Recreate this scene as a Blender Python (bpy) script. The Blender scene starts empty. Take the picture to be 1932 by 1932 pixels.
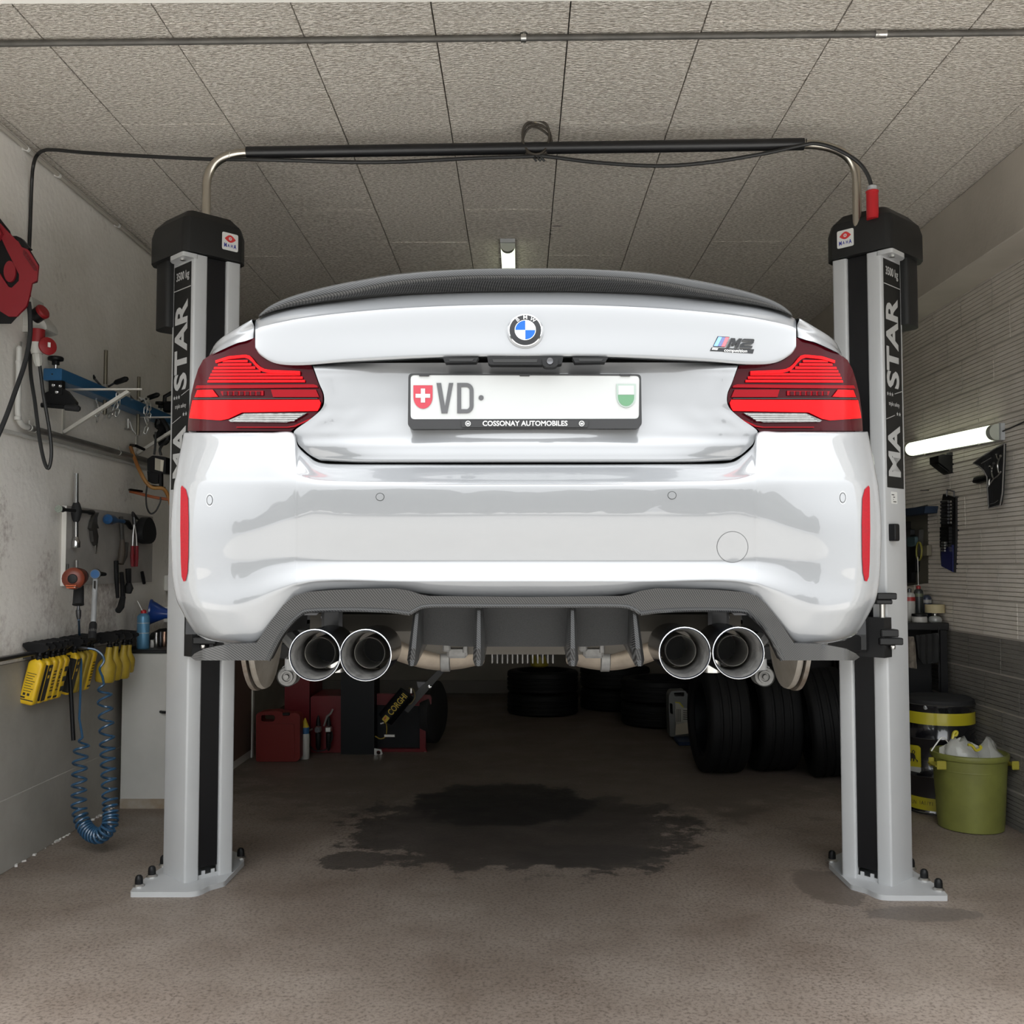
import bpy, math, random
from math import pi, sin, cos, tan, radians as R, sqrt
from mathutils import Vector as V, Matrix
from mathutils.bvhtree import BVHTree
from mathutils.geometry import delaunay_2d_cdt
random.seed(7)
SC = bpy.context.scene
COL = SC.collection
# ---------------------------------------------------------------- camera
CAMZ, FPX, YAW, PITCH = 1.40, 1935.0, R(0.48), R(2.9)
cd = bpy.data.cameras.new('camera'); cam = bpy.data.objects.new('camera', cd); COL.objects.link(cam)
cd.sensor_width = 36.0; cd.sensor_fit = 'HORIZONTAL'; cd.lens = 36.0 * FPX / 1932.0
cd.clip_start = 0.05; cd.clip_end = 300
cam.location = (0, 0, CAMZ); cam.rotation_euler = (pi / 2 + PITCH, 0, YAW)
SC.camera = cam
# ---------------------------------------------------------------- sky (bright overcast) and exposure
w = bpy.data.worlds.new('sky'); SC.world = w; w.use_nodes = True
nt = w.node_tree; bgn = nt.nodes['Background']
# CIE overcast sky: luminance rises evenly from horizon to zenith
_tc = nt.nodes.new('ShaderNodeTexCoord'); _sx = nt.nodes.new('ShaderNodeSeparateXYZ'); nt.links.new(_tc.outputs['Generated'], _sx.inputs[0])
_mr = nt.nodes.new('ShaderNodeMapRange'); _mr.inputs[1].default_value = 0.0; _mr.inputs[2].default_value = 1.0; _mr.inputs[3].default_value = 1 / 3; _mr.inputs[4].default_value = 1.0
nt.links.new(_sx.outputs[2], _mr.inputs[0]); _ml = nt.nodes.new('ShaderNodeMath'); _ml.operation = 'MULTIPLY'; _ml.inputs[1].default_value = 6.7
nt.links.new(_mr.outputs[0], _ml.inputs[0]); nt.links.new(_ml.outputs[0], bgn.inputs[1]); bgn.inputs[0].default_value = (0.95, 0.98, 1.0, 1)
sl = bpy.data.lights.new('sun_light', 'SUN'); so_ = bpy.data.objects.new('sun_light', sl); COL.objects.link(so_)
sl.energy = 4.5; sl.angle = R(4); sl.color = (1.0, .95, .87); so_.rotation_euler = (R(-24), R(6), 0)
SC.view_settings.view_transform = 'Standard'; SC.view_settings.look = 'None'
SC.view_settings.gamma = 1.0; SC.view_settings.use_curve_mapping = False
SC.view_settings.exposure = 0.0
SC.cycles.max_bounces = 10; SC.cycles.diffuse_bounces = 6; SC.cycles.glossy_bounces = 5
SC.cycles.use_denoising = True
# ---------------------------------------------------------------- measuring helpers (pixel of the photo -> point in the room)
_f = V((-sin(YAW) * cos(PITCH), cos(YAW) * cos(PITCH), sin(PITCH))); _r = V((cos(YAW), sin(YAW), 0)); _u = _r.cross(_f)
CAM = V((0, 0, CAMZ))
def ray(px, py): return _f + _r * ((px - 966) / FPX) + _u * ((966 - py) / FPX)
def PY(px, py, y): d = ray(px, py); return CAM + d * (y / d.y)
def PX(px, py, x): d = ray(px, py); return CAM + d * (x / d.x)
def PZ(px, py, z): d = ray(px, py); return CAM + d * ((z - CAMZ) / d.z)
# ---------------------------------------------------------------- materials
MAT = {}
def mat(name, col, rough=0.5, metal=0.0, coat=0.0, col2=None, nscale=20.0, bump=0.0, bscale=80.0, emit=0.0, alpha=1.0,
        trans=0.0, stretch=None, detail=4.0, lo=0.35, hi=0.65, spec=0.5, coatrough=0.03):
    if name in MAT: return MAT[name]
    m = bpy.data.materials.new(name); MAT[name] = m; m.use_nodes = True
    n = m.node_tree.nodes; l = m.node_tree.links; b = n['Principled BSDF']
    b.inputs['Base Color'].default_value = (*col, 1); b.inputs['Roughness'].default_value = rough
    b.inputs['Metallic'].default_value = metal; b.inputs['Coat Weight'].default_value = coat
    b.inputs['Coat Roughness'].default_value = coatrough; b.inputs['Specular IOR Level'].default_value = spec
    b.inputs['Alpha'].default_value = alpha; b.inputs['Transmission Weight'].default_value = trans
    if emit:
        b.inputs['Emission Color'].default_value = (*col, 1); b.inputs['Emission Strength'].default_value = emit
    if col2 or bump:
        tc = n.new('ShaderNodeTexCoord'); mp = n.new('ShaderNodeMapping'); l.new(tc.outputs['Object'], mp.inputs[0])
        if stretch: mp.inputs['Scale'].default_value = stretch
    if col2:
        nz = n.new('ShaderNodeTexNoise'); nz.inputs['Scale'].default_value = nscale; nz.inputs['Detail'].default_value = detail
        nz.inputs['Roughness'].default_value = 0.6
        l.new(mp.outputs[0], nz.inputs['Vector'])
        cr = n.new('ShaderNodeValToRGB'); cr.color_ramp.elements[0].position = lo; cr.color_ramp.elements[1].position = hi
        cr.color_ramp.elements[0].color = (*col, 1); cr.color_ramp.elements[1].color = (*col2, 1)
        l.new(nz.outputs[0], cr.inputs[0]); l.new(cr.outputs[0], b.inputs['Base Color'])
    if bump:
        nb = n.new('ShaderNodeTexNoise'); nb.inputs['Scale'].default_value = bscale; nb.inputs['Detail'].default_value = 4
        l.new(mp.outputs[0], nb.inputs['Vector'])
        bp = n.new('ShaderNodeBump'); bp.inputs['Strength'].default_value = bump; bp.inputs['Distance'].default_value = 0.01 if name != 'wood_wool_panel' else 0.025
        l.new(nb.outputs[0], bp.inputs['Height']); l.new(bp.outputs[0], b.inputs['Normal'])
    return m
# ---------------------------------------------------------------- mesh building
def wloc(o):
    p = V((0, 0, 0))
    while o: p = p + o.location; o = o.parent
    return p
def frame(n, up=V((0, 0, 1))):
    n = V(n).normalized(); x = V(up).cross(n)
    if x.length < 1e-5: x = V((1, 0, 0)).cross(n) if abs(n.x) < .9 else V((0, 1, 0)).cross(n)
    x.normalize(); return x, n.cross(x), n
class MB:
    def __init__(s): s.v = []; s.f = []
    def add(s, vs, fs):
        o = len(s.v); s.v += [V(p) for p in vs]; s.f += [tuple(i + o for i in f) for f in fs]; return s
    def box(s, c, size, rot=None, bev=0.0):
        c = V(c); hx, hy, hz = [k / 2 for k in size]
        M = rot if rot is not None else Matrix.Identity(3)
        if bev > 0:
            b = min(bev, hx * .9, hy * .9, hz * .9); vs = []; idx = {}
            for sx in (-1, 1):
                for sy in (-1, 1):
                    for sz in (-1, 1):
                        for ax in range(3):
                            p = [sx * (hx - b), sy * (hy - b), sz * (hz - b)]; p[ax] = (sx * hx, sy * hy, sz * hz)[ax]
                            idx[(sx, sy, sz, ax)] = len(vs); vs.append(c + M @ V(p))
            fs = []; I = idx
            for sg in (-1, 1):
                for ax in range(3):
                    q = []
                    for a, bb in ((-1, -1), (1, -1), (1, 1), (-1, 1)):
                        k = [0, 0, 0]; k[ax] = sg; k[(ax + 1) % 3] = a; k[(ax + 2) % 3] = bb; q.append(I[(k[0], k[1], k[2], ax)])
                    fs.append(q if sg > 0 else q[::-1])
            for ax in range(3):
                a1, a2 = (ax + 1) % 3, (ax + 2) % 3
                for p in (-1, 1):
                    for q in (-1, 1):
                        def kk(t, axx):
                            k = [0, 0, 0]; k[ax] = t; k[a1] = p; k[a2] = q; return I[(k[0], k[1], k[2], axx)]
                        fc = [kk(-1, a1), kk(1, a1), kk(1, a2), kk(-1, a2)]; fs.append(fc if p * q < 0 else fc[::-1])
            for sx in (-1, 1):
                for sy in (-1, 1):
                    for sz in (-1, 1):
                        t = [I[(sx, sy, sz, 0)], I[(sx, sy, sz, 1)], I[(sx, sy, sz, 2)]]; fs.append(t if sx * sy * sz > 0 else t[::-1])
            return s.add(vs, fs)
        vs = [c + M @ V((x, y, z)) for x in (-hx, hx) for y in (-hy, hy) for z in (-hz, hz)]
        return s.add(vs, [(0, 1, 3, 2), (4, 6, 7, 5), (0, 4, 5, 1), (2, 3, 7, 6), (0, 2, 6, 4), (1, 5, 7, 3)])
    def bx(s, x0, x1, y0, y1, z0, z1, bev=0.0):
        return s.box(((x0 + x1) / 2, (y0 + y1) / 2, (z0 + z1) / 2), (abs(x1 - x0), abs(y1 - y0), abs(z1 - z0)), bev=bev)
    def lathe(s, prof, o, ax=(0, 0, 1), n=24, close=False, sx=1.0, arc=None, cap=True):
        """prof: list of (radius, height along ax)"""
        o = V(o); x, y, a = frame(ax, V((0, 0, 1)) if abs(V(ax).normalized().z) < .95 else V((0, 1, 0)))
        a0, a1 = arc if arc else (0, 2 * pi); m = n if not arc else n + 1
        vs = []; fs = []
        for r, h in prof:
            for i in range(m):
                t = a0 + (a1 - a0) * i / n
                vs.append(o + a * h + x * (r * cos(t) * sx) + y * (r * sin(t)))
        k = len(prof)
        for j in range(k - 1 + (1 if close else 0)):
            j2 = (j + 1) % k
            for i in range(n):
                i2 = (i + 1) % m
                fs.append((j * m + i, j * m + i2, j2 * m + i2, j2 * m + i))
        if cap and not close and not arc:
            if prof[0][0] > 1e-6: fs.append(tuple(range(m))[::-1])
            if prof[-1][0] > 1e-6: fs.append(tuple((k - 1) * m + i for i in range(m)))
        return s.add(vs, fs)
    def cyl(s, p0, p1, r, n=16, r2=None):
        p0 = V(p0); p1 = V(p1); return s.lathe([(r, 0), (r if r2 is None else r2, (p1 - p0).length)], p0, p1 - p0, n)
    def tube(s, pts, r, n=8, closed=False, cap=True):
        pts = [V(p) for p in pts]; k = len(pts); vs = []; fs = []
        rr = r if isinstance(r, (list, tuple)) else [r] * k
        nrm = None
        for i in range(k):
            a = pts[(i - 1) % k] if (closed or i > 0) else pts[i]; b = pts[(i + 1) % k] if (closed or i < k - 1) else pts[i]
            t = (b - a).normalized()
            if nrm is None:
                nrm = t.orthogonal().normalized()
            else:
                nrm = (nrm - t * nrm.dot(t));
                if nrm.length < 1e-6: nrm = t.orthogonal()
                nrm.normalize()
            bn = t.cross(nrm)
            for j in range(n):
                q = 2 * pi * j / n; vs.append(pts[i] + nrm * (rr[i] * cos(q)) + bn * (rr[i] * sin(q)))
        for i in range(k if closed else k - 1):
            i2 = (i + 1) % k
            for j in range(n):
                j2 = (j + 1) % n; fs.append((i * n + j, i * n + j2, i2 * n + j2, i2 * n + j))
        if cap and not closed:
            fs.append(tuple(range(n))[::-1]); fs.append(tuple((k - 1) * n + j for j in range(n)))
        return s.add(vs, fs)
    def prism(s, poly, o, x, y, d, inset=0.0):
        """flat polygon (2-D points in x,y axes at o) extruded by vector d; inset bevels the far side"""
        o = V(o); x = V(x); y = V(y); d = V(d); k = len(poly)
        ar = sum(poly[i][0] * poly[(i + 1) % k][1] - poly[(i + 1) % k][0] * poly[i][1] for i in range(k))
        flip = (x.cross(y).dot(d) > 0) == (ar > 0)
        vs = [o + x * p[0] + y * p[1] for p in poly]
        if inset:
            cx = sum(p[0] for p in poly) / k; cy = sum(p[1] for p in poly) / k
            w_ = max(abs(p[0] - cx) for p in poly); h_ = max(abs(p[1] - cy) for p in poly)
            fx = max(.05, 1 - inset / max(w_, 1e-6)); fy = max(.05, 1 - inset / max(h_, 1e-6))
            L = d.length; vs += [o + x * p[0] + y * p[1] + d * (1 - min(.6, inset / L)) for p in poly]
            vs += [o + x * (cx + (p[0] - cx) * fx) + y * (cy + (p[1] - cy) * fy) + d for p in poly]
        else:
            vs += [p + d for p in vs]
        m = len(vs) // k; fs = [tuple(range(k))[::-1], tuple((m - 1) * k + i for i in range(k))]
        for j in range(m - 1):
            for i in range(k): i2 = (i + 1) % k; fs.append((j * k + i, j * k + i2, (j + 1) * k + i2, (j + 1) * k + i))
        if not flip: fs = [f[::-1] for f in fs]
        return s.add(vs, fs)
    def grid(s, G, flip=False, closeu=False):
        m = len(G); n = len(G[0]); vs = [p for row in G for p in row]; fs = []
        for i in range(m - 1):
            for j in range(n - 1 + (1 if closeu else 0)):
                j2 = (j + 1) % n
                q = (i * n + j, i * n + j2, (i + 1) * n + j2, (i + 1) * n + j); fs.append(q[::-1] if flip else q)
        return s.add(vs, fs)
    def text(s, txt, o, x, y, size, ext=0.001, off=0.0, xs=1.0, shear=0.0, align='CENTER'):
        cu = bpy.data.curves.new('t', 'FONT'); cu.body = txt; cu.size = 1.0; cu.extrude = 0.0; cu.offset = off
        cu.align_x = align; cu.align_y = 'CENTER'; cu.shear = shear; cu.resolution_u = 3
        ob = bpy.data.objects.new('t', cu); COL.objects.link(ob)
        dg = bpy.context.evaluated_depsgraph_get(); me = bpy.data.meshes.new_from_object(ob.evaluated_get(dg))
        x = V(x).normalized(); y = V(y).normalized(); n = x.cross(y); o = V(o)
        k = len(me.vertices)
        f3 = [tuple(p.vertices) for p in me.polygons]
        P = [o + x * (v.co.x * size * xs) + y * (v.co.y * size) for v in me.vertices]
        s.add([p + n * ext for p in P], f3)
        if ext > 0:
            ec = {}
            for f in f3:
                for i in range(len(f)):
                    e = (f[i], f[(i + 1) % len(f)]); ec[e] = ec.get(e, 0) + 1
            se = [e for e in ec if (e[1], e[0]) not in ec]
            s.add([p + n * ext for p in P] + P, [(b, a, a + k, b + k) for a, b in se])
        bpy.data.objects.remove(ob); bpy.data.curves.remove(cu); bpy.data.meshes.remove(me)
        return s
    def mirror(s, xc):
        o = len(s.v); s.v += [V((2 * xc - p.x, p.y, p.z)) for p in s.v]; s.f += [tuple(i + o for i in f)[::-1] for f in list(s.f)]; return s
    def mirrored(s, xc):
        m = MB(); m.v = [V((2 * xc - p.x, p.y, p.z)) for p in s.v]; m.f = [f[::-1] for f in s.f]; return m
    def xf(s, M): s.v = [M @ p for p in s.v]; return s
    def bvh(s): return BVHTree.FromPolygons([tuple(p) for p in s.v], s.f)
    def build(s, name, m, parent=None, smooth=True, ang=35, label=None, cat=None, group=None, kind=None, pivot=None):
        me = bpy.data.meshes.new(name)
        off = wloc(parent) if parent else (V(pivot) if pivot is not None else V((0, 0, 0)))
        me.from_pydata([tuple(p - off) for p in s.v], [], [f for f in s.f]); me.validate(); me.update()
        if isinstance(m, (list, tuple)):
            for q in m: me.materials.append(q)
        else: me.materials.append(m)
        if smooth:
            me.polygons.foreach_set('use_smooth', [True] * len(me.polygons)); me.set_sharp_from_angle(angle=R(ang))
        o = bpy.data.objects.new(name, me); COL.objects.link(o)
        if parent: o.parent = parent
        elif pivot is not None: o.location = off
        return tag(o, label, cat, group, kind)
def tag(o, label=None, cat=None, group=None, kind=None):
    if label: o['label'] = label
    if cat: o['category'] = cat
    if group: o['group'] = group
    if kind: o['kind'] = kind
    return o
def thing(name, loc, label, cat, group=None):
    o = bpy.data.objects.new(name, None); COL.objects.link(o); o.location = V(loc); o.empty_display_size = .1
    return tag(o, label, cat, group)
def copy_tree(o, parent=None):
    c = o.copy(); COL.objects.link(c); c.parent = parent
    for ch in list(o.children): copy_tree(ch, c)
    return c
def part(name, m, parent, *calls, **kw):
    b = MB()
    for c in calls: getattr(b, c[0])(*c[1:])
    return b.build(name, m, parent, **kw)
def cr(p0, p1, p2, p3, t):
    return (p1 * 2 + (p2 - p0) * t + (p0 * 2 - p1 * 5 + p2 * 4 - p3) * (t * t) + (p1 * 3 - p0 - p2 * 3 + p3) * (t ** 3)) * .5
def spline(pts, n=8, closed=False):
    pts = [V(p) for p in pts]; k = len(pts); out = []
    for i in range(k if closed else k - 1):
        if closed: a, b, c, d = pts[(i - 1) % k], pts[i], pts[(i + 1) % k], pts[(i + 2) % k]
        else:
            b, c = pts[i], pts[i + 1]; a = pts[i - 1] if i > 0 else b * 2 - c; d = pts[i + 2] if i + 2 < k else c * 2 - b
        out += [cr(a, b, c, d, j / n) for j in range(n)]
    if not closed: out.append(pts[-1])
    return out
def surf(G, nu=6, nv=6):
    """control grid -> dense grid"""
    rows = [spline(r, nu) for r in G]; cols = [spline([r[j] for r in rows], nv) for j in range(len(rows[0]))]
    return [[c[i] for c in cols] for i in range(len(cols[0]))]
def lerp(tab, x):
    if x <= tab[0][0]: return tab[0][1]
    for (a, b), (c, d) in zip(tab, tab[1:]):
        if x <= c: return b + (d - b) * (x - a) / (c - a)
    return tab[-1][1]
def dense(poly, step):
    out = []; k = len(poly)
    for i in range(k):
        a = poly[i]; b = poly[(i + 1) % k]; L = sqrt((a[0] - b[0]) ** 2 + (a[1] - b[1]) ** 2); m = max(1, int(L / step))
        out += [(a[0] + (b[0] - a[0]) * j / m, a[1] + (b[1] - a[1]) * j / m) for j in range(m)]
    return out
def roundp(poly, r, n=4):
    """round the corners of a 2-D polygon"""
    out = []; k = len(poly)
    for i in range(k):
        p = V((*poly[i], 0)); a = V((*poly[i - 1], 0)) - p; b = V((*poly[(i + 1) % k], 0)) - p
        q = min(r, a.length * .45, b.length * .45); a = p + a.normalized() * q; b = p + b.normalized() * q
        for j in range(n + 1):
            t = j / n; c = a * (1 - t) ** 2 + p * (2 * t * (1 - t)) + b * t * t; out.append((c.x, c.y))
    return out
def ell(cx, cy, rx, ry=None, n=24, a0=0):
    ry = rx if ry is None else ry
    return [(cx + rx * cos(a0 + 2 * pi * i / n), cy + ry * sin(a0 + 2 * pi * i / n)) for i in range(n)]
def patch(poly, fn, step=8.0, thick=0.0, tdir=None, holes=()):
    """2-D outline (any plane) filled with a mesh; fn(a,b)->point; thick: walls along tdir"""
    b = MB(); pts = dense(poly, step); k = len(pts); edges = [(i, (i + 1) % k) for i in range(k)]; loops = [(0, k)]
    for h in holes:
        hp = dense(h, step); o = len(pts); pts = pts + hp; edges += [(o + i, o + (i + 1) % len(hp)) for i in range(len(hp))]; loops.append((o, len(hp)))
    xs = [p[0] for p in pts]; ys = [p[1] for p in pts]
    n0 = len(pts); allp = list(pts); seg = [(pts[a], pts[c]) for a, c in edges]
    def ins(x, y):
        q = False
        for (ax, ay), (bx_, by) in seg:
            if (ay > y) != (by > y) and x < (bx_ - ax) * (y - ay) / (by - ay) + ax: q = not q
        return q
    x = min(xs) + step * .5
    while x < max(xs):
        y = min(ys) + step * .5
        while y < max(ys):
            if ins(x, y) and all((x - p[0]) ** 2 + (y - p[1]) ** 2 > (step * .45) ** 2 for p in pts): allp.append((x, y))
            y += step
        x += step
    r = delaunay_2d_cdt([V(p) for p in allp], edges, [], 2 if not holes else 0, 1e-5)
    vs2, fs = r[0], r[2]
    if holes or True:
        fs = [f for f in fs if ins(sum(vs2[i].x for i in f) / len(f), sum(vs2[i].y for i in f) / len(f))]
    P = [fn(p.x, p.y) for p in vs2]
    # orient towards camera
    if fs:
        f = fs[0]; nn = (P[f[1]] - P[f[0]]).cross(P[f[2]] - P[f[0]])
        if nn.dot(P[f[0]] - CAM) > 0: fs = [tuple(q)[::-1] for q in fs]
    b.add(P, fs)
    if thick:
        td = tdir if tdir is not None else V((0, 1, 0)); ec = set()
        for f in fs:
            for i in range(len(f)): ec.add((f[i], f[(i + 1) % len(f)]))
        se = [e for e in ec if (e[1], e[0]) not in ec]; kk = len(P)
        b.add(P + [p + V(td) * thick for p in P], [(e[1], e[0], e[0] + kk, e[1] + kk) for e in se] + [tuple(i + kk for i in f)[::-1] for f in fs])
    return b
def onsurf(bvh, off=0.0, fallback=None):
    def fn(px, py):
        d = ray(px, py).normalized(); h = bvh.ray_cast(CAM, d, 60)
        if h[0] is None:
            if fallback is not None: return PY(px, py, fallback)
            h = bvh.find_nearest(PY(px, py, 2.4)); return h[0] - d * off
        return h[0] - d * off
    return fn
# ================================================================ materials used all over
M_black = mat('black_plastic', (.006, .006, .0065), .45, spec=.25)
M_rubber = mat('black_rubber', (.010, .010, .011), .75)
M_steel = mat('bare_steel', (.55, .54, .52), .32, 1.0)
M_chrome = mat('chrome', (.62, .62, .62), .12, 1.0)
M_dsteel = mat('dark_steel', (.10, .10, .105), .4, .9)
M_white = mat('white_enamel', (.72, .71, .68), .4)
M_grey = mat('grey_enamel', (.40, .41, .42), .38, col2=(.36, .37, .38), nscale=6)
M_red = mat('red_plastic', (.42, .012, .018), .35)
M_dkgrey = mat('dark_grey_plastic', (.013, .013, .013), .5, bump=.05, bscale=900, spec=.3)
M_yellow = mat('yellow_plastic', (.80, .52, .02), .4, col2=(.68, .42, .02), nscale=9)
M_print = mat('black_print', (.015, .014, .012), .6)
M_wprint = mat('white_print', (.45, .45, .44), .6)
# ================================================================ the room
XL, XR, ZC, YB, YF = -2.36, 2.62, 3.40, 11.2, 2.95
def floor_material():
    m = mat('concrete_floor', (.25, .21, .18), .5)
    n = m.node_tree.nodes; l = m.node_tree.links; b = n['Principled BSDF']
    tc = n.new('ShaderNodeTexCoord')
    def noise(sc, det=6, rough=.6, vec=None):
        q = n.new('ShaderNodeTexNoise'); q.inputs['Scale'].default_value = sc; q.inputs['Detail'].default_value = det
        q.inputs['Roughness'].default_value = rough; l.new(vec or tc.outputs['Object'], q.inputs['Vector']); return q
    def ramp(src, a, ca, c, cb):
        r = n.new('ShaderNodeValToRGB'); r.color_ramp.elements[0].position = a; r.color_ramp.elements[1].position = c
        r.color_ramp.elements[0].color = (*ca, 1); r.color_ramp.elements[1].color = (*cb, 1); l.new(src, r.inputs[0]); return r
    base = ramp(noise(1.6, 8, .65).outputs[0], .32, (.168, .130, .103), .68, (.268, .223, .188))
    speck = ramp(noise(70, 3, .7).outputs[0], .36, (.46, .44, .43), .52, (1, 1, 1))
    mx = n.new('ShaderNodeMixRGB'); mx.blend_type = 'MULTIPLY'; mx.inputs[0].default_value = .9
    l.new(base.outputs[0], mx.inputs[1]); l.new(speck.outputs[0], mx.inputs[2])
    # oil stains: worn dark pools with ragged rims in the middle of the bay; the widest also paints shade into the rear floor
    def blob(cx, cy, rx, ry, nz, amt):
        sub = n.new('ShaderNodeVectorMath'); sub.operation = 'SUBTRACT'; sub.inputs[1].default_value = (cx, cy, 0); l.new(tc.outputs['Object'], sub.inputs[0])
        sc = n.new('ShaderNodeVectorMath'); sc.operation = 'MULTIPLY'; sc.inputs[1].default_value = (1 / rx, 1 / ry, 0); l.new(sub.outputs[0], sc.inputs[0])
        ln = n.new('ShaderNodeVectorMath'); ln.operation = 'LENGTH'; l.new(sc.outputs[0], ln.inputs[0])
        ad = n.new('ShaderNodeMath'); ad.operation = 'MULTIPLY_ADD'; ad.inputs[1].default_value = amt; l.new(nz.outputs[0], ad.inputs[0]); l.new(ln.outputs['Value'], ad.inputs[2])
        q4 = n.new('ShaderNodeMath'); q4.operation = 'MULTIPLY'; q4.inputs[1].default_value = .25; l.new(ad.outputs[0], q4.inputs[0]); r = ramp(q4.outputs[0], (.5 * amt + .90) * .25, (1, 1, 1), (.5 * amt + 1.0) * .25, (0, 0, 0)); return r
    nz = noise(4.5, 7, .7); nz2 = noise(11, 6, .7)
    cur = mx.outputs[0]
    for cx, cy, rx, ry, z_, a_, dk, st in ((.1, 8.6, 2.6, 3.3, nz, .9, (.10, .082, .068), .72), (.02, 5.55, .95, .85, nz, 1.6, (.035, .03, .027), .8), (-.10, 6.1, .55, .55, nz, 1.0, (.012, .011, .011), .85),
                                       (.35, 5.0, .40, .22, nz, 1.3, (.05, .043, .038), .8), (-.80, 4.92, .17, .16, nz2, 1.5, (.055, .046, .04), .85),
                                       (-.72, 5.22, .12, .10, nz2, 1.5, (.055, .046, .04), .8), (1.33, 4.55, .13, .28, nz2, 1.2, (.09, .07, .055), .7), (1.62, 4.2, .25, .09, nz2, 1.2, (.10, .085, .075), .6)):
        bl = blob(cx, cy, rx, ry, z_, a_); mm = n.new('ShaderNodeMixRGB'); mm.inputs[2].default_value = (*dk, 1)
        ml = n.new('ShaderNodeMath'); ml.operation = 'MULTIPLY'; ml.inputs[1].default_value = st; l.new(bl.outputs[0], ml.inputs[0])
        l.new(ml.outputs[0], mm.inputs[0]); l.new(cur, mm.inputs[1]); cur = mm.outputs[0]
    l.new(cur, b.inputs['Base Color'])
    rr = ramp(noise(2.3).outputs[0], .3, (.42,) * 3, .7, (.62,) * 3); l.new(rr.outputs[0], b.inputs['Roughness'])
    bp = n.new('ShaderNodeBump'); bp.inputs['Strength'].default_value = .35; bp.inputs['Distance'].default_value = .004
    l.new(noise(45, 5, .7).outputs[0], bp.inputs['Height']); l.new(bp.outputs[0], b.inputs['Normal']); return m
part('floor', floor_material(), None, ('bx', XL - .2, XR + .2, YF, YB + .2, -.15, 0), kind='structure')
M_asph = mat('yard_concrete', (.58, .56, .53), .8, col2=(.50, .48, .455), nscale=2.5, bump=.2, bscale=120)
part('ground_outside', M_asph, None, ('bx', -25, 25, -30, YF - .004, -.15, -.004), kind='structure')
# ceiling: slab and wood-wool panels 50 cm wide, each a piece of its own
M_slab = mat('ceiling_slab', (.03, .027, .024), .9)
ceil = part('ceiling', M_slab, None, ('bx', XL - .2, XR + .2, YF, YB + .2, ZC + .025, ZC + .2), kind='structure')
M_wool = mat('wood_wool_panel', (.53, .475, .41), .9, col2=(.84, .785, .71), nscale=70, stretch=(.7, 1.35, 1), lo=.42, hi=.58, detail=5, bump=1.0, bscale=85)
x = -.32 - .5 * 5; ci = 0
while x < XR:
    x0, x1 = max(x, XL), min(x + .5, XR)
    if x1 - x0 > .03:
        ys = [YF]; y = 4.56 - 4.0 + (0 if ci in (1, 2, 6, 9) else 1.13 if ci % 2 else 1.72)
        while y < YB:
            if y > YF + .1: ys.append(y)
            y += 2.0
        ys.append(YB)
        for y0, y1 in zip(ys, ys[1:]):
            g = .0035 if ci in (1, 2, 6) else .0012
            sag = random.uniform(0, .004)
            MB().bx(x0 + .0025, x1 - .0025, y0 + g, y1 - g, ZC - sag, ZC + .03, bev=.0012).build('ceiling_panel', M_wool, ceil, smooth=False)
    x += .5; ci += 1
for a in (((940, 424), (965, 419), (1000, 421), (1035, 416), (1062, 414)), ((930, 437), (955, 438), (985, 434), (1020, 436), (1065, 433), (1078, 435)), ((958, 428), (990, 424), (1018, 425), (1050, 421), (1070, 425)), ((990, 441), (1015, 439), (1042, 441), (1060, 438))):
    MB().tube([PZ(x + random.uniform(-2, 2), y, ZC + .001) for x, y in dense(list(a), 9)[:-8]], [random.uniform(.001, .005) for _ in dense(list(a), 9)[:-8]], 5).build('crack', M_slab, ceil, smooth=False)
# left wall: plaster, dirty white above, dark grey oil-paint dado below
def plaster(name, c1, c2, dirt, bumpv):
    m = mat(name, c1, .8, col2=c2, nscale=1.3, bump=bumpv, bscale=30, detail=7)
    n = m.node_tree.nodes; l = m.node_tree.links; b = n['Principled BSDF']; src = b.inputs['Base Color'].links[0].from_socket
    tc = n.new('ShaderNodeTexCoord'); q = n.new('ShaderNodeTexNoise'); q.inputs['Scale'].default_value = 26; q.inputs['Detail'].default_value = 8; q.inputs['Roughness'].default_value = .75
    l.new(tc.outputs['Object'], q.inputs['Vector'])
    q2 = n.new('ShaderNodeTexNoise'); q2.inputs['Scale'].default_value = 2.2; l.new(tc.outputs['Object'], q2.inputs['Vector'])
    ml = n.new('ShaderNodeMath'); ml.operation = 'MULTIPLY'; l.new(q.outputs[0], ml.inputs[0]); l.new(q2.outputs[0], ml.inputs[1])
    sx = n.new('ShaderNodeSeparateXYZ'); l.new(tc.outputs['Object'], sx.inputs[0])
    mr = n.new('ShaderNodeMapRange'); mr.inputs[1].default_value = 1.9; mr.inputs[2].default_value = 1.0; mr.inputs[3].default_value = 0; mr.inputs[4].default_value = .16
    l.new(sx.outputs[2], mr.inputs[0]); ad = n.new('ShaderNodeMath'); l.new(ml.outputs[0], ad.inputs[0]); l.new(mr.outputs[0], ad.inputs[1])
    r = n.new('ShaderNodeValToRGB'); r.color_ramp.elements[0].position = .37; r.color_ramp.elements[1].position = .58
    r.color_ramp.elements[0].color = (0, 0, 0, 1); r.color_ramp.elements[1].color = (1, 1, 1, 1); l.new(ad.outputs[0], r.inputs[0])
    mx = n.new('ShaderNodeMixRGB'); mx.inputs[2].default_value = (*dirt, 1); l.new(r.outputs[0], mx.inputs[0]); l.new(src, mx.inputs[1]); l.new(mx.outputs[0], b.inputs['Base Color'])
    return m
M_plas = plaster('stained_white_plaster', (.70, .665, .61), (.83, .80, .755), (.36, .30, .275), .35)
M_dado = mat('grey_dado_paint', (.27, .255, .225), .55, col2=(.34, .322, .29), nscale=2.2, bump=.2, bscale=26)
ZD = .965
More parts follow.
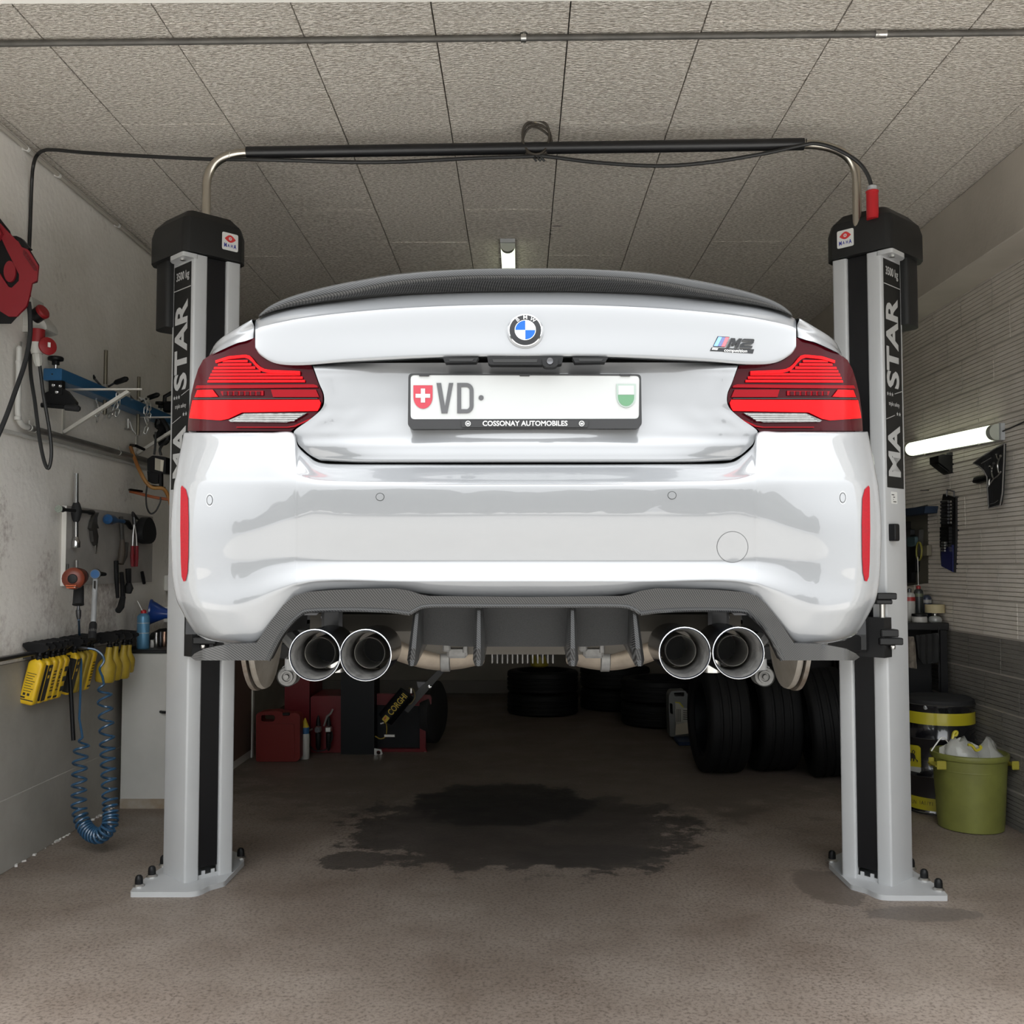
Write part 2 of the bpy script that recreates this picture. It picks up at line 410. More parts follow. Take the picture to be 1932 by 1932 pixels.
wl = part('wall_left', M_plas, None, ('bx', XL - .2, XL, YF, YB, ZD, ZC + .03), kind='structure')
part('dado', M_dado, wl, ('bx', XL - .2, XL + .012, YF, YB, 0, ZD - .02, .004))
part('dado_edge', mat('chipped_white_edge', (.55, .53, .5), .8, col2=(.3, .28, .26), nscale=18), wl, ('bx', XL - .2, XL + .016, YF, YB, ZD - .02, ZD + .004, .004))
# dado day-joint: a shallow horizontal offset line
part('dado_base', M_dado, wl, ('bx', XL - .1, XL + .016, YF, YB, 0, .33, .003))
b = MB()
for i in range(34):
    y = random.uniform(4.6, 6.0); s = random.uniform(.003, .013); b.box((XL + .016 + s * .4, y, s * .4), (s, s * random.uniform(.8, 2.4), s * .8), Matrix.Rotation(random.uniform(0, 3), 3, 'Z'))
b.build('plaster_crumbs', mat('plaster_crumb', (.55, .53, .5), .9), wl, smooth=False, kind='stuff')
# right wall: ribbed blocks, each block a piece; concrete beam on top
M_mort = mat('mortar', (.46, .425, .375), .9, bump=.3, bscale=60)
wr = part('wall_right', M_mort, None, ('bx', XR - .0095, XR + .25, YF, YB, 0, ZC + .03), kind='structure')
M_blk = mat('ribbed_block_pale', (.60, .55, .485), .85, col2=(.70, .645, .58), nscale=5, bump=.3, bscale=60)
M_blkd = mat('ribbed_block_dado', (.13, .12, .105), .8, col2=(.17, .158, .14), nscale=5, bump=.3, bscale=60)
def block_mesh(L, mm):
    b = MB(); H = .2; nr = 8; prof = []
    p = (H - .008) / nr
    for i in range(nr):
        z = .004 + i * p; prof += [(-.004, z + .0006), (-.016, z + .0022), (-.016, z + p - .0022), (-.004, z + p - .0006)]
    P = [(x, z) for x, z in prof]
    rows = [[V((x, .003, z)) for x, z in P], [V((x, L - .003, z)) for x, z in P]]
    b.grid(rows, True)
    for row, fl in ((rows[0], False), (rows[1], True)):
        k = len(b.v); base = [V((.02, q.y, q.z)) for q in row]; b.add(row + base, [])
        m = len(row)
        for i in range(m - 1): f = (k + i, k + i + 1, k + m + i + 1, k + m + i); b.f.append(f[::-1] if fl else f)
    me = bpy.data.meshes.new('block'); me.from_pydata([tuple(q) for q in b.v], [], b.f); me.materials.append(mm); me.update(); return me
BM = {(L, d): block_mesh(L, M_blkd if d else M_blk) for L in (.4, .2) for d in (0, 1)}
ZBEAM = 2.985
for k in range(15):
    y = 3.0 + (0 if k % 2 else .2) + .02; z = k * .2
    if z > ZBEAM - .1: break
    while y < 8.6:
        o = bpy.data.objects.new('block', BM[(.4, 1 if k < 5 else 0)]); COL.objects.link(o); o.parent = wr; o.location = (XR + random.uniform(-.002, .002), y, z); y += .4
M_beam = mat('beam_concrete', (.43, .39, .335), .85, col2=(.5, .455, .395), nscale=1.5, bump=.15, bscale=40)
part('trim_1', M_beam, None, ('bx', 2.385, XR + .1, YF, YB, ZBEAM, ZC - .001, .006), kind='structure')
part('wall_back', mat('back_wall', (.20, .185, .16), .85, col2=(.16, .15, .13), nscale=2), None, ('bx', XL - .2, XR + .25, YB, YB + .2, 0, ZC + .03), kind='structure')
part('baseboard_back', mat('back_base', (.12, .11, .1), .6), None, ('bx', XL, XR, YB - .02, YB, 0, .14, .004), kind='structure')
# front: open door bay between two piers, lintel above
part('wall_front', mat('facade', (.6, .58, .54), .85), None, ('bx', XL - 3.5, XL - .02, YF - .25, YF, 0, 4.2), ('bx', XR + .02, XR + 3.5, YF - .25, YF, 0, 4.2), ('bx', XL - .02, XR + .02, YF - .25, YF, 3.06, 4.2), kind='structure')

# belt of trees across the yard (the paintwork mirrors it)
tb = MB(); rnd = random.Random(3)
for i in range(34):
    x = -34 + i * 2.05 + rnd.uniform(-.7, .7); y = -17 + rnd.uniform(-1.5, 1.5); h = rnd.uniform(3.2, 6.0); r = rnd.uniform(1.5, 2.4)
    rings = []
    for j in range(9):
        t = j / 8; z = .4 + h * t; rr = r * (sin(pi * (.12 + .88 * t)) ** .7) if t < 1 else .05
        rings.append([V((x + rr * (1 + .35 * rnd.uniform(-1, 1)) * cos(a), y + rr * (1 + .35 * rnd.uniform(-1, 1)) * sin(a), z + rnd.uniform(-.25, .25))) for a in [k * 2 * pi / 11 for k in range(11)]])
    tb.grid(rings, False, True)
tb.build('tree_line', mat('tree_leaves', (.012, .018, .009), .9, col2=(.03, .038, .02), nscale=3), None, label='belt of leafy trees across the yard outside', cat='trees', kind='stuff')
# ================================================================ the car
Y0 = 2.18; XC = PY(991, 700, 2.3).x
def G(dx, py, u): return PY(991 + dx, py, Y0 + u)
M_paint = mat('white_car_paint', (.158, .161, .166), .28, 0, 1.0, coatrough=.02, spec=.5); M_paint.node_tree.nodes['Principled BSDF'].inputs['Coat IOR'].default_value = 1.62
M_gap = mat('panel_gap_black', (.008, .008, .008), .7)
M_glass = mat('dark_car_glass', (.01, .012, .012), .04, 0, 1.0)
M_lensd = mat('tail_lens_dark_red', (.034, .001, .003), .10, 0, 0, spec=.09)
M_lensr = mat('tail_lens_red', (.66, .002, .004), .15, 0, 0, spec=.08)
M_lensm = mat('tail_lens_mid_red', (.16, .001, .004), .12, 0, 0, spec=.08)
M_lensw = mat('reverse_lens_clear', (.17, .17, .165), .15, .3, .2, col2=(.06, .06, .055), nscale=90)
M_lensg = mat('reverse_lens_rib', (.26, .26, .25), .3)
M_refl = mat('red_reflector', (.24, .002, .008), .25, 0, 0, col2=(.18, .002, .006), nscale=300, spec=.1)
def carbon():
    m = mat('carbon_fibre', (.02, .02, .02), .35, 0, .32, coatrough=.06, spec=.2); n = m.node_tree.nodes; l = m.node_tree.links; b = n['Principled BSDF']
    tc = n.new('ShaderNodeTexCoord'); sx = n.new('ShaderNodeSeparateXYZ'); l.new(tc.outputs['Object'], sx.inputs[0])
    def mth(op, a, c=None, v=None):
        q = n.new('ShaderNodeMath'); q.operation = op
        l.new(a, q.inputs[0])
        if c is not None: l.new(c, q.inputs[1])
        if v is not None: q.inputs[1].default_value = v
        return q.outputs[0]
    zy = mth('ADD', sx.outputs[2], sx.outputs[1])
    a = mth('SINE', mth('MULTIPLY', mth('ADD', sx.outputs[0], zy), v=1150.0)); c = mth('SINE', mth('MULTIPLY', mth('SUBTRACT', sx.outputs[0], zy), v=1150.0))
    s = mth('ADD', mth('MULTIPLY', a, v=.62), mth('MULTIPLY', mth('MULTIPLY', a, c), v=.38))
    r = n.new('ShaderNodeValToRGB'); r.color_ramp.elements[0].position = .3; r.color_ramp.elements[1].position = .8
    r.color_ramp.elements[0].color = (.003, .003, .003, 1); r.color_ramp.elements[1].color = (.036, .0355, .035, 1)
    mr = n.new('ShaderNodeMapRange'); mr.inputs[1].default_value = -1; l.new(s, mr.inputs[0]); l.new(mr.outputs[0], r.inputs[0])
    l.new(r.outputs[0], b.inputs['Base Color'])
    return m
M_carb = carbon()
CAR = thing('car', (XC, Y0 + 2.2, 1.12), 'white two-door car raised on the lift, seen from behind', 'car')
def msurf(rows, nu=6, nv=6):
    full = [[V((2 * XC - p.x, p.y, p.z)) for p in r[:0:-1]] + list(r) for r in rows]
    return surf(full, nu, nv)
# ---- rear bumper
bc0 = [0, 120, 240, 340, 400, 440, 480, 520, 565, 610, 640, 658, 668]
bu0 = [0, .003, .011, .022, .032, .041, .060, .082, .110, .152, .190, .226, .268]
bc = [0, 120, 240, 340, 388, 410, 430, 441, 480, 520, 565, 610, 640, 658, 668]
def rs(v): t = list(zip(bc0, v)); return [lerp(t, x) for x in bc]
bu = rs(bu0); N = len(bc)
def brow(ys, off, s):
    r = []
    if len(ys) == 13: ys = rs(ys)
    if isinstance(off, (list, tuple)) and len(off) == 13: off = rs(off)
    for j, dx in enumerate(bc):
        d = dx if dx <= 480 else 480 + (dx - 480) * (s - 480) / 188.0
        o = off[j] if isinstance(off, (list, tuple)) else off
        r.append(G(d, ys[j], bu[j] + o))
    z = r[-1].z; r.append(V((XC + (r[-1].x - XC) + .012, Y0 + .40, z))); r.append(V((XC + (r[-2].x - XC) + .035, Y0 + .53, z)))
    return r
def ol(c, o, k0=400, k1=520): return [c + (o - c) * min(1, max(0, (x - k0) / (k1 - k0))) for x in bc]
BR = [brow([876, 876, 875.5, 875, 872, 860, 841, 815] + [814.8] * 7, ol(.100, .080), 646),
      brow([877, 877, 876.5, 876, 873, 861.5, 843.5, 818] + [816] * 7, ol(.082, .066), 647),
      brow([883, 883, 882.5, 882, 879.5, 871, 857, 841] + [827] * 7, ol(.062, .060), 649),
      brow([903, 903, 902, 901, 899, 895, 888, 882] + [867] * 7, ol(.024, .035), 657),
      brow([912, 912, 911, 910, 908, 905, 902, 900] + [898] * 7, ol(.007, .018), 662),
      brow([924] * 8 + [920] * 7, ol(.001, .010), 666),
      brow([985] * 13, [.003, .003, .003, .003, .004, .005, .006, .004, .001, 0, 0, 0, 0], 671),
      brow([1048] * 6 + [1052, 1056] + [1060] * 5, [.015, .015, .015, .015, .015, .015, .013, .009, .004, 0, 0, 0, 0], 670),
      brow([1066, 1066, 1066, 1066, 1068, 1072, 1080, 1092, 1098, 1100, 1100, 1100, 1100], [.013, .013, .013, .013, .012, .011, .010, .007, .002, 0, 0, 0, 0], 667),
      brow([1092, 1092, 1092, 1091, 1092, 1099, 1112, 1130, 1142, 1140, 1135, 1132, 1130], [-.010, -.010, -.010, -.009, -.007, -.004, .000, .000, -.006, -.008, -.007, -.004, 0], 661),
      brow([1101, 1101, 1100, 1098, 1100, 1110, 1135, 1160, 1168, 1163, 1158, 1153, 1150], [-.010, -.010, -.010, -.006, -.004, 0, .004, .004, -.002, -.006, -.006, -.003, 0], 652),
      brow([1127, 1126, 1114, 1111, 1114, 1128, 1170, 1206, 1208, 1205, 1200, 1195, 1190], [.012, .012, .006, .004, .006, .012, .018, .018, .012, .008, .006, .008, .010], 628),
      brow([1129, 1128, 1116, 1113, 1116, 1131, 1174, 1212, 1216, 1214, 1211, 1209, 1207], [.03, .03, .02, .02, .02, .025, .03, .035, .035, .035, .04, .045, .05], 605)]
BG = msurf(BR, 6, 6)
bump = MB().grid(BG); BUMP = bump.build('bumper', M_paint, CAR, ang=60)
BV = bump.bvh()
# ---- boot lid (upper panel with overhang, plate recess below)
tc_ = [0, 120, 240, 340, 420, 470, 500, 511]; tu = [0, .006, .020, .042, .070, .095, .112, .118]
def trow(ys, off, xs=None): return [G((xs or tc_)[j], ys[j], tu[j] + (off[j] if isinstance(off, list) else off)) for j in range(8)]
TU = [trow([545, 546, 551, 562, 573, 585, 597, 603], .150),
      trow([553, 554, 559, 569, 580, 591, 602, 608], .120),
      trow([572, 573, 578, 586, 596, 605, 612, 617], .090),
      trow([580, 581, 586, 594, 602, 611, 618, 622], .080),
      trow([626, 626, 628, 632, 636, 638, 638, 636], .073),
      trow([662, 662, 665, 670, 676, 674, 662, 650], .066),
      trow([671, 671, 675, 680, 686, 683, 668, 654], .067),
      trow([673, 673, 677, 682, 688, 685, 669.5, 655], .076),
      trow([676, 676, 680, 685, 689, 685, 669, 655], .130)]
lt = [(0, 0), (120, .003), (240, .012), (300, .020), (350, .030), (400, .042), (440, .056)]
def lrow(y, edge, off, offo, yo=None):
    r = []
    for s in (0, .25, .5, .68, .82, .92, 1.0):
        dx = edge * s; k = min(1, max(0, (dx - 245) / 145.0)); k = k * k * (3 - 2 * k)
        r.append(G(dx, y + ((yo or y) - y) * max(0, (s - .8) / .2), lerp(lt, dx) + off * (1 - k) + offo * k))
    return r
TL = [lrow(684, 402, .135, .125, 688), lrow(692, 401, .134, .097, 691), lrow(705, 396, .132, .093), lrow(722, 390, .130, .092), lrow(745, 381, .127, .091), lrow(768, 384, .124, .090),
      lrow(790, 407, .119, .088), lrow(812, 437, .113, .086), lrow(826, 434, .108, .085, 827), lrow(838, 429, .098, .082, 838), lrow(848, 421, .094, .082, 846), lrow(860, 407, .090, .084, 858), lrow(871.5, 388, .090, .088, 868), lrow(873, 386, .112, .11, 869)]
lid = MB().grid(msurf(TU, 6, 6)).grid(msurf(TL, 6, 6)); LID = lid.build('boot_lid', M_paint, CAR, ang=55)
LV = lid.bvh()
# ---- tail lights
lu = [(380, .128), (440, .146), (500, .172), (560, .208), (600, .248), (618, .275), (630, .305), (638, .345), (642, .40)]
def lsurf(off=0.0):
    def fn(px, py):
        dx = abs(px - 991); u = lerp(lu, dx) + (815 - py) / 175 * .025
        return PY(px, py, Y0 + u - off)
    return fn
LP = [(511, 637), (508, 655), (501, 668), (490, 678), (478, 684), (465, 687), (404, 689.5), (399, 700), (391, 722), (382, 744), (382, 757), (386, 770), (397, 783), (437, 809), (442, 813.5), (637, 813), (635, 778), (630, 743), (624, 718), (617, 696), (608, 679), (591, 667.5), (570, 657.5), (545, 647)]
def light(sg, nm):
    P = lambda L: [(991 + sg * a, b_) for a, b_ in L]
    root = patch(P(LP), lsurf(), 9, .05).build('tail_light', M_lensd, CAR, ang=50, label='dark red %s tail light with bright red bands and a clear reversing strip' % nm)
    q = lambda name, L, m, off=.004, th=.006, st=7: patch(P(L), lsurf(off), st, th).build(name, m, root, ang=50)
    # bright frame over the upper band, ribs below it
    q('light_bar', [(585, 680), (560, 672), (528, 669), (520, 671), (514, 677), (508, 685), (500, 692), (492, 696), (480, 698), (425, 700), (425, 706), (484, 704), (498, 700), (506, 694), (514, 684), (522, 677), (530, 674.5), (560, 677.5), (584, 685)], M_lensr, .006)
    yy = 679
    while yy < 722:
        xi = lerp([(679, 524), (690, 512), (699, 498), (704, 425), (722, 412)], yy); xo = lerp([(679, 570), (690, 586), (705, 594), (722, 601)], yy)
        q('lens_rib', [(xi, yy), (xo, yy + .5), (xo + 1, yy + 4.6), (xi, yy + 4.2)], M_lensr, .004, .006, 12); yy += 6.3
    q('lens_band', [(393, 727), (400, 725), (620, 727), (623, 733), (391, 731)], M_lensm, .005)
    q('lens_panel', [(590, 735), (619, 736), (624, 749), (594, 749), (580, 748), (585, 742)], M_lensr, .0045)
    q('lens_panel', [(395, 735), (480, 735), (476, 749), (389, 749)], M_lensm, .0045)
    q('lens_panel', [(494, 737), (575, 738), (572, 746), (494, 746)], M_lensm, .003)
    for k in range(7): q('lens_rib', [(500 + k * 10.5, 738.5), (507 + k * 10.5, 738.5), (507 + k * 10.5, 745.5), (500 + k * 10.5, 745.5)], M_lensd, .005, .004)
    q('light_bar', [(389, 754), (628, 755), (633, 781), (634, 789), (575, 793), (560, 790), (535, 778), (392, 775), (388, 768), (386, 760)], M_lensr, .005)
    q('reverse_light', [(412, 779), (530, 780), (560, 793), (556, 796), (450, 797), (434, 792)], M_lensw, .007)
    for k in range(4): q('lens_rib', [(420 + k * 5, 781.5 + k * 3.8), (532 + k * 6, 782.5 + k * 3.6), (533 + k * 6, 784 + k * 3.6), (421 + k * 5, 783 + k * 3.8)], M_lensg, .009, .003, 10)
    q('trim_line', [(398, 786), (437, 803), (450, 805), (545, 805), (545, 807), (448, 807), (434, 805), (396, 788)], M_lensm, .005)
    q('trim_line', [(392, 751), (626, 751.5), (626, 753), (392, 752.5)], M_gap, .0055)
    return root
light(-1, 'left'); light(1, 'right')
# ---- body: quarter panels, sides, roof, glass (car seen from behind, but complete)
def sect(u, pts): return [V((XC + a, Y0 + u, z)) for a, z in pts]
SH = [ # u, list (half width, height): sill .. shoulder .. deck centre
    (.36, [(.815, 1.30), (.835, 1.42), (.835, 1.60), (.815, 1.76), (.790, 1.86), (.755, 1.925), (.69, 1.975), (.55, 2.005), (.3, 2.02), (0, 2.025)]),
    (.56, [(.865, 1.30), (.885, 1.42), (.895, 1.60), (.875, 1.76), (.835, 1.875), (.790, 1.945), (.715, 2.005), (.58, 2.035), (.3, 2.05), (0, 2.055)]),
    (.85, [(.875, 1.40), (.905, 1.48), (.918, 1.62), (.905, 1.76), (.860, 1.885), (.810, 1.965), (.735, 2.03), (.58, 2.06), (.3, 2.075), (0, 2.08)]),
    (1.15, [(.870, 1.15), (.895, 1.3), (.91, 1.60), (.895, 1.76), (.855, 1.895), (.815, 1.985), (.75, 2.04), (.58, 2.075), (.3, 2.09), (0, 2.095)]),
    (1.7, [(.845, 1.12), (.865, 1.25), (.885, 1.58), (.88, 1.75), (.855, 1.89), (.83, 1.98), (.78, 2.03), (.58, 2.03), (.3, 2.03), (0, 2.03)]),
    (2.6, [(.845, 1.12), (.865, 1.25), (.885, 1.58), (.88, 1.75), (.865, 1.86), (.84, 1.95), (.80, 1.99), (.58, 2.0), (.3, 2.0), (0, 2.0)]),
    (3.1, [(.845, 1.12), (.87, 1.25), (.89, 1.56), (.885, 1.72), (.865, 1.83), (.83, 1.91), (.78, 1.95), (.58, 1.99), (.3, 2.01), (0, 2.015)]),
    (3.65, [(.87, 1.40), (.89, 1.48), (.90, 1.56), (.885, 1.70), (.85, 1.79), (.80, 1.85), (.72, 1.885), (.55, 1.92), (.3, 1.945), (0, 1.95)]),
    (4.1, [(.80, 1.2), (.82, 1.3), (.83, 1.50), (.81, 1.64), (.77, 1.72), (.72, 1.775), (.64, 1.80), (.5, 1.82), (.3, 1.83), (0, 1.835)]),
    (4.40, [(.60, 1.2), (.62, 1.3), (.64, 1.45), (.62, 1.56), (.58, 1.62), (.54, 1.66), (.48, 1.685), (.38, 1.70), (.2, 1.705), (0, 1.71)])]
body = MB()
S = surf([sect(u, p) for u, p in SH], 4, 6)
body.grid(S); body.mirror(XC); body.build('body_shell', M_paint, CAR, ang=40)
# visible rear shoulder between lamp and boot lid, on both sides
QA = [(511.5, 634.5, .225), (514, 636, .207), (530, 641.5, .205), (547, 646, .215), (572, 657, .232), (591, 666.5, .255), (606, 677, .285)]
QB = [(511.8, 618, .230), (514, 618, .213), (532, 626, .220), (551, 634, .236), (573, 646, .262), (588.5, 658.5, .29), (600, 674, .32)]
QC = [(511.8, 602, .255), (514, 601.5, .240), (532, 611, .26), (551, 623, .295), (571, 637, .335), (584, 651.5, .37), (592, 668, .40)]
qp = MB().grid(surf([[G(*p) for p in r] for r in (QA, QB, QC)] + [[V((XC + a, Y0 + .62, z)) for a, z in ((.655, 2.028), (.675, 2.022), (.72, 2.008), (.765, 1.975), (.805, 1.930), (.838, 1.875), (.868, 1.80))]], 6, 6))
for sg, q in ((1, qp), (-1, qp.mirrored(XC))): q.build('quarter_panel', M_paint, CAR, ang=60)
# dark body opening behind gaps
part('rear_structure', M_gap, CAR, ('bx', XC - .60, XC + .60, Y0 + .24, Y0 + .7, 1.30, 1.94), ('bx', XC - .72, XC + .72, Y0 + .40, Y0 + .8, 1.35, 1.84))
inn = MB()
inn.grid(surf([[p + V((0, .035, 0)) for p in r] for r in msurf([BR[0], BR[1]], 2, 1)], 1, 1)); inn.build('gap_liner', M_gap, CAR)
GL = MB().grid([[G(dx, 604, .19 + tu[min(7, j)] * .9) for j, dx in enumerate((400, 440, 470, 495, 505, 512))], [G(dx, 690, .16 + tu[min(7, j)] * .9) for j, dx in enumerate((400, 440, 470, 495, 505, 512))]])
for q in (GL, GL.mirrored(XC)): q.build('gap_liner', M_gap, CAR)
# greenhouse
RF = [(1.02, [(0, 2.11), (.3, 2.105), (.56, 2.09), (.66, 2.08)]), (1.32, [(0, 2.285), (.3, 2.275), (.50, 2.235), (.60, 2.19)]), (1.55, [(0, 2.355), (.3, 2.345), (.47, 2.30), (.565, 2.235)]), (2.0, [(0, 2.375), (.3, 2.365), (.48, 2.325), (.575, 2.25)]), (2.5, [(0, 2.36), (.3, 2.35), (.48, 2.305), (.58, 2.23)]), (2.8, [(0, 2.27), (.3, 2.26), (.5, 2.22), (.62, 2.15)]), (3.25, [(0, 2.02), (.3, 2.02), (.55, 2.0), (.72, 1.97)])]
RG = msurf([sect(u, p) for u, p in RF], 5, 6)
n1 = 6 * 1 + 4; n2 = 6 * 4 + 3
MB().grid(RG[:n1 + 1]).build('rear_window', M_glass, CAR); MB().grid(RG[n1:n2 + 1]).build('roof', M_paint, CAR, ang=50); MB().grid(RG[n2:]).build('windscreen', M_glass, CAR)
lo = [V((XC + lerp([(0.9, .80), (1.7, .83), (3.2, .80)], r[-1].y - Y0), r[-1].y, 1.99)) for r in RG]
sw = MB().grid([[r[-1] for r in RG], lo], True)
for q in (sw, sw.mirrored(XC)): q.build('side_window', M_glass, CAR)
# shark fin
fin = MB(); fy = Y0 + 1.62
pr = [(0, 0), (.17, 0), (.165, .012), (.10, .030), (.045, .052), (.012, .068), (.0, .066)]
fz = 2.352
L_ = [V((XC - .006, fy + .0 + a, fz + z)) for a, z in pr]
fin.grid([[V((XC - .022 * (1 - z / .075), fy + a, fz + z)) for a, z in pr], [V((XC - .004, fy + a + .004, fz + z + .003)) for a, z in pr], [V((XC + .004, fy + a + .004, fz + z + .003)) for a, z in pr], [V((XC + .022 * (1 - z / .075), fy + a, fz + z)) for a, z in pr]])
k_ = len(pr); fin.f += [tuple(range(k_))[::-1], tuple(3 * k_ + i for i in range(k_)), (0, k_, 2 * k_, 3 * k_), (k_ - 1, 4 * k_ - 1, 3 * k_ - 1, 2 * k_ - 1)]
fin.build('shark_fin_antenna', mat('silver_paint', (.55, .55, .54), .3, .4, .8), CAR)
# ---- carbon boot spoiler
sx_ = [0, 120, 240, 330, 391, 445, 480, 500, 504]
def srow(ys, off): return [G(dx, y, lerp([(0, 0), (120, .006), (240, .020), (340, .042), (420, .070), (470, .095), (500, .114), (511, .124)], dx) + o) for dx, y, o in zip(sx_, ys, off)]
SP = [srow([552, 553, 557, 565, 571, 579, 588, 596, 598.5], [.135, .135, .132, .13, .13, .13, .13, .13, .13]),
      srow([549.5, 550.5, 555, 563, 570, 578, 587, 595.5, 598], [.118, .118, .118, .118, .118, .118, .12, .122, .124]),
      srow([542, 543, 549, 559.5, 567.5, 576, 585.5, 594.5, 597.5], [.108, .108, .106, .106, .108, .112, .115, .119, .122]),
      srow([530, 531, 540, 555, 564, 573.5, 583.5, 593.5, 597], [.092, .092, .093, .098, .104, .109, .113, .118, .121]),
      srow([526.5, 527.5, 536.5, 552, 562, 572, 582.5, 593, 596.5], [.085, .085, .087, .094, .101, .107, .112, .117, .121]),
      srow([520, 521, 529, 545, 556, 567.5, 580, 591.5, 596], [.080, .080, .082, .090, .098, .105, .111, .117, .121]),
      srow([509, 510.5, 519, 534, 546.5, 561, 575, 589, 595], [.082, .082, .085, .092, .099, .106, .112, .118, .122]),
      srow([506.5, 508, 516.5, 531.5, 544, 559, 574, 588.5, 594.8], [.088, .088, .091, .097, .104, .110, .115, .120, .124]),
      srow([509, 510, 517, 531.5, 544, 559, 574, 588.5, 595], [.115, .115, .115, .115, .12, .122, .124, .126, .128]),
      srow([532, 533, 538, 548, 557, 569, 581, 592, 597], [.26, .26, .25, .24, .23, .21, .19, .17, .15])]
MB().grid(msurf(SP, 6, 4)).build('spoiler', M_carb, CAR, ang=40, label='carbon-fibre lip spoiler on the boot lid')
# ---- carbon diffuser
def dsurf(off):
    def fn(px, py):
        dx = abs(px - 991); return PY(px, py, Y0 + lerp([(0, 0), (240, .008), (340, .022), (440, .041), (520, .075), (565, .10), (610, .15), (640, .22)], dx) + off + .010 * sin(min(1, max(0, (py - 1110) / 50)) * pi * .5))
    return fn
DIF = thing('rear_diffuser', (XC, Y0, 1.3), None, None); DIF.parent = CAR; DIF.location = V((XC, Y0, 1.3)) - wloc(CAR); DIF['label'] = 'carbon-fibre rear diffuser with four fins'
band = [(0, 1126.5), (183, 1124.5), (200, 1121), (217, 1115), (247, 1110), (300, 1111), (364, 1113), (411, 1117), (435, 1124), (456, 1141), (480, 1172), (507, 1213.5), (560, 1215.5), (606, 1224), (624, 1233), (631, 1240), (622, 1246), (485, 1246), (466, 1207), (449, 1183), (425, 1159), (405, 1151), (329, 1149), (260, 1151), (217, 1157), (212, 1156), (200, 1147), (176, 1142), (0, 1143)]
full = [(991 + a, b_) for a, b_ in band] + [(991 - a, b_) for a, b_ in band[-2:0:-1]]
patch(full, dsurf(-.022), 8, .045).build('diffuser_band', M_carb, DIF, ang=50)
for sg in (-1, 1):
    edge = [(485, 1245), (466, 1207), (449, 1183), (425, 1160), (405, 1152), (329, 1150), (260, 1152), (217, 1157)]
    MB().tube(spline([dsurf(-.020)(991 + sg * a, b_) for a, b_ in edge], 5), .0055, 8).build('diffuser_lip', M_carb, DIF)
    MB().tube(spline([dsurf(-.020)(991 + sg * a, b_) for a, b_ in [(217, 1157), (208, 1151), (190, 1144), (150, 1142.5), (70, 1143), (0, 1143)]], 5), .005, 8).build('diffuser_lip', M_carb, DIF)
# centre panel and fins
M_carbd = mat('carbon_dull', (.010, .010, .010), .5, 0, 0, col2=(.018, .018, .018), nscale=500, spec=.2)
def cp(px, py): return PY(px, py, Y0 + .045 + .06 * max(0, (py - 1140) / 80.0))
patch([(991 - 216, 1142), (991 + 216, 1142), (991 + 206, 1180), (991 + 200, 1215), (991 + 120, 1220), (991 - 120, 1220), (991 - 200, 1215), (991 - 206, 1180)], cp, 12, .02).build('diffuser_panel', M_carbd, DIF)
for sg in (-1, 1):
    for dxt, dxb, w_ in ((89, 90, .020), (205, 216, .020)):
        f = MB(); rows = []
        for t in (0, .15, .4, .7, .9, 1.0):
            y = 1146 + (1257 - 1146) * t; dx = dxt + (dxb - dxt) * t; e = .000 if t < .9 else .02; u0 = .012 - .022 * t + e
            p = G(dx, y, u0); p = V((XC + sg * (p.x - XC), p.y, p.z)); h = w_ / 2 * (.8 + .5 * t if t < .95 else .8)
            rows.append([p + V((-h, .012, 0)), p + V((-h * .4, 0, 0)), p + V((h * .4, 0, 0)), p + V((h, .012, 0)), p + V((h, .22, .02 * t)), p + V((-h, .22, .02 * t))])
        f.grid(rows, True, True); f.f.append(tuple(len(f.v) - 6 + i for i in range(6))[::-1]); f.build('diffuser_fin', M_carb, DIF, ang=30)
# ---- plate, emblem, badges
PLY = Y0 + .112
def PP(px, py, off=0): return PY(px, py, PLY - off)
X1, Z1 = V((1, 0, 0)), V((0, 0, 1))
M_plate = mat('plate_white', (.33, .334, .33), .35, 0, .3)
M_frame = mat('plate_frame_grey', (.02, .02, .021), .5, spec=.3)
def fpoly(L, m, name, parent, off, th, step=400, holes=()): return patch(L, lambda a, b_: PP(a, b_, off), step, th, holes=holes).build(name, m, parent, ang=30)
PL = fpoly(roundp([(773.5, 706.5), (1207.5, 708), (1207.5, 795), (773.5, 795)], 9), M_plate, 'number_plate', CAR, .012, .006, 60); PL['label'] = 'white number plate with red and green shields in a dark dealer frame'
fpoly(roundp([(770.5, 704.5), (1209.5, 706), (1211, 801), (1204, 808.5), (776, 809.5), (769.5, 802)], 8), M_frame, 'plate_frame', PL, .013, .02, 60, holes=[roundp([(774.5, 707.5), (1206.5, 709), (1205.5, 790), (774.5, 791)], 8)])
for a in (800, 990, 1180): fpoly([(a - 11, 705.5), (a + 11, 705.5), (a + 9, 709.5), (a - 9, 709.5)], M_frame, 'clip', PL, .016, .004)
fpoly(roundp([(870, 792.5), (1110, 793), (1109, 806), (871, 806)], 3), M_frame, 'dealer_strip', PL, .016, .004)
def ptxt(t, px, py, h, m, name, parent, off=.0165, xs=1.0, offs=.012, **k): return MB().text(t, PP(px, py, off), X1, Z1, h, .0006, offs, xs, **k).build(name, m, parent, smooth=False)
ptxt('COSSONAY AUTOMOBILES', 990.5, 799.3, .0158, M_wprint, 'dealer_lettering', PL, .0165, .98, .022)
for a in (883, 1097.5):
    fpoly(ell(a, 799, 5.2, n=16), M_wprint, 'dealer_logo', PL, .0170, .001, 5, holes=[ell(a, 799, 3.9, n=12)])
    fpoly([(a - 2.6, 797.5), (a + 2.6, 797.5), (a + 2.2, 801), (a - 2.2, 801)], M_wprint, 'dealer_logo', PL, .0170, .001, 5)
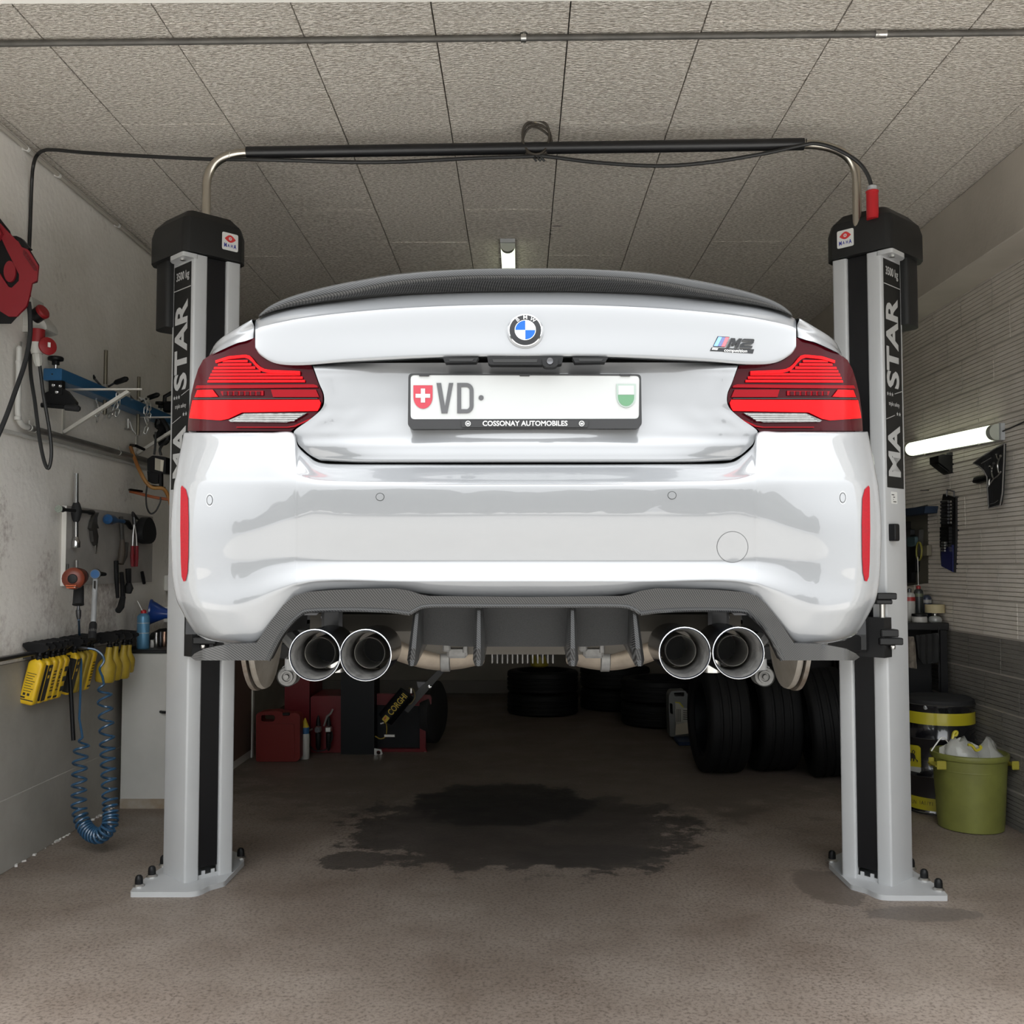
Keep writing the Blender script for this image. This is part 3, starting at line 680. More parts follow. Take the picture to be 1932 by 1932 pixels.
M_pgrey = mat('plate_letter_grey', (.055, .055, .058), .4)
# V D and dot drawn as embossed bars
fpoly([(823.5, 722.5), (832, 722.5), (839.5, 767), (847, 722.5), (855, 722.5), (844, 779.5), (833, 779.5)], M_pgrey, 'plate_letter', PL, .0145, .003)
Dp = lambda o: [(862.5 + o, 722.5 + o)] + [(880 + (13.5 - o) * sin(t), 737 - (14.5 - o) * cos(t)) for t in [i * pi / 16 for i in range(9)]] + [(880 + (13.5 - o) * cos(t), 765 + (14.5 - o) * sin(t)) for t in [i * pi / 16 for i in range(9)]] + [(862.5 + o, 779.5 - o)]
fpoly(Dp(0), M_pgrey, 'plate_letter', PL, .0145, .003, 30, holes=[Dp(7.5)])
fpoly(ell(907.7, 750.3, 4.8, n=16), M_pgrey, 'plate_dot', PL, .0145, .003, 9)
def shield(x0, x1, y0, y1): 
    c = (x0 + x1) / 2; h = (x1 - x0) / 2; ym = y0 + (y1 - y0) * .5
    return [(x0, y0), (x1, y0), (x1, ym)] + [(c + h * cos(t), ym + (y1 - ym) * sin(t)) for t in [i * pi / 12 for i in range(1, 12)]] + [(x0, ym)]
fpoly(shield(780, 816, 727, 771), mat('shield_red', (.30, .02, .035), .4), 'shield', PL, .0142, .0025, 30)
fpoly([(794, 733), (802, 733), (802, 743), (811.5, 743), (811.5, 750.5), (802, 750.5), (802, 759.5), (794, 759.5), (794, 750.5), (784, 750.5), (784, 743), (794, 743)], M_plate, 'shield_cross', PL, .0152, .0015)
fpoly(shield(1163, 1199.5, 724.5, 769), mat('shield_edge', (.24, .29, .26), .4), 'shield', PL, .0142, .0025, 30)
fpoly([(1166.5, 727.5), (1196, 727.5), (1196, 744.5), (1166.5, 744.5)], M_plate, 'shield_field', PL, .0152, .0015)
fpoly([(1166, 745), (1196.5, 745), (1196, 750)] + [(1181.3 + 15.2 * cos(t), 749 + 17 * sin(t)) for t in [i * pi / 10 for i in range(0, 11)]], mat('shield_green', (.07, .17, .09), .4), 'shield_field', PL, .0152, .0015, 30)
# emblem
on = onsurf(LV, 0.0)
ec = on(991, 625) + V((0, -.0015, 0)); EMB = thing('emblem', ec, None, None); EMB.parent = CAR; EMB.location = ec - wloc(CAR); EMB['label'] = 'round blue and white badge with black ring on the boot lid'
en = V((0, .13, .99)).normalized(); ex = X1; eno = -ex.cross(en).normalized() * -1; eno = ex.cross(en).normalized()
if eno.y > 0: eno = -eno
er = PY(991 + 31.5, 625, ec.y).x - ec.x
def eang(a, r, o): return ec + ex * (r * sin(a)) + en * (r * cos(a)) + eno * o
def ering(r0, r1, o0, o1, m, name, arc=(0, 2 * pi), n=48):
    g = MB(); P = [(r0, 0), (r0, o0), (r1, o1), (r1, 0)]
    k = n + 1
    g.grid([[eang(arc[0] + (arc[1] - arc[0]) * i / n, r, o) for r, o in P] for i in range(k)], True); return g.build(name, m, EMB, ang=40)
ering(er * 1.10, er * .995, .0005, .004, M_paint, 'seat_ring'); ering(er * 1.0, er * .95, .0055, .0065, M_chrome, 'outer_ring'); ering(er * .95, er * .62, .006, .007, mat('emblem_black', (.004, .004, .005), .2, 0, 0, spec=.3), 'black_ring')
ering(er * .63, er * .60, .0073, .0073, M_chrome, 'inner_ring')
M_blue = mat('emblem_blue', (.008, .075, .30), .3, 0, 0, spec=.15)
for k in range(4): ering(er * .605, .0001, .0069, .0072, M_blue if k in (1, 3) else M_wprint, 'quadrant', (k * pi / 2, (k + 1) * pi / 2), 12)
for a, ch in ((-.62, 'B'), (0, 'M'), (.62, 'W')):
    xd = ex * cos(a) - en * sin(a); yd = en * cos(a) + ex * sin(a)
    MB().text(ch, eang(a, er * .785, .0072), xd, yd, er * .33, .0006, .012, 1.05).build('letter', M_wprint, EMB, smooth=False)
# M2 competition badge
BD = thing('model_badge', on(1382, 650), None, None); BD.parent = CAR; BD.location = on(1382, 650) - wloc(CAR); BD['label'] = 'black model badge with blue and red stripes on the boot lid'
onb = lambda off: onsurf(LV, off)
def bpoly(L, m, name, off=.003, th=.004, step=30): return patch(L, onb(off), step, th).build(name, m, BD, ang=30)
M_bk = mat('gloss_black', (.005, .005, .006), .12, 0, 0, spec=.3)
bpoly([(1342.5, 655.5), (1423, 659), (1420.5, 667), (1339.5, 662)], M_bk, 'badge_plate', .0012, .002); bpoly([(1354, 634.5), (1376.5, 635.6), (1368, 654.8), (1345, 653.6)], M_bk, 'stripe_base', .0012, .002)
bpoly([(1355.5, 635.5), (1362.5, 636), (1354, 653), (1346.5, 652.5)], mat('stripe_blue', (.09, .26, .70), .3, 0, 1), 'stripe', .003, .002)
bpoly([(1362.8, 636), (1369, 636.3), (1361, 653.5), (1354.5, 653)], mat('stripe_navy', (.02, .04, .16), .3, 0, 1), 'stripe', .003, .002)
bpoly([(1369.2, 636.3), (1375.5, 636.6), (1367.5, 654), (1361.2, 653.6)], mat('stripe_red', (.70, .03, .05), .3, 0, 1), 'stripe', .003, .002)
o_ = onb(.004)
xd = (o_(1410, 650.5) - o_(1370, 648.6)).normalized(); M_wh = mat('badge_white', (.8, .8, .78), .3)
M_bedge = mat('badge_edge', (.12, .12, .115), .3, .4, .3)
for L in ([(1371, 655), (1379, 637.8), (1387, 638.2), (1388, 645), (1394, 638.5), (1400.5, 638.8), (1393.5, 655.6), (1387, 655.3), (1391, 646), (1385, 652), (1381.5, 651.8), (1381, 646), (1377.5, 655.2)],
          [(1401, 640), (1404, 638.9), (1421.5, 639.6), (1423.5, 641.5), (1422, 647.5), (1419, 649.5), (1404.5, 650.6), (1404, 652), (1420, 652.8), (1418.5, 657), (1396.5, 656), (1398.5, 648.5), (1401.5, 646.5), (1416, 645.5), (1416.5, 643.8), (1400, 643)]):
    bpoly(L, M_bk, 'badge_character', .0045, .004)
    k_ = len(L); MB().tube([onb(.0046)(*p) for p in L], .0004, 4, True).build('badge_outline', M_bedge, BD)
bpoly([(1344.5, 656.5), (1355, 657.2), (1353, 660.2), (1343, 659.6)], M_wh, 'badge_dash', .003, .001)
MB().text('competition', onb(.0032)(1387.5, 661.6), xd, Z1, .0098, .0004, .0, 1.22, .25).build('badge_lettering', M_wh, BD, smooth=False)
# handle recess, plate lamps, camera
HZ = lambda a, b_, o=.004: PY(a, b_, Y0 + .069 - o)
def hpoly(L, m, name, o, th, par=CAR): return patch(L, lambda a, b_: HZ(a, b_, o), 60, th).build(name, m, par, ang=30)
h1 = hpoly([(919, 673), (1063, 673), (1060, 686), (1052, 688), (926, 688), (921, 685)], M_black, 'boot_handle', .004, .03); hpoly([(929, 677.5), (1014, 677.5), (1013, 683.5), (931, 683.5)], M_gap, 'handle_slot', .0055, .002, h1)
for a, c in ((835, 903), (1080, 1147)):
    q = hpoly([(a, 674), (c, 674), (c - 5, 683), (a + 5, 684)], M_black, 'plate_lamp', .004, .03); hpoly([(a + 12, 677), (c - 9, 677), (c - 12, 681), (a + 13, 681)], M_gap, 'lamp_glass', .0055, .002, q)
cc = HZ(1037.5, 682, .010)
q = hpoly(roundp([(1022, 675), (1054, 675), (1052, 689), (1046, 692), (1030, 692), (1024, 689)], 4), M_black, 'reversing_camera', .012, .03)
MB().lathe([(0, -.004), (.006, -.004), (.0068, -.002), (.007, .004)], cc, (0, 1, 0), 20).build('camera_lens', M_glass, q); MB().lathe([(.0058, -.0045), (.0068, -.0050), (.0078, -.0035), (.0078, .002)], cc, (0, 1, 0), 20).build('lens_ring', M_dsteel, q)
# ---- bumper details
onB = lambda off: onsurf(BV, off)
for sg in (-1, 1):
    L = [(991 + sg * a, b_) for a, b_ in [(648, 916), (641, 923), (636.5, 940), (635.5, 990), (636, 1050), (637.5, 1080), (641, 1096), (645, 1097), (648.5, 1088), (650, 1060), (651, 1000), (650.5, 940), (650, 920)]]
    r = patch(L, onB(.0035), 6, .004).build('reflector', M_refl, CAR, ang=50)
    c = onB(0)(991 + sg * 638, 925)
for a, y, rx in ((395.5, 943.5, 5), (717, 937.5, 7.2), (1268, 934.5, 7.4), (1590, 939, 5)):
    big = rx < 6
    q = patch(ell(a, y, rx + .9, 7.6 if not big else 9.6), onB(.0006), 6, .002).build('parking_sensor', M_gap, CAR)
    patch(ell(a, y, rx - .1, 6.6 if not big else 8.4), onB(.0012), 6, .002).build('sensor_face', M_paint, q)
    if big: patch(ell(a, y, rx + 2.2, 12.5), onB(.0003), 6, .001, holes=[ell(a, y, rx + 1.5, 11.2)]).build('sensor_ring', mat('seam_grey', (.35, .36, .37), .5), q)
seam = mat('seam_dark', (.05, .05, .052), .6)
q = patch(ell(1382, 1032, 29.8, n=40), onB(.0004), 8, .001, holes=[ell(1382, 1032, 28.9, n=40)]).build('tow_cap_seam', seam, CAR)
patch(ell(1382, 1032, 28.6, n=40), onB(.0005), 8, .001).build('tow_cap', M_paint, CAR, ang=60)
# ---- exhaust: four tips, silencer, pipes
M_tip = mat('dark_chrome', (.045, .05, .065), .18, .9); M_tipin = mat('sooty_steel', (.30, .29, .275), .34, .55, col2=(.14, .135, .13), nscale=45); M_soot = mat('soot', (.004, .004, .004), .9)
for dx, sg in ((397, -1), (301, -1), (301, 1), (402, 1)):
    y = 1236 if sg < 0 else 1232; yy = Y0 - .012; c = PY(991 + sg * dx, y, yy)
    q = MB().lathe([(.050, .22), (.0525, .18), (.0535, .01), (.0545, .002), (.0540, -.0015), (.0520, -.002), (.0510, .001)], c, (0, 1, 0), 40, cap=False).build('exhaust_tip', M_tip, CAR)
    ax = (0, 1, 0)
    MB().lathe([(.0545, .003), (.0545, -.0012), (.0533, -.0022), (.0520, -.0005)], c, ax, 40, True).build('rim', M_chrome, q)
    MB().lathe([(.0525, -.0005), (.0495, .022), (.0460, .045), (.0430, .070), (.0425, .14)], c, ax, 40, cap=False).build('inner_wall', M_tipin, q)
    b = MB().lathe([(.034, .20), (.034, .058), (.0330, .0555), (.0315, .058), (.031, .20)], c, ax, 32, cap=False); b.build('inner_pipe', M_steel, q)
    MB().lathe([(0, .17), (.0305, .17), (.0305, .175)], c, ax, 24).build('soot_core', M_soot, q)
M_under = mat('under_steel', (.17, .14, .108), .40, .6, col2=(.11, .09, .07), nscale=14); M_alu = mat('cast_aluminium', (.15, .147, .143), .42, .7, col2=(.09, .088, .085), nscale=30)
part('silencer', mat('silencer_dark', (.05, .044, .036), .5, .5), CAR, ('box', (XC, Y0 + .42, 1.26), (1.05, .3, .16), None, .06))
for sg in (-1, 1):
    P = [PY(991 + sg * a, b_, Y0 + u) for a, b_, u in ((85, 1228, .40), (130, 1237, .38), (170, 1238, .36), (215, 1228, .34), (250, 1215, .32))]
    MB().tube(spline(P, 6), .034, 16).build('exhaust_pipe', M_under, CAR)
    a = PY(991 + sg * 150, 1238, Y0 + .365); t_ = V((sg, 0, 0)); q = MB().lathe([(.035, -.012), (.038, -.010), (.038, .010), (.035, .012)], a, t_, 20).build('pipe_clamp', M_alu, CAR)
    c = PY(991 + sg * 128, 1230, Y0 + .33); part('flap_motor', M_alu, CAR, ('box', c, (.05, .04, .028), None, .006), ('cyl', c + V((.02, -.02, 0)), c + V((.02, -.02, .03)), .006), ('box', c + V((-.025, -.01, .012)), (.02, .03, .02), None, .004))
    for a, b_ in ((220, 1164), (345, 1170)): c = PY(991 + sg * a, b_, Y0 + .30); part('exhaust_hanger', M_dsteel, CAR, ('box', c, (.07, .05, .05), None, .01), ('cyl', c + V((-.05, 0, .01)), c + V((.05, 0, .01)), .008))
    c = PY(991 + sg * 250, 1168, Y0 + .28); part('heat_shield', mat('perforated_aluminium', (.55, .54, .52), .4, .9, col2=(.25, .24, .23), nscale=160), CAR, ('box', c, (.13, .006, .035), Matrix.Rotation(sg * R(-12), 3, 'Y')))
    c = PY(991 + sg * 360, 1165, Y0 + .30); part('bumper_bracket', M_dsteel, CAR, ('box', c, (.05, .08, .09), None, .008), ('box', c + V((sg * .06, .02, .02)), (.08, .03, .03), None, .005))
# cooling fins of the final drive
c0 = PY(926, 1220, Y0 + .62); c1 = PY(1046, 1220, Y0 + .62); cb = PY(986, 1252, Y0 + .62)
dv = part('final_drive', M_alu, CAR, ('bx', c0.x, c1.x, Y0 + .62, Y0 + .95, c0.z - .008, c0.z + .16, .01))
for i in range(13):
    xx = c0.x + .004 + (c1.x - c0.x - .008) * i / 12; part('cooling_fin', M_alu, dv, ('bx', xx - .002, xx + .002, Y0 + .62, Y0 + .9, cb.z, c0.z, .001))
# rear hubs: disc, dust shield, trailing arm bush
for sg in (-1, 1):
    p = PY(491 if sg < 0 else 1493, 1302, Y0 + .80); hz = p.z + .185
    h = MB().lathe([(.06, -.035), (.075, -.03), (.10, 0), (.185, .0), (.185, .012), (.16, .020), (.06, .02)], (p.x + sg * .00, Y0 + .80, hz), (sg, 0, 0), 48).build('brake_disc', mat('rusty_disc', (.17, .15, .13), .45, .6, col2=(.10, .075, .055), nscale=20), CAR)
    q = MB().lathe([(.02, -.05), (.09, -.045), (.14, -.03), (.178, -.022), (.181, -.012), (.178, -.006)], (p.x, Y0 + .80, hz), (sg, 0, 0), 40).build('dust_shield', mat('shield_beige', (.15, .13, .105), .55, .4, col2=(.21, .19, .165), nscale=12), CAR)
    part('hub', M_alu, CAR, ('cyl', (p.x, Y0 + .80, hz), (p.x + sg * .09, Y0 + .80, hz), .075, 24), ('cyl', (p.x + sg * .09, Y0 + .80, hz), (p.x + sg * .12, Y0 + .80, hz), .035, 20))
    part('caliper', mat('caliper_blue', (.04, .10, .30), .35), CAR, ('box', (p.x + sg * .01, Y0 + .96, hz + .05), (.10, .09, .20), None, .02))
    c = PY(541 if sg < 0 else 1443, 1277, Y0 + .50)
    MB().lathe([(0, -.008), (.006, -.008), (.007, 0), (.011, 0), (.012, -.004), (.016, -.004), (.017, .004), (.024, .004), (.026, .0), (.026, .05)], c, (0, 1, 0), 28).build('arm_bush', M_alu, CAR)
    part('suspension_arm', mat('arm_steel', (.20, .20, .20), .45, .7), CAR, ('tube', [c + V((0, .03, .005)), c + V((-sg * .03, .1, .05)), c + V((sg * .05, .22, .10)), (p.x - sg * .05, Y0 + .78, hz)], .026, 10), ('tube', [c + V((-sg * .025, .0, .03)), c + V((-sg * .05, .05, .06)), c + V((-sg * .2, .2, .1))], .02, 10), ('box', c + V((-sg * .012, .01, .032)), (.035, .03, .04), None, .006))
ARC = {1: (0, pi), -1: (0, pi)}
# floor pan, sills, wheel-arch liners
part('floor_pan', mat('underseal', (.018, .018, .018), .8), CAR, ('bx', XC - .80, XC + .80, Y0 + 1.25, Y0 + 3.1, 1.13, 1.20, .02), ('bx', XC - .62, XC + .62, Y0 + .55, Y0 + 1.3, 1.34, 1.6), ('bx', XC - .62, XC + .62, Y0 + 3.1, Y0 + 4.2, 1.2, 1.6), ('bx', XC - .70, XC + .70, Y0 + .26, Y0 + .6, 1.36, 1.5))
for sg in (-1, 1):
    for u in (.80, 3.49):
        MB().lathe([(.345, .0), (.345, .25), (.05, .25)], (XC + sg * .87, Y0 + u, 1.22), (-sg, 0, 0), 24, arc=ARC[sg]).build('wheel_arch_liner', M_rubber, CAR)
# ================================================================ two-post lift
LXC = .068
M_post = mat('lift_grey_enamel', (.43, .435, .44), .36, 0, .2, col2=(.41, .415, .42), nscale=4)
M_strip = mat('lift_label_anthracite', (.013, .013, .0125), .5, spec=.25); M_ltxt = mat('lift_label_print', (.42, .42, .415), .5)
c45 = cos(pi / 4)
def lift_post(sg, A, nm):
    A = V((*A, 0)); e1 = V((-sg * c45, c45, 0)); e2 = V((sg * c45, c45, 0)); Zv = V((0, 0, 1))   # sg=-1: left post
    root = thing('lift_post', A + e1 * .11 + e2 * .1, 'grey steel lift post %s' % nm, 'lift post', 'car lift posts')
    def at(a, b_, z): return A + e1 * a + e2 * b_ + Zv * z
    W, D, H = .232, .205, 2.78
    prof = roundp([(0, 0), (.068, 0), (.068, .030), (.060, .030), (.060, .010), (.010, .010), (.010, D - .01), (W - .01, D - .01), (W - .01, .010), (W - .060, .010), (W - .060, .030), (W - .068, .030), (W - .068, 0), (W, 0), (W, D), (0, D)], .010, 3)
    MB().prism(prof, A + Zv * .022, e1, e2, Zv * (H - .022)).build('column', M_post, root, ang=50)
    part('cover_strip', mat('black_cover_strip', (.004, .004, .005), .35, spec=.3), root, ('prism', [(.072, .014), (W - .072, .014), (W - .072, .020), (.072, .020)], A + Zv * .07, e1, e2, Zv * (H - .07)))
    # foot comb between the flanges
    part('foot_comb', M_post, root, ('prism', [(.068, 0), (.164, 0), (.164, .016), (.150, .016), (.150, .032), (.134, .032), (.134, .016), (.104, .016), (.104, .032), (.088, .032), (.088, .016), (.068, .016)], at(0, .012, .022), e1, Zv, e2 * .006))
    # base plate: outline taken on the floor
    bl = [(245, 1683), (300, 1683), (358, 1683), (372, 1681.5), (384, 1677), (395, 1671), (424, 1663), (461, 1624), (456, 1612), (420, 1598), (330, 1604), (314, 1630), (300, 1640), (286, 1648), (268, 1661), (256, 1668)]
    pts = [PZ(a, b_, .022) for a, b_ in bl]; off = V((0, 0, 0))
    if sg > 0: pts = [V((2 * LXC - p.x, p.y, 0)) for p in pts]; off = V((-.002, -.02, 0))
    pl = roundp([(p.x + off.x, p.y + off.y) for p in pts], .012, 2)
    bp = MB().prism(pl, (0, 0, 0), X1, V((0, 1, 0)), Zv * .022).build('base_plate', M_post, root, ang=40)
    for a, b_ in ((262, 1672), (286.5, 1654), (309, 1633), (454, 1619)):
        p = PZ(a, b_, .022); p = V(((p.x if sg < 0 else 2 * LXC - p.x) + off.x, p.y + off.y, .022))
        q = MB().lathe([(.017, .010), (.017, .028), (.015, .040), (.009, .047), (0, .049)], p, Zv, 16).build('anchor_bolt', M_black, root); MB().lathe([(.024, 0), (.024, .005), (.015, .012)], p, Zv, 20).build('washer', M_steel, q)
    # head bracket on the outer face, black cover, drive housing
    part('head_bracket', M_post, root, ('prism', roundp([(-.055, -.004), (.02, -.004), (.02, .15), (-.03, .15), (-.055, .12)], .012, 3), A + Zv * (H - .02), e1, e2, Zv * .02))
    bo = at(-.028, .05, H - .026); MB().lathe([(.012, 0), (.012, .006)], bo, Zv, 6).build('bolt', M_steel, root)
    cp_ = roundp([(-.052, .012), (-.03, -.018), (.225, -.018), (.268, .03), (.268, .265), (.21, .345), (-.02, .355), (-.06, .30)], .012, 2)
    cx, cy = .105, .15
    cov = MB(); rings = []
    for k, z in ((1.0, H + .004), (1.0, H + .12), (.93, H + .165), (.72, H + .205), (.60, H + .208)):
        rings.append([at(cx + (p[0] - cx) * k, cy + (p[1] - cy) * k, z) for p in cp_])
    cov.grid(rings, sg > 0, True); k_ = len(cp_); cov.f.append(tuple(range(k_))[::-1] if sg < 0 else tuple(range(k_))); t_ = tuple(4 * k_ + i for i in range(k_)); cov.f.append(t_ if sg < 0 else t_[::-1])
    cv = cov.build('top_cover', M_dkgrey, root, ang=25)
    part('drive_housing', M_dkgrey, root, ('prism', roundp([(-.035, .19), (.16, .19), (.16, .33), (.0, .335), (-.035, .30)], .02, 3), A + Zv * (H - .30), e1, e2, Zv * .31))
    for b_, z in ((.10, H + .135), (.085, H + .03)): pass
    # maker's sticker on the front facet of the cover: white tile, red eye, blue letters
    so = at(.165 if sg < 0 else .155, -.0185, H + .085)
    xd = e1 if sg < 0 else -e1; no = -e2
    st = MB().prism(roundp([(-.040, -.040), (.040, -.040), (.040, .040), (-.040, .040)], .008, 3), so, xd, Zv, no * .0012).build('sticker', mat('sticker_white', (.62, .62, .60), .4), root, smooth=False)
    M_srd = mat('sticker_red', (.55, .03, .03), .4); M_sbl = mat('sticker_blue', (.03, .04, .28), .4)
    eye = [(-.028 + .056 * i / 12, .012 + .019 * sin(pi * i / 12)) for i in range(13)] + [(.028 - .056 * i / 12, .012 - .015 * sin(pi * i / 12)) for i in range(1, 12)]
    MB().prism(eye, so + no * .0013, xd, Zv, no * .0005).build('sticker_eye', M_srd, st, smooth=False)
    MB().prism([(.009 * (1 if i % 2 else .72) * cos(i * pi / 8), .014 + .009 * (1 if i % 2 else .72) * sin(i * pi / 8)) for i in range(16)], so + no * .002, xd, Zv, no * .0005).build('sticker_gear', mat('sticker_white', (.62, .62, .60), .4), st, smooth=False)
    MB().lathe([(0, .0030), (.003, .0030), (.003, 0)], so + no * .0001 + Zv * .014, no, 10).build('sticker_pupil', M_srd, st, smooth=False)
    for ch, xx, hh in (('M', -.024, .026), ('A', -.008, .020), ('H', .008, .020), ('A', .024, .026)): MB().text(ch, so + no * .0014 + xd * xx + Zv * -.019, xd, Zv, hh, .0005, .03, .72).build('sticker_letter', M_sbl, st, smooth=False)
    # lettered strip on the outer face (normal -e1): runs up the post
    fo = A - e1 * .0006; fx = -e2 if sg < 0 else e2        # text x-axis direction seen from outside
    bc_ = D / 2 + .0
    def F(b_, z): return fo + e2 * b_ + Zv * z
    zt, zb = 2.752, 1.735
    n1_ = -e1
    sp = MB().prism([(.022, zb), (D - .022, zb), (D - .022, zt), (.022, zt)], fo, e2, Zv, n1_ * .0008).build('label_strip', M_strip, root, smooth=False)
    def stx(t, z, h, rot, xs=1.0, of=.01, b_=bc_, name='strip_lettering'):
        o = F(b_, z) + n1_ * .0009
        if rot: MB().text(t, o, Zv, -fx, h, .0004, of, xs).build(name, M_ltxt, sp, smooth=False)
        else: MB().text(t, o, fx, Zv, h, .0004, of, xs).build(name, M_ltxt, sp, smooth=False)
    def sln(b0, z0, b1, z1, w_=.004):
        d = F(b1, z1) - F(b0, z0); nn = d.cross(n1_).normalized() * (w_ / 2); o = [F(b0, z0) + nn, F(b1, z1) + nn, F(b1, z1) - nn, F(b0, z0) - nn]
        m = MB().add([p + n1_ * .0014 for p in o], [(0, 1, 2, 3)]); 
        if (m.v[1] - m.v[0]).cross(m.v[2] - m.v[0]).dot(n1_) < 0: m.f = [f[::-1] for f in m.f]
        m.build('strip_line', M_ltxt, sp, smooth=False)
    stx('3500 kg', 2.700, .052, False, .74, .015)
    sln(.022, 2.640, D - .022, 2.640)
    stx('STAR', 2.378, .158, True, 1.08, .032)
    stx('MA', 1.893, .158, True, 1.0, .032)
    s_ = -1 if sg < 0 else 1
    bL = lambda t: (D - .022 - t) if sg < 0 else (.022 + t)
    for i in range(3):
        o = F(bL(.020 + .022 * i), 2.150) + n1_ * .0009
        MB().prism([((.010 if k % 2 == 0 else .0042) * sin(k * pi / 5), (.010 if k % 2 == 0 else .0042) * cos(k * pi / 5)) for k in range(10)], o, fx, Zv, n1_ * .0005).build('strip_star', M_ltxt, sp, smooth=False)
    sln(bL(.085), 2.155, bL(.16), 2.175, .003)
    MB().text('triple safety', F(bc_, 2.108) + n1_ * .0009, fx, Zv, .026, .0004, .0, .85).build('strip_lettering', M_ltxt, sp, smooth=False)
    for i in range(2):
        o = F(bL(.11 + .024 * i), 2.068) + n1_ * .0009
        MB().prism([((.010 if k % 2 == 0 else .0042) * sin(k * pi / 5), (.010 if k % 2 == 0 else .0042) * cos(k * pi / 5)) for k in range(10)], o, fx, Zv, n1_ * .0005).build('strip_star', M_ltxt, sp, smooth=False)
    sln(bL(.0), 2.035, bL(.085), 2.06, .003)
    if sg > 0:
        q = MB().prism(roundp([(.055, 1.665), (.115, 1.665), (.115, 1.718), (.055, 1.718)], .004, 2), fo, e2, Zv, n1_ * .001).build('notice_sticker', mat('sticker_white', (.62, .62, .60), .4), root, smooth=False)
        for i, (w0, w1) in enumerate(((.060, .085), (.075, .092), (.075, .080), (.075, .105))): MB().prism([(w0, 1.706 - i * .010), (w1, 1.706 - i * .010), (w1, 1.702 - i * .010), (w0, 1.702 - i * .010)], fo + n1_ * .001, e2, Zv, n1_ * .0005).build('sticker_line', M_print, q, smooth=False)
        part('control_box', M_black, root, ('prism', roundp([(.028, 1.50), (.072, 1.50), (.072, 1.575), (.028, 1.575)], .006, 2), fo, e2, Zv, n1_ * .03, .004))
    # carriage, arms
    M_arm = mat('lift_arm_black', (.010, .010, .0105), .45, spec=.3)
    cz = 1.10
    cg = MB().prism([(-.02, -.075), (W + .02, -.075), (W + .02, -.004), (-.02, -.004)], A + Zv * (cz - .10), e1, e2, Zv * .17).build('carriage', M_arm, root, ang=30)
    oc = at(-.012, -.045, 0) + V((.085 if sg < 0 else 0, 0, 0))
    part('lock_upper', M_arm, root, ('box', oc + Zv * 1.262, (.085, .06, .028), None, .004), ('box', oc + Zv * 1.238 + V((-sg * .01, 0, 0)), (.07, .05, .020), None, .004))
    part('lock_rod', M_steel, root, ('cyl', oc + Zv * 1.10 + V((-sg * .012, 0, 0)), oc + Zv * 1.24 + V((-sg * .012, 0, 0)), .011, 14))
    part('lock_lower', M_arm, root, ('box', oc + Zv * 1.105 + V((sg * .01, 0, 0)), (.075, .06, .032), None, .004), ('box', oc + Zv * 1.07 + V((sg * .016, 0, 0)), (.10, .06, .030), None, .004))
    part('bolt', M_steel, root, ('lathe', [(.010, .0), (.012, .006), (.012, .014), (.006, .02)], oc + Zv * 1.036 + V((sg * .03, 0, 0)), (0, 0, 1), 10))
    pc = at(.116, -.07, cz)
    for u, nm_ in ((1.55, 'rear'), (2.80, 'front')):
        tip = V((XC + sg * .68, Y0 + u, cz - .045)); base = pc + V((0, 0, -.04)); d = (tip - base); d.z = 0; L = d.length; d.normalize()
        Rm = Matrix.Rotation(math.atan2(d.y, d.x), 3, 'Z')
        am = part('lift_arm', M_arm, root, ('box', base + d * (L * .3), (L * .6, .10, .07), Rm, .008), ('box', base + d * (L * .68), (L * .62, .075, .05), Rm, .006))
        part('arm_pad', M_rubber, am, ('cyl', V((tip.x, tip.y, cz - .03)), V((tip.x, tip.y, 1.1305)), .06, 24))
        part('pad_screw', M_steel, am, ('cyl', V((tip.x, tip.y, cz - .09)), V((tip.x, tip.y, cz - .02)), .03, 20))
    part('arm_block', M_arm, root, ('box', pc + V((-sg * .07, -.02, .0)), (.22, .09, .16), None, .012))
    return root
lift_post(-1, (-1.453, 4.491), 'with black top cover, beside the blue coiled hose')
lift_post(1, (1.587, 4.470), 'with black top cover, in front of the oil drum')
# ---- hoop pipe over the car with black sleeve
yp0, yp1 = 4.60, 4.55
L0 = PY(389, 405, yp0); R0 = PY(1617, 392, yp1); LT = PY(470, 288, yp0); RT = PY(1512, 272, yp1)
HP = thing('crossover_pipe', (LXC, 4.58, 3.2), 'bent steel pipe with long black sleeve bridging the two lift posts', 'pipe')
def bend(a, cnr, b_, n=10): return [a * (1 - t) ** 2 + cnr * (2 * t * (1 - t)) + b_ * t * t for t in [i / n for i in range(n + 1)]]
M_nick = mat('brushed_nickel', (.58, .54, .47), .28, 1.0)
def hoop(P0, T): 
    cn = V((P0.x, P0.y, T.z)); a = P0 + (cn - P0) * .22; out = []
    q = V((P0.x, P0.y, P0.z + (T.z - P0.z) * .45))
    return [V((P0.x, P0.y, P0.z - .1)), P0] + bend(q, cn, T, 14)
MB().tube(hoop(L0, LT), .020, 16).build('pipe_bend', M_nick, HP); MB().tube(hoop(R0, RT), .020, 16).build('pipe_bend', M_nick, HP)
MB().cyl(LT + V((-.01, 0, 0)), RT + V((.01, 0, 0)), .027, 20).build('sleeve', mat('sleeve_black', (.008, .008, .009), .4), HP)
for p in (PY(435, 293, yp0), PY(1519, 271, yp1)): MB().lathe([(.0205, -.002), (.0215, 0), (.0205, .002)], p, (1, 0, -.2), 16).build('cable_tie', M_white if p.x < 0 else M_black, HP)
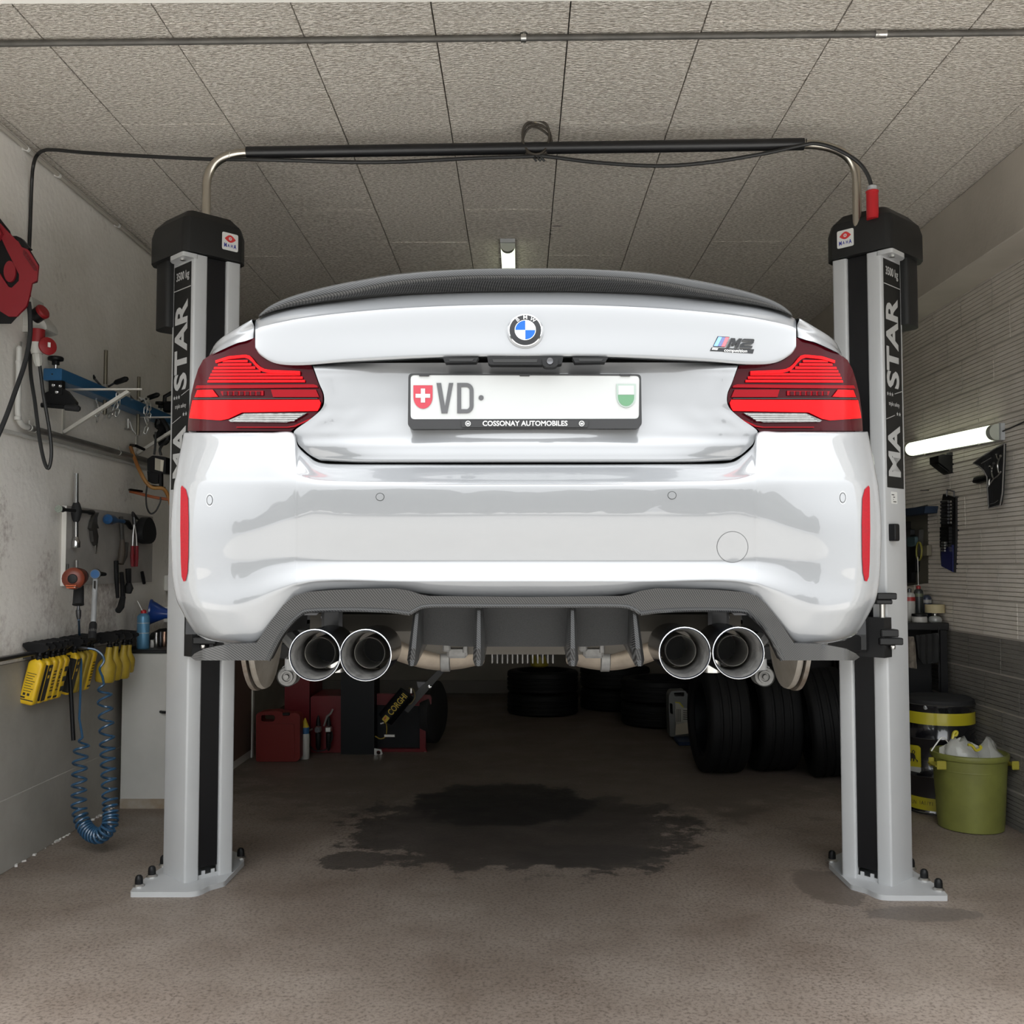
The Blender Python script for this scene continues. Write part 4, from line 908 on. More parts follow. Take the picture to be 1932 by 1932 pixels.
# ---- lift supply cable: from wall socket over the pipe to the right post
cab = [PX(57, 600, XL + .03), PX(54, 520, XL + .012), PX(57, 430, XL + .012), PX(60, 345, XL + .02), PX(63, 312, XL + .05), PY(70, 293, 4.80), PY(83, 284, 4.77), PY(105, 283, 4.76), PY(160, 288, 4.74), PY(260, 294, 4.70), PY(390, 300, 4.63), PY(470, 301, 4.57), PY(560, 303, 4.565), PY(660, 306, 4.56), PY(760, 305, 4.56), PY(880, 299, 4.55), PY(991, 295.5, 4.55), PY(1030, 295, 4.55), PY(1120, 306, 4.54), PY(1240, 313, 4.53), PY(1340, 306, 4.53), PY(1440, 290, 4.52), PY(1510, 275, 4.52), PY(1540, 271, 4.51), PY(1580, 282, 4.50), PY(1618, 305, 4.49), PY(1637, 330, 4.48), PY(1646, 358, 4.48)]
M_cable = mat('black_cable', (.010, .010, .010), .5)
MB().tube(spline(cab, 6), .0085, 8).build('lift_cable', M_cable, None, label='thin black cable running from the left wall along the crossover pipe', cat='cable')
pg = PY(1646, 388, 4.48); PG = thing('cable_plug', pg, 'small red plug with grey collar on top of the right lift post', 'plug')
MB().lathe([(.026, -.055), (.026, .062), (.028, .064), (.028, .070), (.024, .072)], pg + V((0, 0, -.005)), (0, 0, 1), 20).build('plug_body', M_red, PG); MB().lathe([(.021, .067), (.021, .086), (.012, .092)], pg, (0, 0, 1), 20).build('collar', M_grey, PG)
# ---- coil of cable hanging from the ceiling hook
hk = PY(1010, 232, 4.60); CO = thing('cable_coil', hk, 'small ring of dark cable tied to the ceiling above the crossover pipe', 'cable')
cc0 = PY(1011, 262, 4.56)
for k in range(3):
    rx, rz = .060 + .004 * k, .082 - .006 * k; pts = [cc0 + V((rx * cos(t) + .006 * sin(2 * t + k), -.01 + .012 * k + .006 * cos(t * 2), rz * sin(t) - .006 * k + .004 * sin(3 * t + k))) for t in [2 * pi * i / 28 for i in range(28)]]
    MB().tube(pts, .0055, 7, True).build('cable_loop', mat('brown_cable', (.035, .028, .02), .55), CO)
MB().tube([hk + V((-.012, 0, .055)), hk + V((-.008, -.006, .02)), cc0 + V((-.01, -.02, .078)), cc0 + V((.004, 0, .066)), cc0 + V((.008, .02, .08)), hk + V((.004, .004, .03)), hk + V((.002, 0, .055))], .004, 6).build('rope_tie', mat('beige_rope', (.45, .38, .26), .8), CO)
for dx in (-.006, .012, .03): MB().tube([cc0 + V((dx * .5, -.012, -.08)), cc0 + V((dx, -.016, -.10)), cc0 + V((dx + .01, -.012, -.108))], .005, 6).build('loose_end', M_cable, CO)
# ---- ceiling conduit pipe across the front
a = PY(-60, 84, 3.80); b_ = PY(1990, 59.5, 3.74); a.x = XL; b_.x = 2.38
CP = thing('ceiling_pipe', (0, 3.78, a.z), 'thin galvanised pipe running across the whole ceiling at the front', 'pipe')
MB().cyl(a, b_, .0118, 14).build('pipe', mat('galvanised', (.15, .142, .13), .55, .5, col2=(.10, .095, .088), nscale=9), CP)
t = (PY(988, 75, 3.77).x - a.x) / (b_.x - a.x); p = a.lerp(b_, t)
q = part('pipe_clamp', M_steel, CP, ('lathe', [(.0125, -.010), (.016, -.010), (.016, .010), (.0125, .010)], p, b_ - a, 16), ('cyl', p, V((p.x, p.y, ZC - .0)), .005, 10), ('cyl', V((p.x, p.y, ZC - .004)), V((p.x, p.y, ZC)), .014, 12))
t = (PY(1662, 64, 3.75).x - a.x) / (b_.x - a.x); p = a.lerp(b_, t); part('pipe_coupling', M_steel, CP, ('lathe', [(.0125, -.021), (.0155, -.021), (.0155, -.015), (.0142, -.013), (.0142, .013), (.0155, .015), (.0155, .021), (.0125, .021)], p, b_ - a, 16))
# ---- lamps: tube lamp on the right wall, ceiling lamp in the middle
def tube_lamp(c, L, ax, nrm, label, watt, frac=1.0):
    c = V(c); ax = V(ax); nrm = V(nrm); up = nrm.cross(ax)
    r = thing('fluorescent_lamp', c, label, 'lamp')
    prof = [(-.046, 0), (.046, 0), (.046, .022), (-.046, .022)]
    MB().prism([(p[0], p[1]) for p in prof], c - ax * (L / 2), up, nrm, ax * L).build('housing', M_grey, r, ang=30)
    pr = [(-.043, .022)] + [(-.043 * cos(t), .030 + .043 * sin(t)) for t in [i * pi / 10 for i in range(11)]] + [(.043, .022)]
    Ld = L - .13; MB().prism(pr, c - ax * (Ld / 2), up, nrm, ax * Ld).build('diffuser', mat('lamp_glow', (.93, 1.0, .76), .4, emit=watt), r, ang=40)
    for s in (-1, 1): MB().prism([(p[0] * 1.04, p[1] * 1.02) for p in pr], c + ax * (s * Ld / 2), up, nrm, ax * (s * .045)).build('end_cap', mat('lamp_cap_clear', (.42, .44, .38), .25, 0, .6), r, ang=40)
    for s in (-.3, 0, .3): part('clip', M_steel, r, ('box', c + ax * (s * L) + up * -.047 + nrm * .024, (.012, .012, .012)))
    return r
l0 = PX(1880, 815, XR - .05); l1 = PX(1716, 848, XR - .05); lc = (l0 + l1) / 2; lax = (l0 - l1).normalized()
tube_lamp((XR - .018, lc.y, lc.z), (l0 - l1).length + .06, (0, lax.y / sqrt(lax.y ** 2 + lax.z ** 2), lax.z / sqrt(lax.y ** 2 + lax.z ** 2)), (-1, 0, 0), 'lit fluorescent tube lamp mounted on the ribbed right wall', 1.9)
part('lamp_cable', M_cable, None, ('tube', [(XR - .03, l0.y - .03, l0.z + .0), (XR - .022, l0.y - .1, l0.z + .008), (XR - .02, l0.y - .35, l0.z + .03), (XR - .02, l0.y - .6, l0.z + .05)], .004, 6), label='thin dark cable leading off the end of the wall lamp', cat='cable')
cl = PZ(958, 470, ZC - .05); tube_lamp((cl.x, cl.y + .68, ZC - .006), 1.5, (0, 1, 0), (0, 0, -1), 'lit fluorescent ceiling lamp behind the boot spoiler', 2.2)
# ================================================================ left wall
def wp(px, py, off=0.0): return PX(px, py, XL + off)
YZ = (V((0, 1, 0)), V((0, 0, 1)))
def yplane(poly, Y, m, name, parent, th=.01, step=60, off=0.0, holes=(), td=None, **k): return patch(poly, lambda a, b_: PY(a, b_, Y - off), step, th, td, holes=holes).build(name, m, parent, **k)
def wplane(poly, off, m, name, parent, th=.01, step=60, holes=(), **k): return patch(poly, lambda a, b_: wp(a, b_, off), step, th, V((-1, 0, 0)), holes=holes).build(name, m, parent, **k)
# ---- hose reel
YR = 4.52
RE = thing('hose_reel', PY(20, 611, YR), 'red and black hose reel high on the left wall, cut by the frame', 'hose reel')
M_rred = mat('reel_red', (.20, .006, .013), .4, 0, .1)
yplane([(-8, 440), (-8, 410), (0, 412), (19, 436), (22, 445), (31, 445), (56, 470), (74, 500), (71, 533), (62, 536), (58, 555), (53, 579), (32, 599), (21, 611), (-8, 611), (-8, 590)], YR, M_black, 'casing', RE, .09, 30, td=ray(45, 520).normalized())
yplane([(-7, 421), (0, 421), (8, 430), (30, 452), (54, 472), (72, 501), (69.5, 529), (60, 534), (55.5, 556), (50, 577), (31, 597), (16, 597), (0, 587), (-7, 583), (-7, 430)], YR, M_rred, 'side_shell', RE, .012, 30, .012, [[(-5, 448), (2, 448), (12, 470), (36, 518), (35.5, 530), (22, 543), (16, 541), (0, 517), (-5, 510)]])
q = patch(ell(18, 512, 11.2, 20), lambda a, b_: PY(a, b_, YR - .012), 20, .012).build('hub_cap', M_rred, RE)
yplane([(-8, 425), (-5, 425), (3, 440), (-3, 452), (-8, 452)], YR, M_rred, 'carry_arm', RE, .02, 30, .03)
yplane(roundp([(44, 470), (49, 474), (69, 504), (69.5, 511), (65, 511), (43, 479)], 3, 3), YR, mat('reel_dark_red', (.10, .004, .008), .4), 'name_oval', RE, .003, 20, .0145)
for k in range(6):
    a, b_ = 46.5 + k * 3.7, 478 + k * 5.4
    MB().tube([PY(a, b_, YR - .0155), PY(a + 2.2, b_ - 1.8, YR - .0155), PY(a + 2.6, b_ + 1.6, YR - .0155), PY(a + .8, b_ + 2.2, YR - .0155)], .0012, 5).build('raised_mark', M_rred, RE)
yplane([(31, 445), (40, 449), (56, 468), (52, 470), (41, 466), (36, 458)], YR, M_black, 'hinge_block', RE, .03, 30, .016)
part('wall_bracket', M_dsteel, RE, ('bx', XL, PY(0, 500, YR).x, YR + .03, YR + .08, PY(0, 540, YR).z, PY(0, 470, YR).z, .006))
hs = [PY(54, 570, YR + .05), PY(57, 600, YR + .05), PY(56, 640, YR + .04), PY(47, 685, YR + .03), PY(30, 735, YR), PY(8, 795, YR - .05), PY(-25, 870, YR - .12), PY(-60, 950, YR - .35)]
MB().tube(spline(hs, 6), .0105, 10).build('reel_hose', M_rubber, None, label='thick black hose curving down to the left from the red reel', cat='hose')
# ---- industrial socket box with plugs
SB = thing('socket_box', wp(50, 626, .05), 'pale grey wall socket box with red sockets and a white plug', 'socket')
M_box = mat('socket_grey', (.50, .49, .45), .45); M_sred = mat('socket_red', (.25, .008, .011), .45)
ys = wp(55, 600, .03).y
yplane([(18, 560), (60, 560), (64, 583), (84, 606), (88, 615), (88, 621), (75, 625), (40, 626), (21, 619), (18, 600)], ys, M_box, 'box_body', SB, .12, 30, ang=30)
yplane([(42, 585), (62, 585), (75, 612), (74, 614), (43, 613)], ys, M_box, 'box_lid', SB, .006, 30, .006)
c = PY(86, 592, ys - .02); part('socket_collar', M_black, SB, ('lathe', [(.034, -.03), (.034, .012), (.030, .016)], c + V((-.03, 0, .0)), (.85, -.25, .45), 20))
part('socket_flap', M_sred, SB, ('lathe', [(.0, .032), (.030, .030), (.036, .024), (.036, .012), (.03, .010)], c + V((-.028, 0, .0)), (.85, -.25, .45), 20))
s0 = PY(70, 622, ys - .01); s1 = PY(69.5, 647, ys - .01); part('socket_ring', M_sred, SB, ('lathe', [(.036, 0), (.036, (s0 - s1).length)], s0, s1 - s0, 24))
s2 = PY(70, 668, ys - .01); s3 = PY(73, 692, ys - .01)
part('plug', M_box, SB, ('lathe', [(.036, -.002), (.034, .006), (.026, (s2 - s1).length)], s1, s2 - s1, 24), ('lathe', [(.021, 0), (.023, .006), (.020, .040), (.013, (s3 - s2).length)], s2, s3 - s2, 8))
f0 = PY(90, 653, ys - .03); part('plug_flap', M_sred, SB, ('lathe', [(0, .010), (.030, .010), (.042, .004), (.042, -.006), (.0, -.008)], f0, (.75, -.62, .1), 24)); part('flap_sticker', M_white, SB, ('box', f0 + V((.011, -.010, .004)), (.012, .004, .022), Matrix.Rotation(R(50), 3, 'Z')))
# the supply cable hangs in a long loop below the plug, then climbs to the ceiling
lp = [PY(75, 690, ys - .01), PY(82, 745, ys), PY(93, 810, ys + .02), PY(97, 855, ys + .02), PY(92, 883, ys + .02), PY(84, 872, ys + .02), PY(75, 830, ys + .02), PY(66, 760, ys + .02), PY(58, 705, ys + .02), PY(56.5, 650, ys + .05), wp(57, 600, .03)]
MB().tube(spline(lp, 6), .0085, 8).build('cable_loop', M_cable, None, label='black cable looping down from the white plug on the left wall', cat='cable')
# ---- conduits on the wall
M_cond = mat('conduit_grey', (.50, .49, .46), .45, 0, .2); M_pipe = mat('zinc_pipe', (.30, .29, .27), .4, .7, col2=(.22, .21, .20), nscale=8)
CD = thing('drop_conduit', wp(38, 800, .02), 'grey conduit dropping from the socket box and elbowing onto the wall pipe', 'conduit')
zt = 2.045
MB().tube([PY(40, 632, ys + .02), PY(38, 645, ys + .01), wp(36.5, 656, .03)], .010, 10).build('conduit_tail', M_cond, CD)
e0 = wp(36.5, 656, .03); e1_ = V((e0.x, e0.y, zt + .075)); e2_ = V((e0.x, e0.y + .075, zt)); 
MB().tube([e0, e1_] + bend(e1_, V((e0.x, e0.y, zt)), e2_, 8)[1:] + [e2_ + V((0, .04, 0))], .0135, 12).build('conduit_bend', M_cond, CD)
for z in (e0.z - .07, e0.z - .33): part('conduit_clip', M_cond, CD, ('lathe', [(.0145, -.008), (.0155, -.006), (.0155, .006), (.0145, .008)], V((e0.x, e0.y, z)), (0, 0, 1), 14))
yc0 = e2_.y + .02
PI = thing('wall_pipe', (XL + .03, 5.8, zt), 'thick grey pipe running level along the left wall', 'pipe')
MB().cyl((XL + .03, yc0, zt), (XL + .03, 7.6, zt), .0155, 14).build('pipe', M_pipe, PI)
for y in (yc0 + .02, yc0 + .07, 5.9, 6.9): part('pipe_clip', M_cond, PI, ('lathe', [(.0158, -.006), (.0172, -.005), (.0172, .005), (.0158, .006)], (XL + .03, y, zt), (0, 1, 0), 14), ('cyl', (XL + .03, y, zt + .015), (XL + .03, y, zt + .035), .003, 6))
MB().cyl((XL + .014, YF + .1, 2.005), (XL + .014, 7.6, 2.005), .009, 12).build('thin_pipe', M_cond, None, label='thin pale pipe just below the thick wall pipe on the left', cat='pipe')
# thin conduit in the ceiling corner with clips
CC = thing('corner_conduit', (XL + .02, 5, ZC - .03), 'thin conduit along the left ceiling corner', 'conduit')
MB().cyl((XL + .022, YF + .1, ZC - .035), (XL + .022, 9, ZC - .035), .010, 12).build('conduit', mat('conduit_painted', (.42, .39, .34), .6), CC)
for y in (4.75, 5.08, 5.85, 6.65, 7.4): part('conduit_clip', M_white, CC, ('lathe', [(.0105, -.010), (.0125, -.009), (.0125, .009), (.0105, .010)], (XL + .022, y, ZC - .035), (0, 1, 0), 12), ('bx', XL, XL + .02, y - .008, y + .008, ZC - .042, ZC - .028))
MB().cyl((XL + .02, 6.92, .9), (XL + .02, 6.92, ZC), .013, 10).build('vertical_conduit', M_cond, None, label='vertical pale conduit on the left wall behind the lift post', cat='conduit')
# ---- white shelf brackets
M_brk = mat('bracket_white', (.55, .53, .48), .5)
def bracket(y, label):
    r = thing('shelf_bracket', (XL, y, 2.1), label, 'bracket', 'shelf brackets on the left wall')
    part('arm', M_brk, r, ('bx', XL, XL + .41, y - .012, y + .012, 2.296, 2.304)); part('upright', M_brk, r, ('bx', XL, XL + .006, y - .014, y + .014, 2.06, 2.30))
    part('brace', M_brk, r, ('prism', [(0.004, 2.085), (.012, 2.07), (.345, 2.285), (.33, 2.296)], (XL, y - .012, 0), X1, Z1, V((0, .024, 0)))); return r
bracket(5.24, 'white shelf bracket under the near end of the blue beam'); bracket(6.25, 'white shelf bracket under the far end of the blue beam')
# ---- blue clamp beam with hardware
M_blueb = mat('beam_blue', (.018, .11, .25), .4, 0, .2)
bx0 = PY(81, 706, 5.0).x; bx1 = PY(116, 706, 5.0).x; bz1 = PY(98, 694.5, 5.0).z; bz0 = 2.3055
BB = thing('blue_beam', ((bx0 + bx1) / 2, 6, bz0), 'long blue steel beam with clamps lying on white shelf brackets', 'beam')
part('beam', M_blueb, BB, ('bx', bx0, bx1, 5.0, 7.25, bz0, bz1, .004))
MB().lathe([(0, -.002), (.004, -.002), (.004, .002)], (bx0 + (bx1 - bx0) * .5, 4.9995, (bz0 + bz1) / 2), (0, 1, 0), 10).build('end_hole', M_gap, BB)
kx = PY(105, 690, 5.05).x
k0 = part('knob', M_black, BB, ('lathe', [(.018, 0), (.018, .018), (.036, .022), (.038, .034), (.034, .040), (0, .041)], (kx, 5.05, bz1 + .026), (0, 0, 1), 14)); part('knob_stem', M_chrome, k0, ('cyl', (kx, 5.05, bz1), (kx, 5.05, bz1 + .028), .009, 12))
cl_ = yplane([(92, 718), (118, 718), (118, 733), (126, 737), (143, 758), (143, 763), (64, 764), (64, 750), (92, 738)], 5.01, M_black, 'clamp_plate', BB, .03, 40)
yplane([(93, 719), (117, 719), (117, 745), (95, 745)], 5.005, M_black, 'clamp_block', cl_, .012, 40)
for a, b_ in ((101, 727), (114, 728.5), (107.5, 740)): MB().lathe([(.0085, 0), (.0085, -.005), (.004, -.006), (.004, -.002), (0, -.002)], PY(a, b_, 5.004), (0, 1, 0), 12).build('clamp_bolt', M_chrome, cl_)
MB().tube([PY(57, 763, 5.0), PY(60, 763.5, 5.0), PY(90, 765, 5.0), PY(122, 768, 5.0)], [.006, .012, .012, .011], 10).build('clamp_bar', M_black, cl_)
MB().tube([PY(122, 768, 4.995), PY(124, 768.5, 4.995), PY(148, 771, 4.995), PY(151, 771.5, 4.995)], [.010, .016, .016, .010], 12).build('clamp_grip', M_rubber, cl_)
yplane([(64, 757), (84, 758), (84, 759.5), (64, 758.5)], 5.0, M_steel, 'clamp_edge', cl_, .003)
# ---- wheel clamps: threaded rods with handles and chains
def chain(pts, parent, n=None):
    P = spline([V(p) for p in pts], 8); L = [0]
    for a, b_ in zip(P, P[1:]): L.append(L[-1] + (b_ - a).length)
    step = .030; s = 0; k = 0
    while s < L[-1] - .01:
        i = max(j for j in range(len(L)) if L[j] <= s); i = min(i, len(P) - 2); t = (s - L[i]) / max(1e-6, L[i + 1] - L[i]); c = P[i].lerp(P[i + 1], t); d = (P[i + 1] - P[i]).normalized()
        x, y, n_ = frame(d, V((.3, -1, .2))); ax = x if k % 2 else y
        link = [c + d * (.014 * (1 if sin(q) > 0 else -1) + .008 * sin(q)) + ax * (.0088 * cos(q)) for q in [2 * pi * j / 12 + .01 for j in range(12)]]
        MB().tube(link, .0028, 5, True).build('chain_link', M_steel, parent); s += step; k += 1
def rodclamp(px, y0, y1, Y, label):
    p0 = PY(px, y0, Y); p1 = PY(px, y1, Y); p1.x = p0.x
    r = thing('wheel_clamp', p1, label, 'clamp', 'chain clamps on the blue beam')
    part('rod', mat('rod_brass_steel', (.22, .20, .155), .4, .9), r, ('cyl', p0, p1, .0105, 12)); zc = bz1 + .028
    part('rod_nut', M_steel, r, ('lathe', [(.017, 0), (.019, .004), (.019, .018), (.014, .026)], (p0.x, Y, bz1 + .002), (0, 0, 1), 6))
    for s in (-1, 1):
        h0 = V((p0.x + s * .022, Y, zc - .01)); h1 = V((p0.x + s * .055, Y - .01, zc + (.03 if s < 0 else .006))); h2 = V((p0.x + s * .135, Y - .03, zc + (.095 if s < 0 else .028)))
        part('handle_arm', M_dsteel, r, ('tube', [(p0.x, Y, zc - .014), h0, h1], .006, 8)); part('handle_grip', M_black, r, ('tube', [h1, h1.lerp(h2, .15), h1.lerp(h2, .85), h2], [.009, .015, .016, .010], 10))
    part('hook_foot', M_steel, r, ('tube', [p1 + V((-.05, -.01, .09)), p1 + V((-.03, -.005, .03)), p1 + V((-.005, 0, .0)), p1 + V((.015, 0, .004)), p1 + V((.02, 0, .03))], .006, 8))
    return r, p1
r1, a1 = rodclamp(200, 661, 782, 5.62, 'threaded rod clamp with chain, nearest on the blue beam')
chain([PY(223, 738, 5.5), PY(221, 760, 5.5), PY(214, 776, 5.5), PY(205, 786, 5.52)], r1); chain([PY(224, 748, 5.55), PY(222, 775, 5.55), PY(218, 788, 5.55)], r1); chain([PY(184, 768, 5.5), PY(183, 785, 5.5), PY(182, 802, 5.5)], r1)
r2, a2 = rodclamp(262, 711, 821, 6.15, 'threaded rod clamp with chain, farther along the blue beam')
chain([PY(268, 752, 6.0), PY(277, 757, 6.0), PY(274, 780, 6.0), PY(278, 800, 6.0), PY(272, 822, 6.0)], r2); chain([PY(281, 758, 6.05), PY(282, 780, 6.05), PY(277, 802, 6.05)], r2)
# dark clamp at the far end of the beam, black press below it
FC = thing('end_clamp', PY(318, 770, 6.5), 'black end clamp at the far end of the blue beam', 'clamp')
part('clamp_arm', M_black, FC, ('tube', [PY(310, 770, 6.5), PY(311, 748, 6.5), PY(326, 740, 6.5)], .014, 8)); part('clamp_knob', M_black, FC, ('lathe', [(.012, 0), (.012, .02), (.03, .024), (.03, .04), (0, .042)], PY(302, 770, 6.5), (0, 0, 1), 12)); part('clamp_pin', M_chrome, FC, ('cyl', PY(303, 773, 6.5), PY(303, 768, 6.5), .006, 8)); part('clamp_body', M_black, FC, ('box', PY(318, 768, 6.5), (.06, .05, .07), None, .01))
part('hanging_clamp', M_black, None, ('tube', spline([PY(300, 792, 6.3), PY(298, 803, 6.3), PY(306, 808, 6.3), PY(300, 822, 6.3), PY(292, 826, 6.3)], 4), .022, 8), ('tube', spline([PY(304, 790, 6.3), PY(316, 812, 6.3), PY(314, 832, 6.3), PY(300, 836, 6.3)], 4), .020, 8), label='black clamp hanging under the far end of the blue beam', cat='clamp')
part('wall_hook', M_steel, None, ('cyl', wp(241, 790, .02), wp(241, 808, .02), .010, 10), ('box', wp(241, 810, .02), (.02, .05, .008)), label='small steel wall hook between the two chain clamps', cat='hook')
# ---- work light with cables, and yellow hoses
FL = thing('work_light', PY(296, 918, 6.1), 'black floodlight hanging beside the lift post on the left', 'work light')
yplane(roundp([(277.5, 866), (288, 859), (313, 862), (312.5, 893), (306, 893), (278, 889)], 3), 6.1, M_black, 'lamp_head', FL, .09, 40)
yplane([(292.5, 864), (309, 868.5), (307, 890), (292, 886)], 6.1, mat('lamp_glass_beige', (.45, .42, .34), .2, 0, .8), 'lamp_window', FL, .006, 40, .004); yplane([(303, 867), (309, 868.5), (307, 890), (302.5, 888.5)], 6.1, mat('lamp_reflector', (.72, .68, .56), .3), 'lamp_reflector', FL, .004, 40, .007)
yplane([(277.5, 889), (299, 893), (298, 911), (286, 912), (279, 908)], 6.1, M_black, 'lamp_foot', FL, .06, 40); yplane([(300, 893), (305, 893), (305, 919), (300, 918)], 6.1, M_black, 'lamp_leg', FL, .03); yplane([(284, 914), (308, 918), (308, 922), (284, 918)], 6.1, M_black, 'lamp_bar', FL, .04)
part('lamp_cord', M_cable, FL, ('tube', spline([PY(291, 858, 6.1), PY(293, 840, 6.1), PY(294, 815, 6.1)], 5), .007, 7), ('tube', spline([PY(304, 859, 6.12), PY(302, 848, 6.12), PY(308, 838, 6.14), PY(318, 832, 6.18)], 5), .008, 7))
part('cord_loop', M_cable, None, ('tube', spline([PY(278, 912, 6.05), PY(275.5, 935, 6.05), PY(277, 957, 6.05), PY(284, 969, 6.05), PY(294, 964, 6.05), PY(302, 948, 6.05), PY(303, 938, 6.05)], 6), .005, 7), label='thin black cord loop hanging below the floodlight', cat='cord')
M_yel = mat('hose_ochre', (.36, .19, .035), .5, col2=(.28, .10, .03), nscale=5)
MB().tube(spline([wp(246, 842, .02), PY(252, 860, 6.1), PY(264, 889, 6.05), PY(276, 910, 6.05), PY(288, 920, 6.06), PY(308, 922, 6.07), PY(318, 938, 6.1), PY(324, 960, 6.1)], 6), .011, 9).build('ochre_hose', M_yel, None, label='ochre yellow hose draped behind the floodlight', cat='hose')
MB().tube(spline([wp(245, 927, .04), PY(262, 931, 6.1), PY(290, 938, 6.1), PY(322, 943, 6.1)], 5), .009, 9).build('orange_hose', mat('hose_orange', (.33, .09, .03), .5), None, label='thin orange hose stretched below the floodlight', cat='hose')
part('hose_hook', M_black, None, ('tube', [wp(244, 924, .0), wp(246, 924, .08), wp(268, 927, .10)], .007, 7), label='short black wall hook carrying the orange hose', cat='hook')
part('hose_hook', M_black, None, ('tube', [wp(246, 840, .0), wp(256, 841, .08), wp(272, 848, .10)], .009, 7), label='black wall hook carrying the ochre hose', cat='hook')
# ---- tool board
yb0, yb1 = wp(117, 1000).y, wp(282, 1000).y; zb0, zb1 = 1.287, 1.70
TB = thing('tool_board', (XL + .02, (yb0 + yb1) / 2, zb0), 'grey tool board with white edge on the left wall', 'board')
part('panel', mat('board_grey', (.34, .325, .305), .6, col2=(.42, .40, .375), nscale=5), TB, ('bx', XL, XL + .022, yb0, yb1, zb0, zb1, .002)); part('edge_strip', mat('board_edge', (.66, .64, .60), .5), TB, ('bx', XL, XL + .0235, yb0 - .004, yb0, zb0, zb1))
TX = XL + .036
def tp(px, py, d=0.0): return PX(px, py, TX + d)
# lug cross
LC = thing('lug_wrench', tp(144, 1034), 'four-way chrome lug wrench with black grip at the board edge', 'wrench')
c = tp(144, 965, .01)
part('vertical_bar', M_chrome, LC, ('cyl', tp(144, 893, .01), tp(143.5, 1020, .01), .0115, 14), ('lathe', [(.0115, 0), (.015, .012), (.021, .025), (.021, .055), (.017, .056)], tp(143.5, 1013, .01), (0, 0, -1), 16))
part('cross_bar', M_dsteel, LC, ('tube', [tp(109, 960, .012), tp(118, 961, .012), tp(120, 961.5, .012), tp(166, 966, .012), tp(169, 966.5, .012), tp(175, 967, .012)], [.016, .016, .0095, .0095, .014, .014], 12)); part('socket_end', M_chrome, LC, ('lathe', [(.012, 0), (.018, 0), (.018, .02), (.012, .02)], tp(111, 960.5, .016), (.35, -.93, .0), 16))
part('centre_grip', M_rubber, LC, ('lathe', [(.012, -.055), (.018, -.045), (.025, -.014), (.027, 0), (.025, .014), (.018, .04), (.012, .05)], c, (0, 0, 1), 14))
# generic flat tools drawn by outline on the board
def tool(name, poly, d, th, m, label, cat, extra=()):
    r = thing(name, tp(*poly[0], d), label, cat)
    patch(poly, lambda a, b_: tp(a, b_, d), 40, th, V((-1, 0, 0))).build('body', m, r, ang=40)
    for nm, pl, dd, tt, mm in extra: patch(pl, lambda a, b_: tp(a, b_, dd), 40, tt, V((-1, 0, 0))).build(nm, mm, r, ang=40)
    return r
M_dark = mat('dark_tool', (.045, .042, .038), .5)
tool('scraper_knife', [(187, 967), (184, 977), (184, 988), (187, 997), (183, 996), (186, 1012), (185, 1024), (182, 1030), (177, 1022), (175, 1002), (172, 997), (175, 984), (179, 973)], .012, .018, M_dark, 'dark pocket knife hanging on the tool board', 'knife', [('blade', [(181, 1026), (185, 1026), (181.5, 1045), (180, 1035)], .010, .004, M_steel)])
fl_ = thing('inspection_lamp', tp(205, 980), 'blue headed hand lamp hanging on the tool board', 'lamp')
M_fbl = mat('flashlight_blue', (.02, .10, .26), .3, .2, .6)
part('lamp_head', M_fbl, fl_, ('tube', [tp(201, 979, .03), tp(203, 979.5, .03), tp(211, 980.5, .03), tp(217, 981.5, .03), tp(222, 982.5, .03), tp(234, 984, .03)], [.012, .028, .028, .018, .012, .012], 14)); part('lamp_handle', M_black, fl_, ('tube', [tp(233, 984, .03), tp(241, 986, .03), tp(246, 994, .03), tp(248, 997, .03)], [.014, .016, .014, .010], 10))
def rod(name, pts, radii, m, label, cat, sub=()):
    r = thing(name, tp(*pts[-1]), label, cat)
    MB().tube([tp(a, b_, .02) for a, b_ in pts], radii, 10).build('shaft', m, r)
    for nm, pp, rr, mm in sub: MB().tube([tp(a, b_, .022) for a, b_ in pp], rr, 10).build(nm, mm, r)
    return r
rod('hand_brush', [(228, 975), (229, 990), (231, 1020)], [.012, .013, .012], M_dark, 'dark wooden-handled brush hanging below the blue lamp', 'brush', [('brush_head', [(231, 1018), (230, 1045), (227, 1064)], [.013, .020, .016], mat('dark_wood', (.07, .055, .042), .6)), ('brush_bristle', [(239, 1024), (236, 1050), (231, 1064)], [.012, .014, .008], M_dark)])
rod('rubber_mallet', [(219, 1058), (220, 1090), (222, 1128)], [.013, .013, .010], M_black, 'black-handled mallet at the lower right of the tool board', 'mallet', [('mallet_head', [(232, 1126), (228, 1145), (223, 1152)], [.016, .020, .018], M_rubber), ('mallet_neck', [(229, 1080), (231, 1105), (232, 1128)], [.012, .013, .015], M_black)])
rod('dusting_brush', [(242, 1073), (242.5, 1090), (243.5, 1102)], [.017, .016, .013], M_black, 'short black brush hanging right of the mallet', 'brush', [('brush_tip', [(243, 1100), (243, 1110), (242, 1119)], [.016, .027, .018], M_rubber)])
rod('wire_stripper', [(268, 1079), (270, 1090), (272, 1101)], [.010, .012, .010], M_black, 'small black tool at the right edge of the tool board', 'tool')
pz = thing('pliers', tp(254, 1070), 'long pliers with red handles hanging on the tool board', 'pliers')
part('jaw', M_dsteel, pz, ('tube', [tp(250, 966, .02), tp(252, 972, .02), tp(262, 981, .02)], [.006, .013, .005], 8), ('tube', [tp(252, 968, .02), tp(253, 980, .02), tp(254, 992, .02)], [.008, .012, .012], 8))
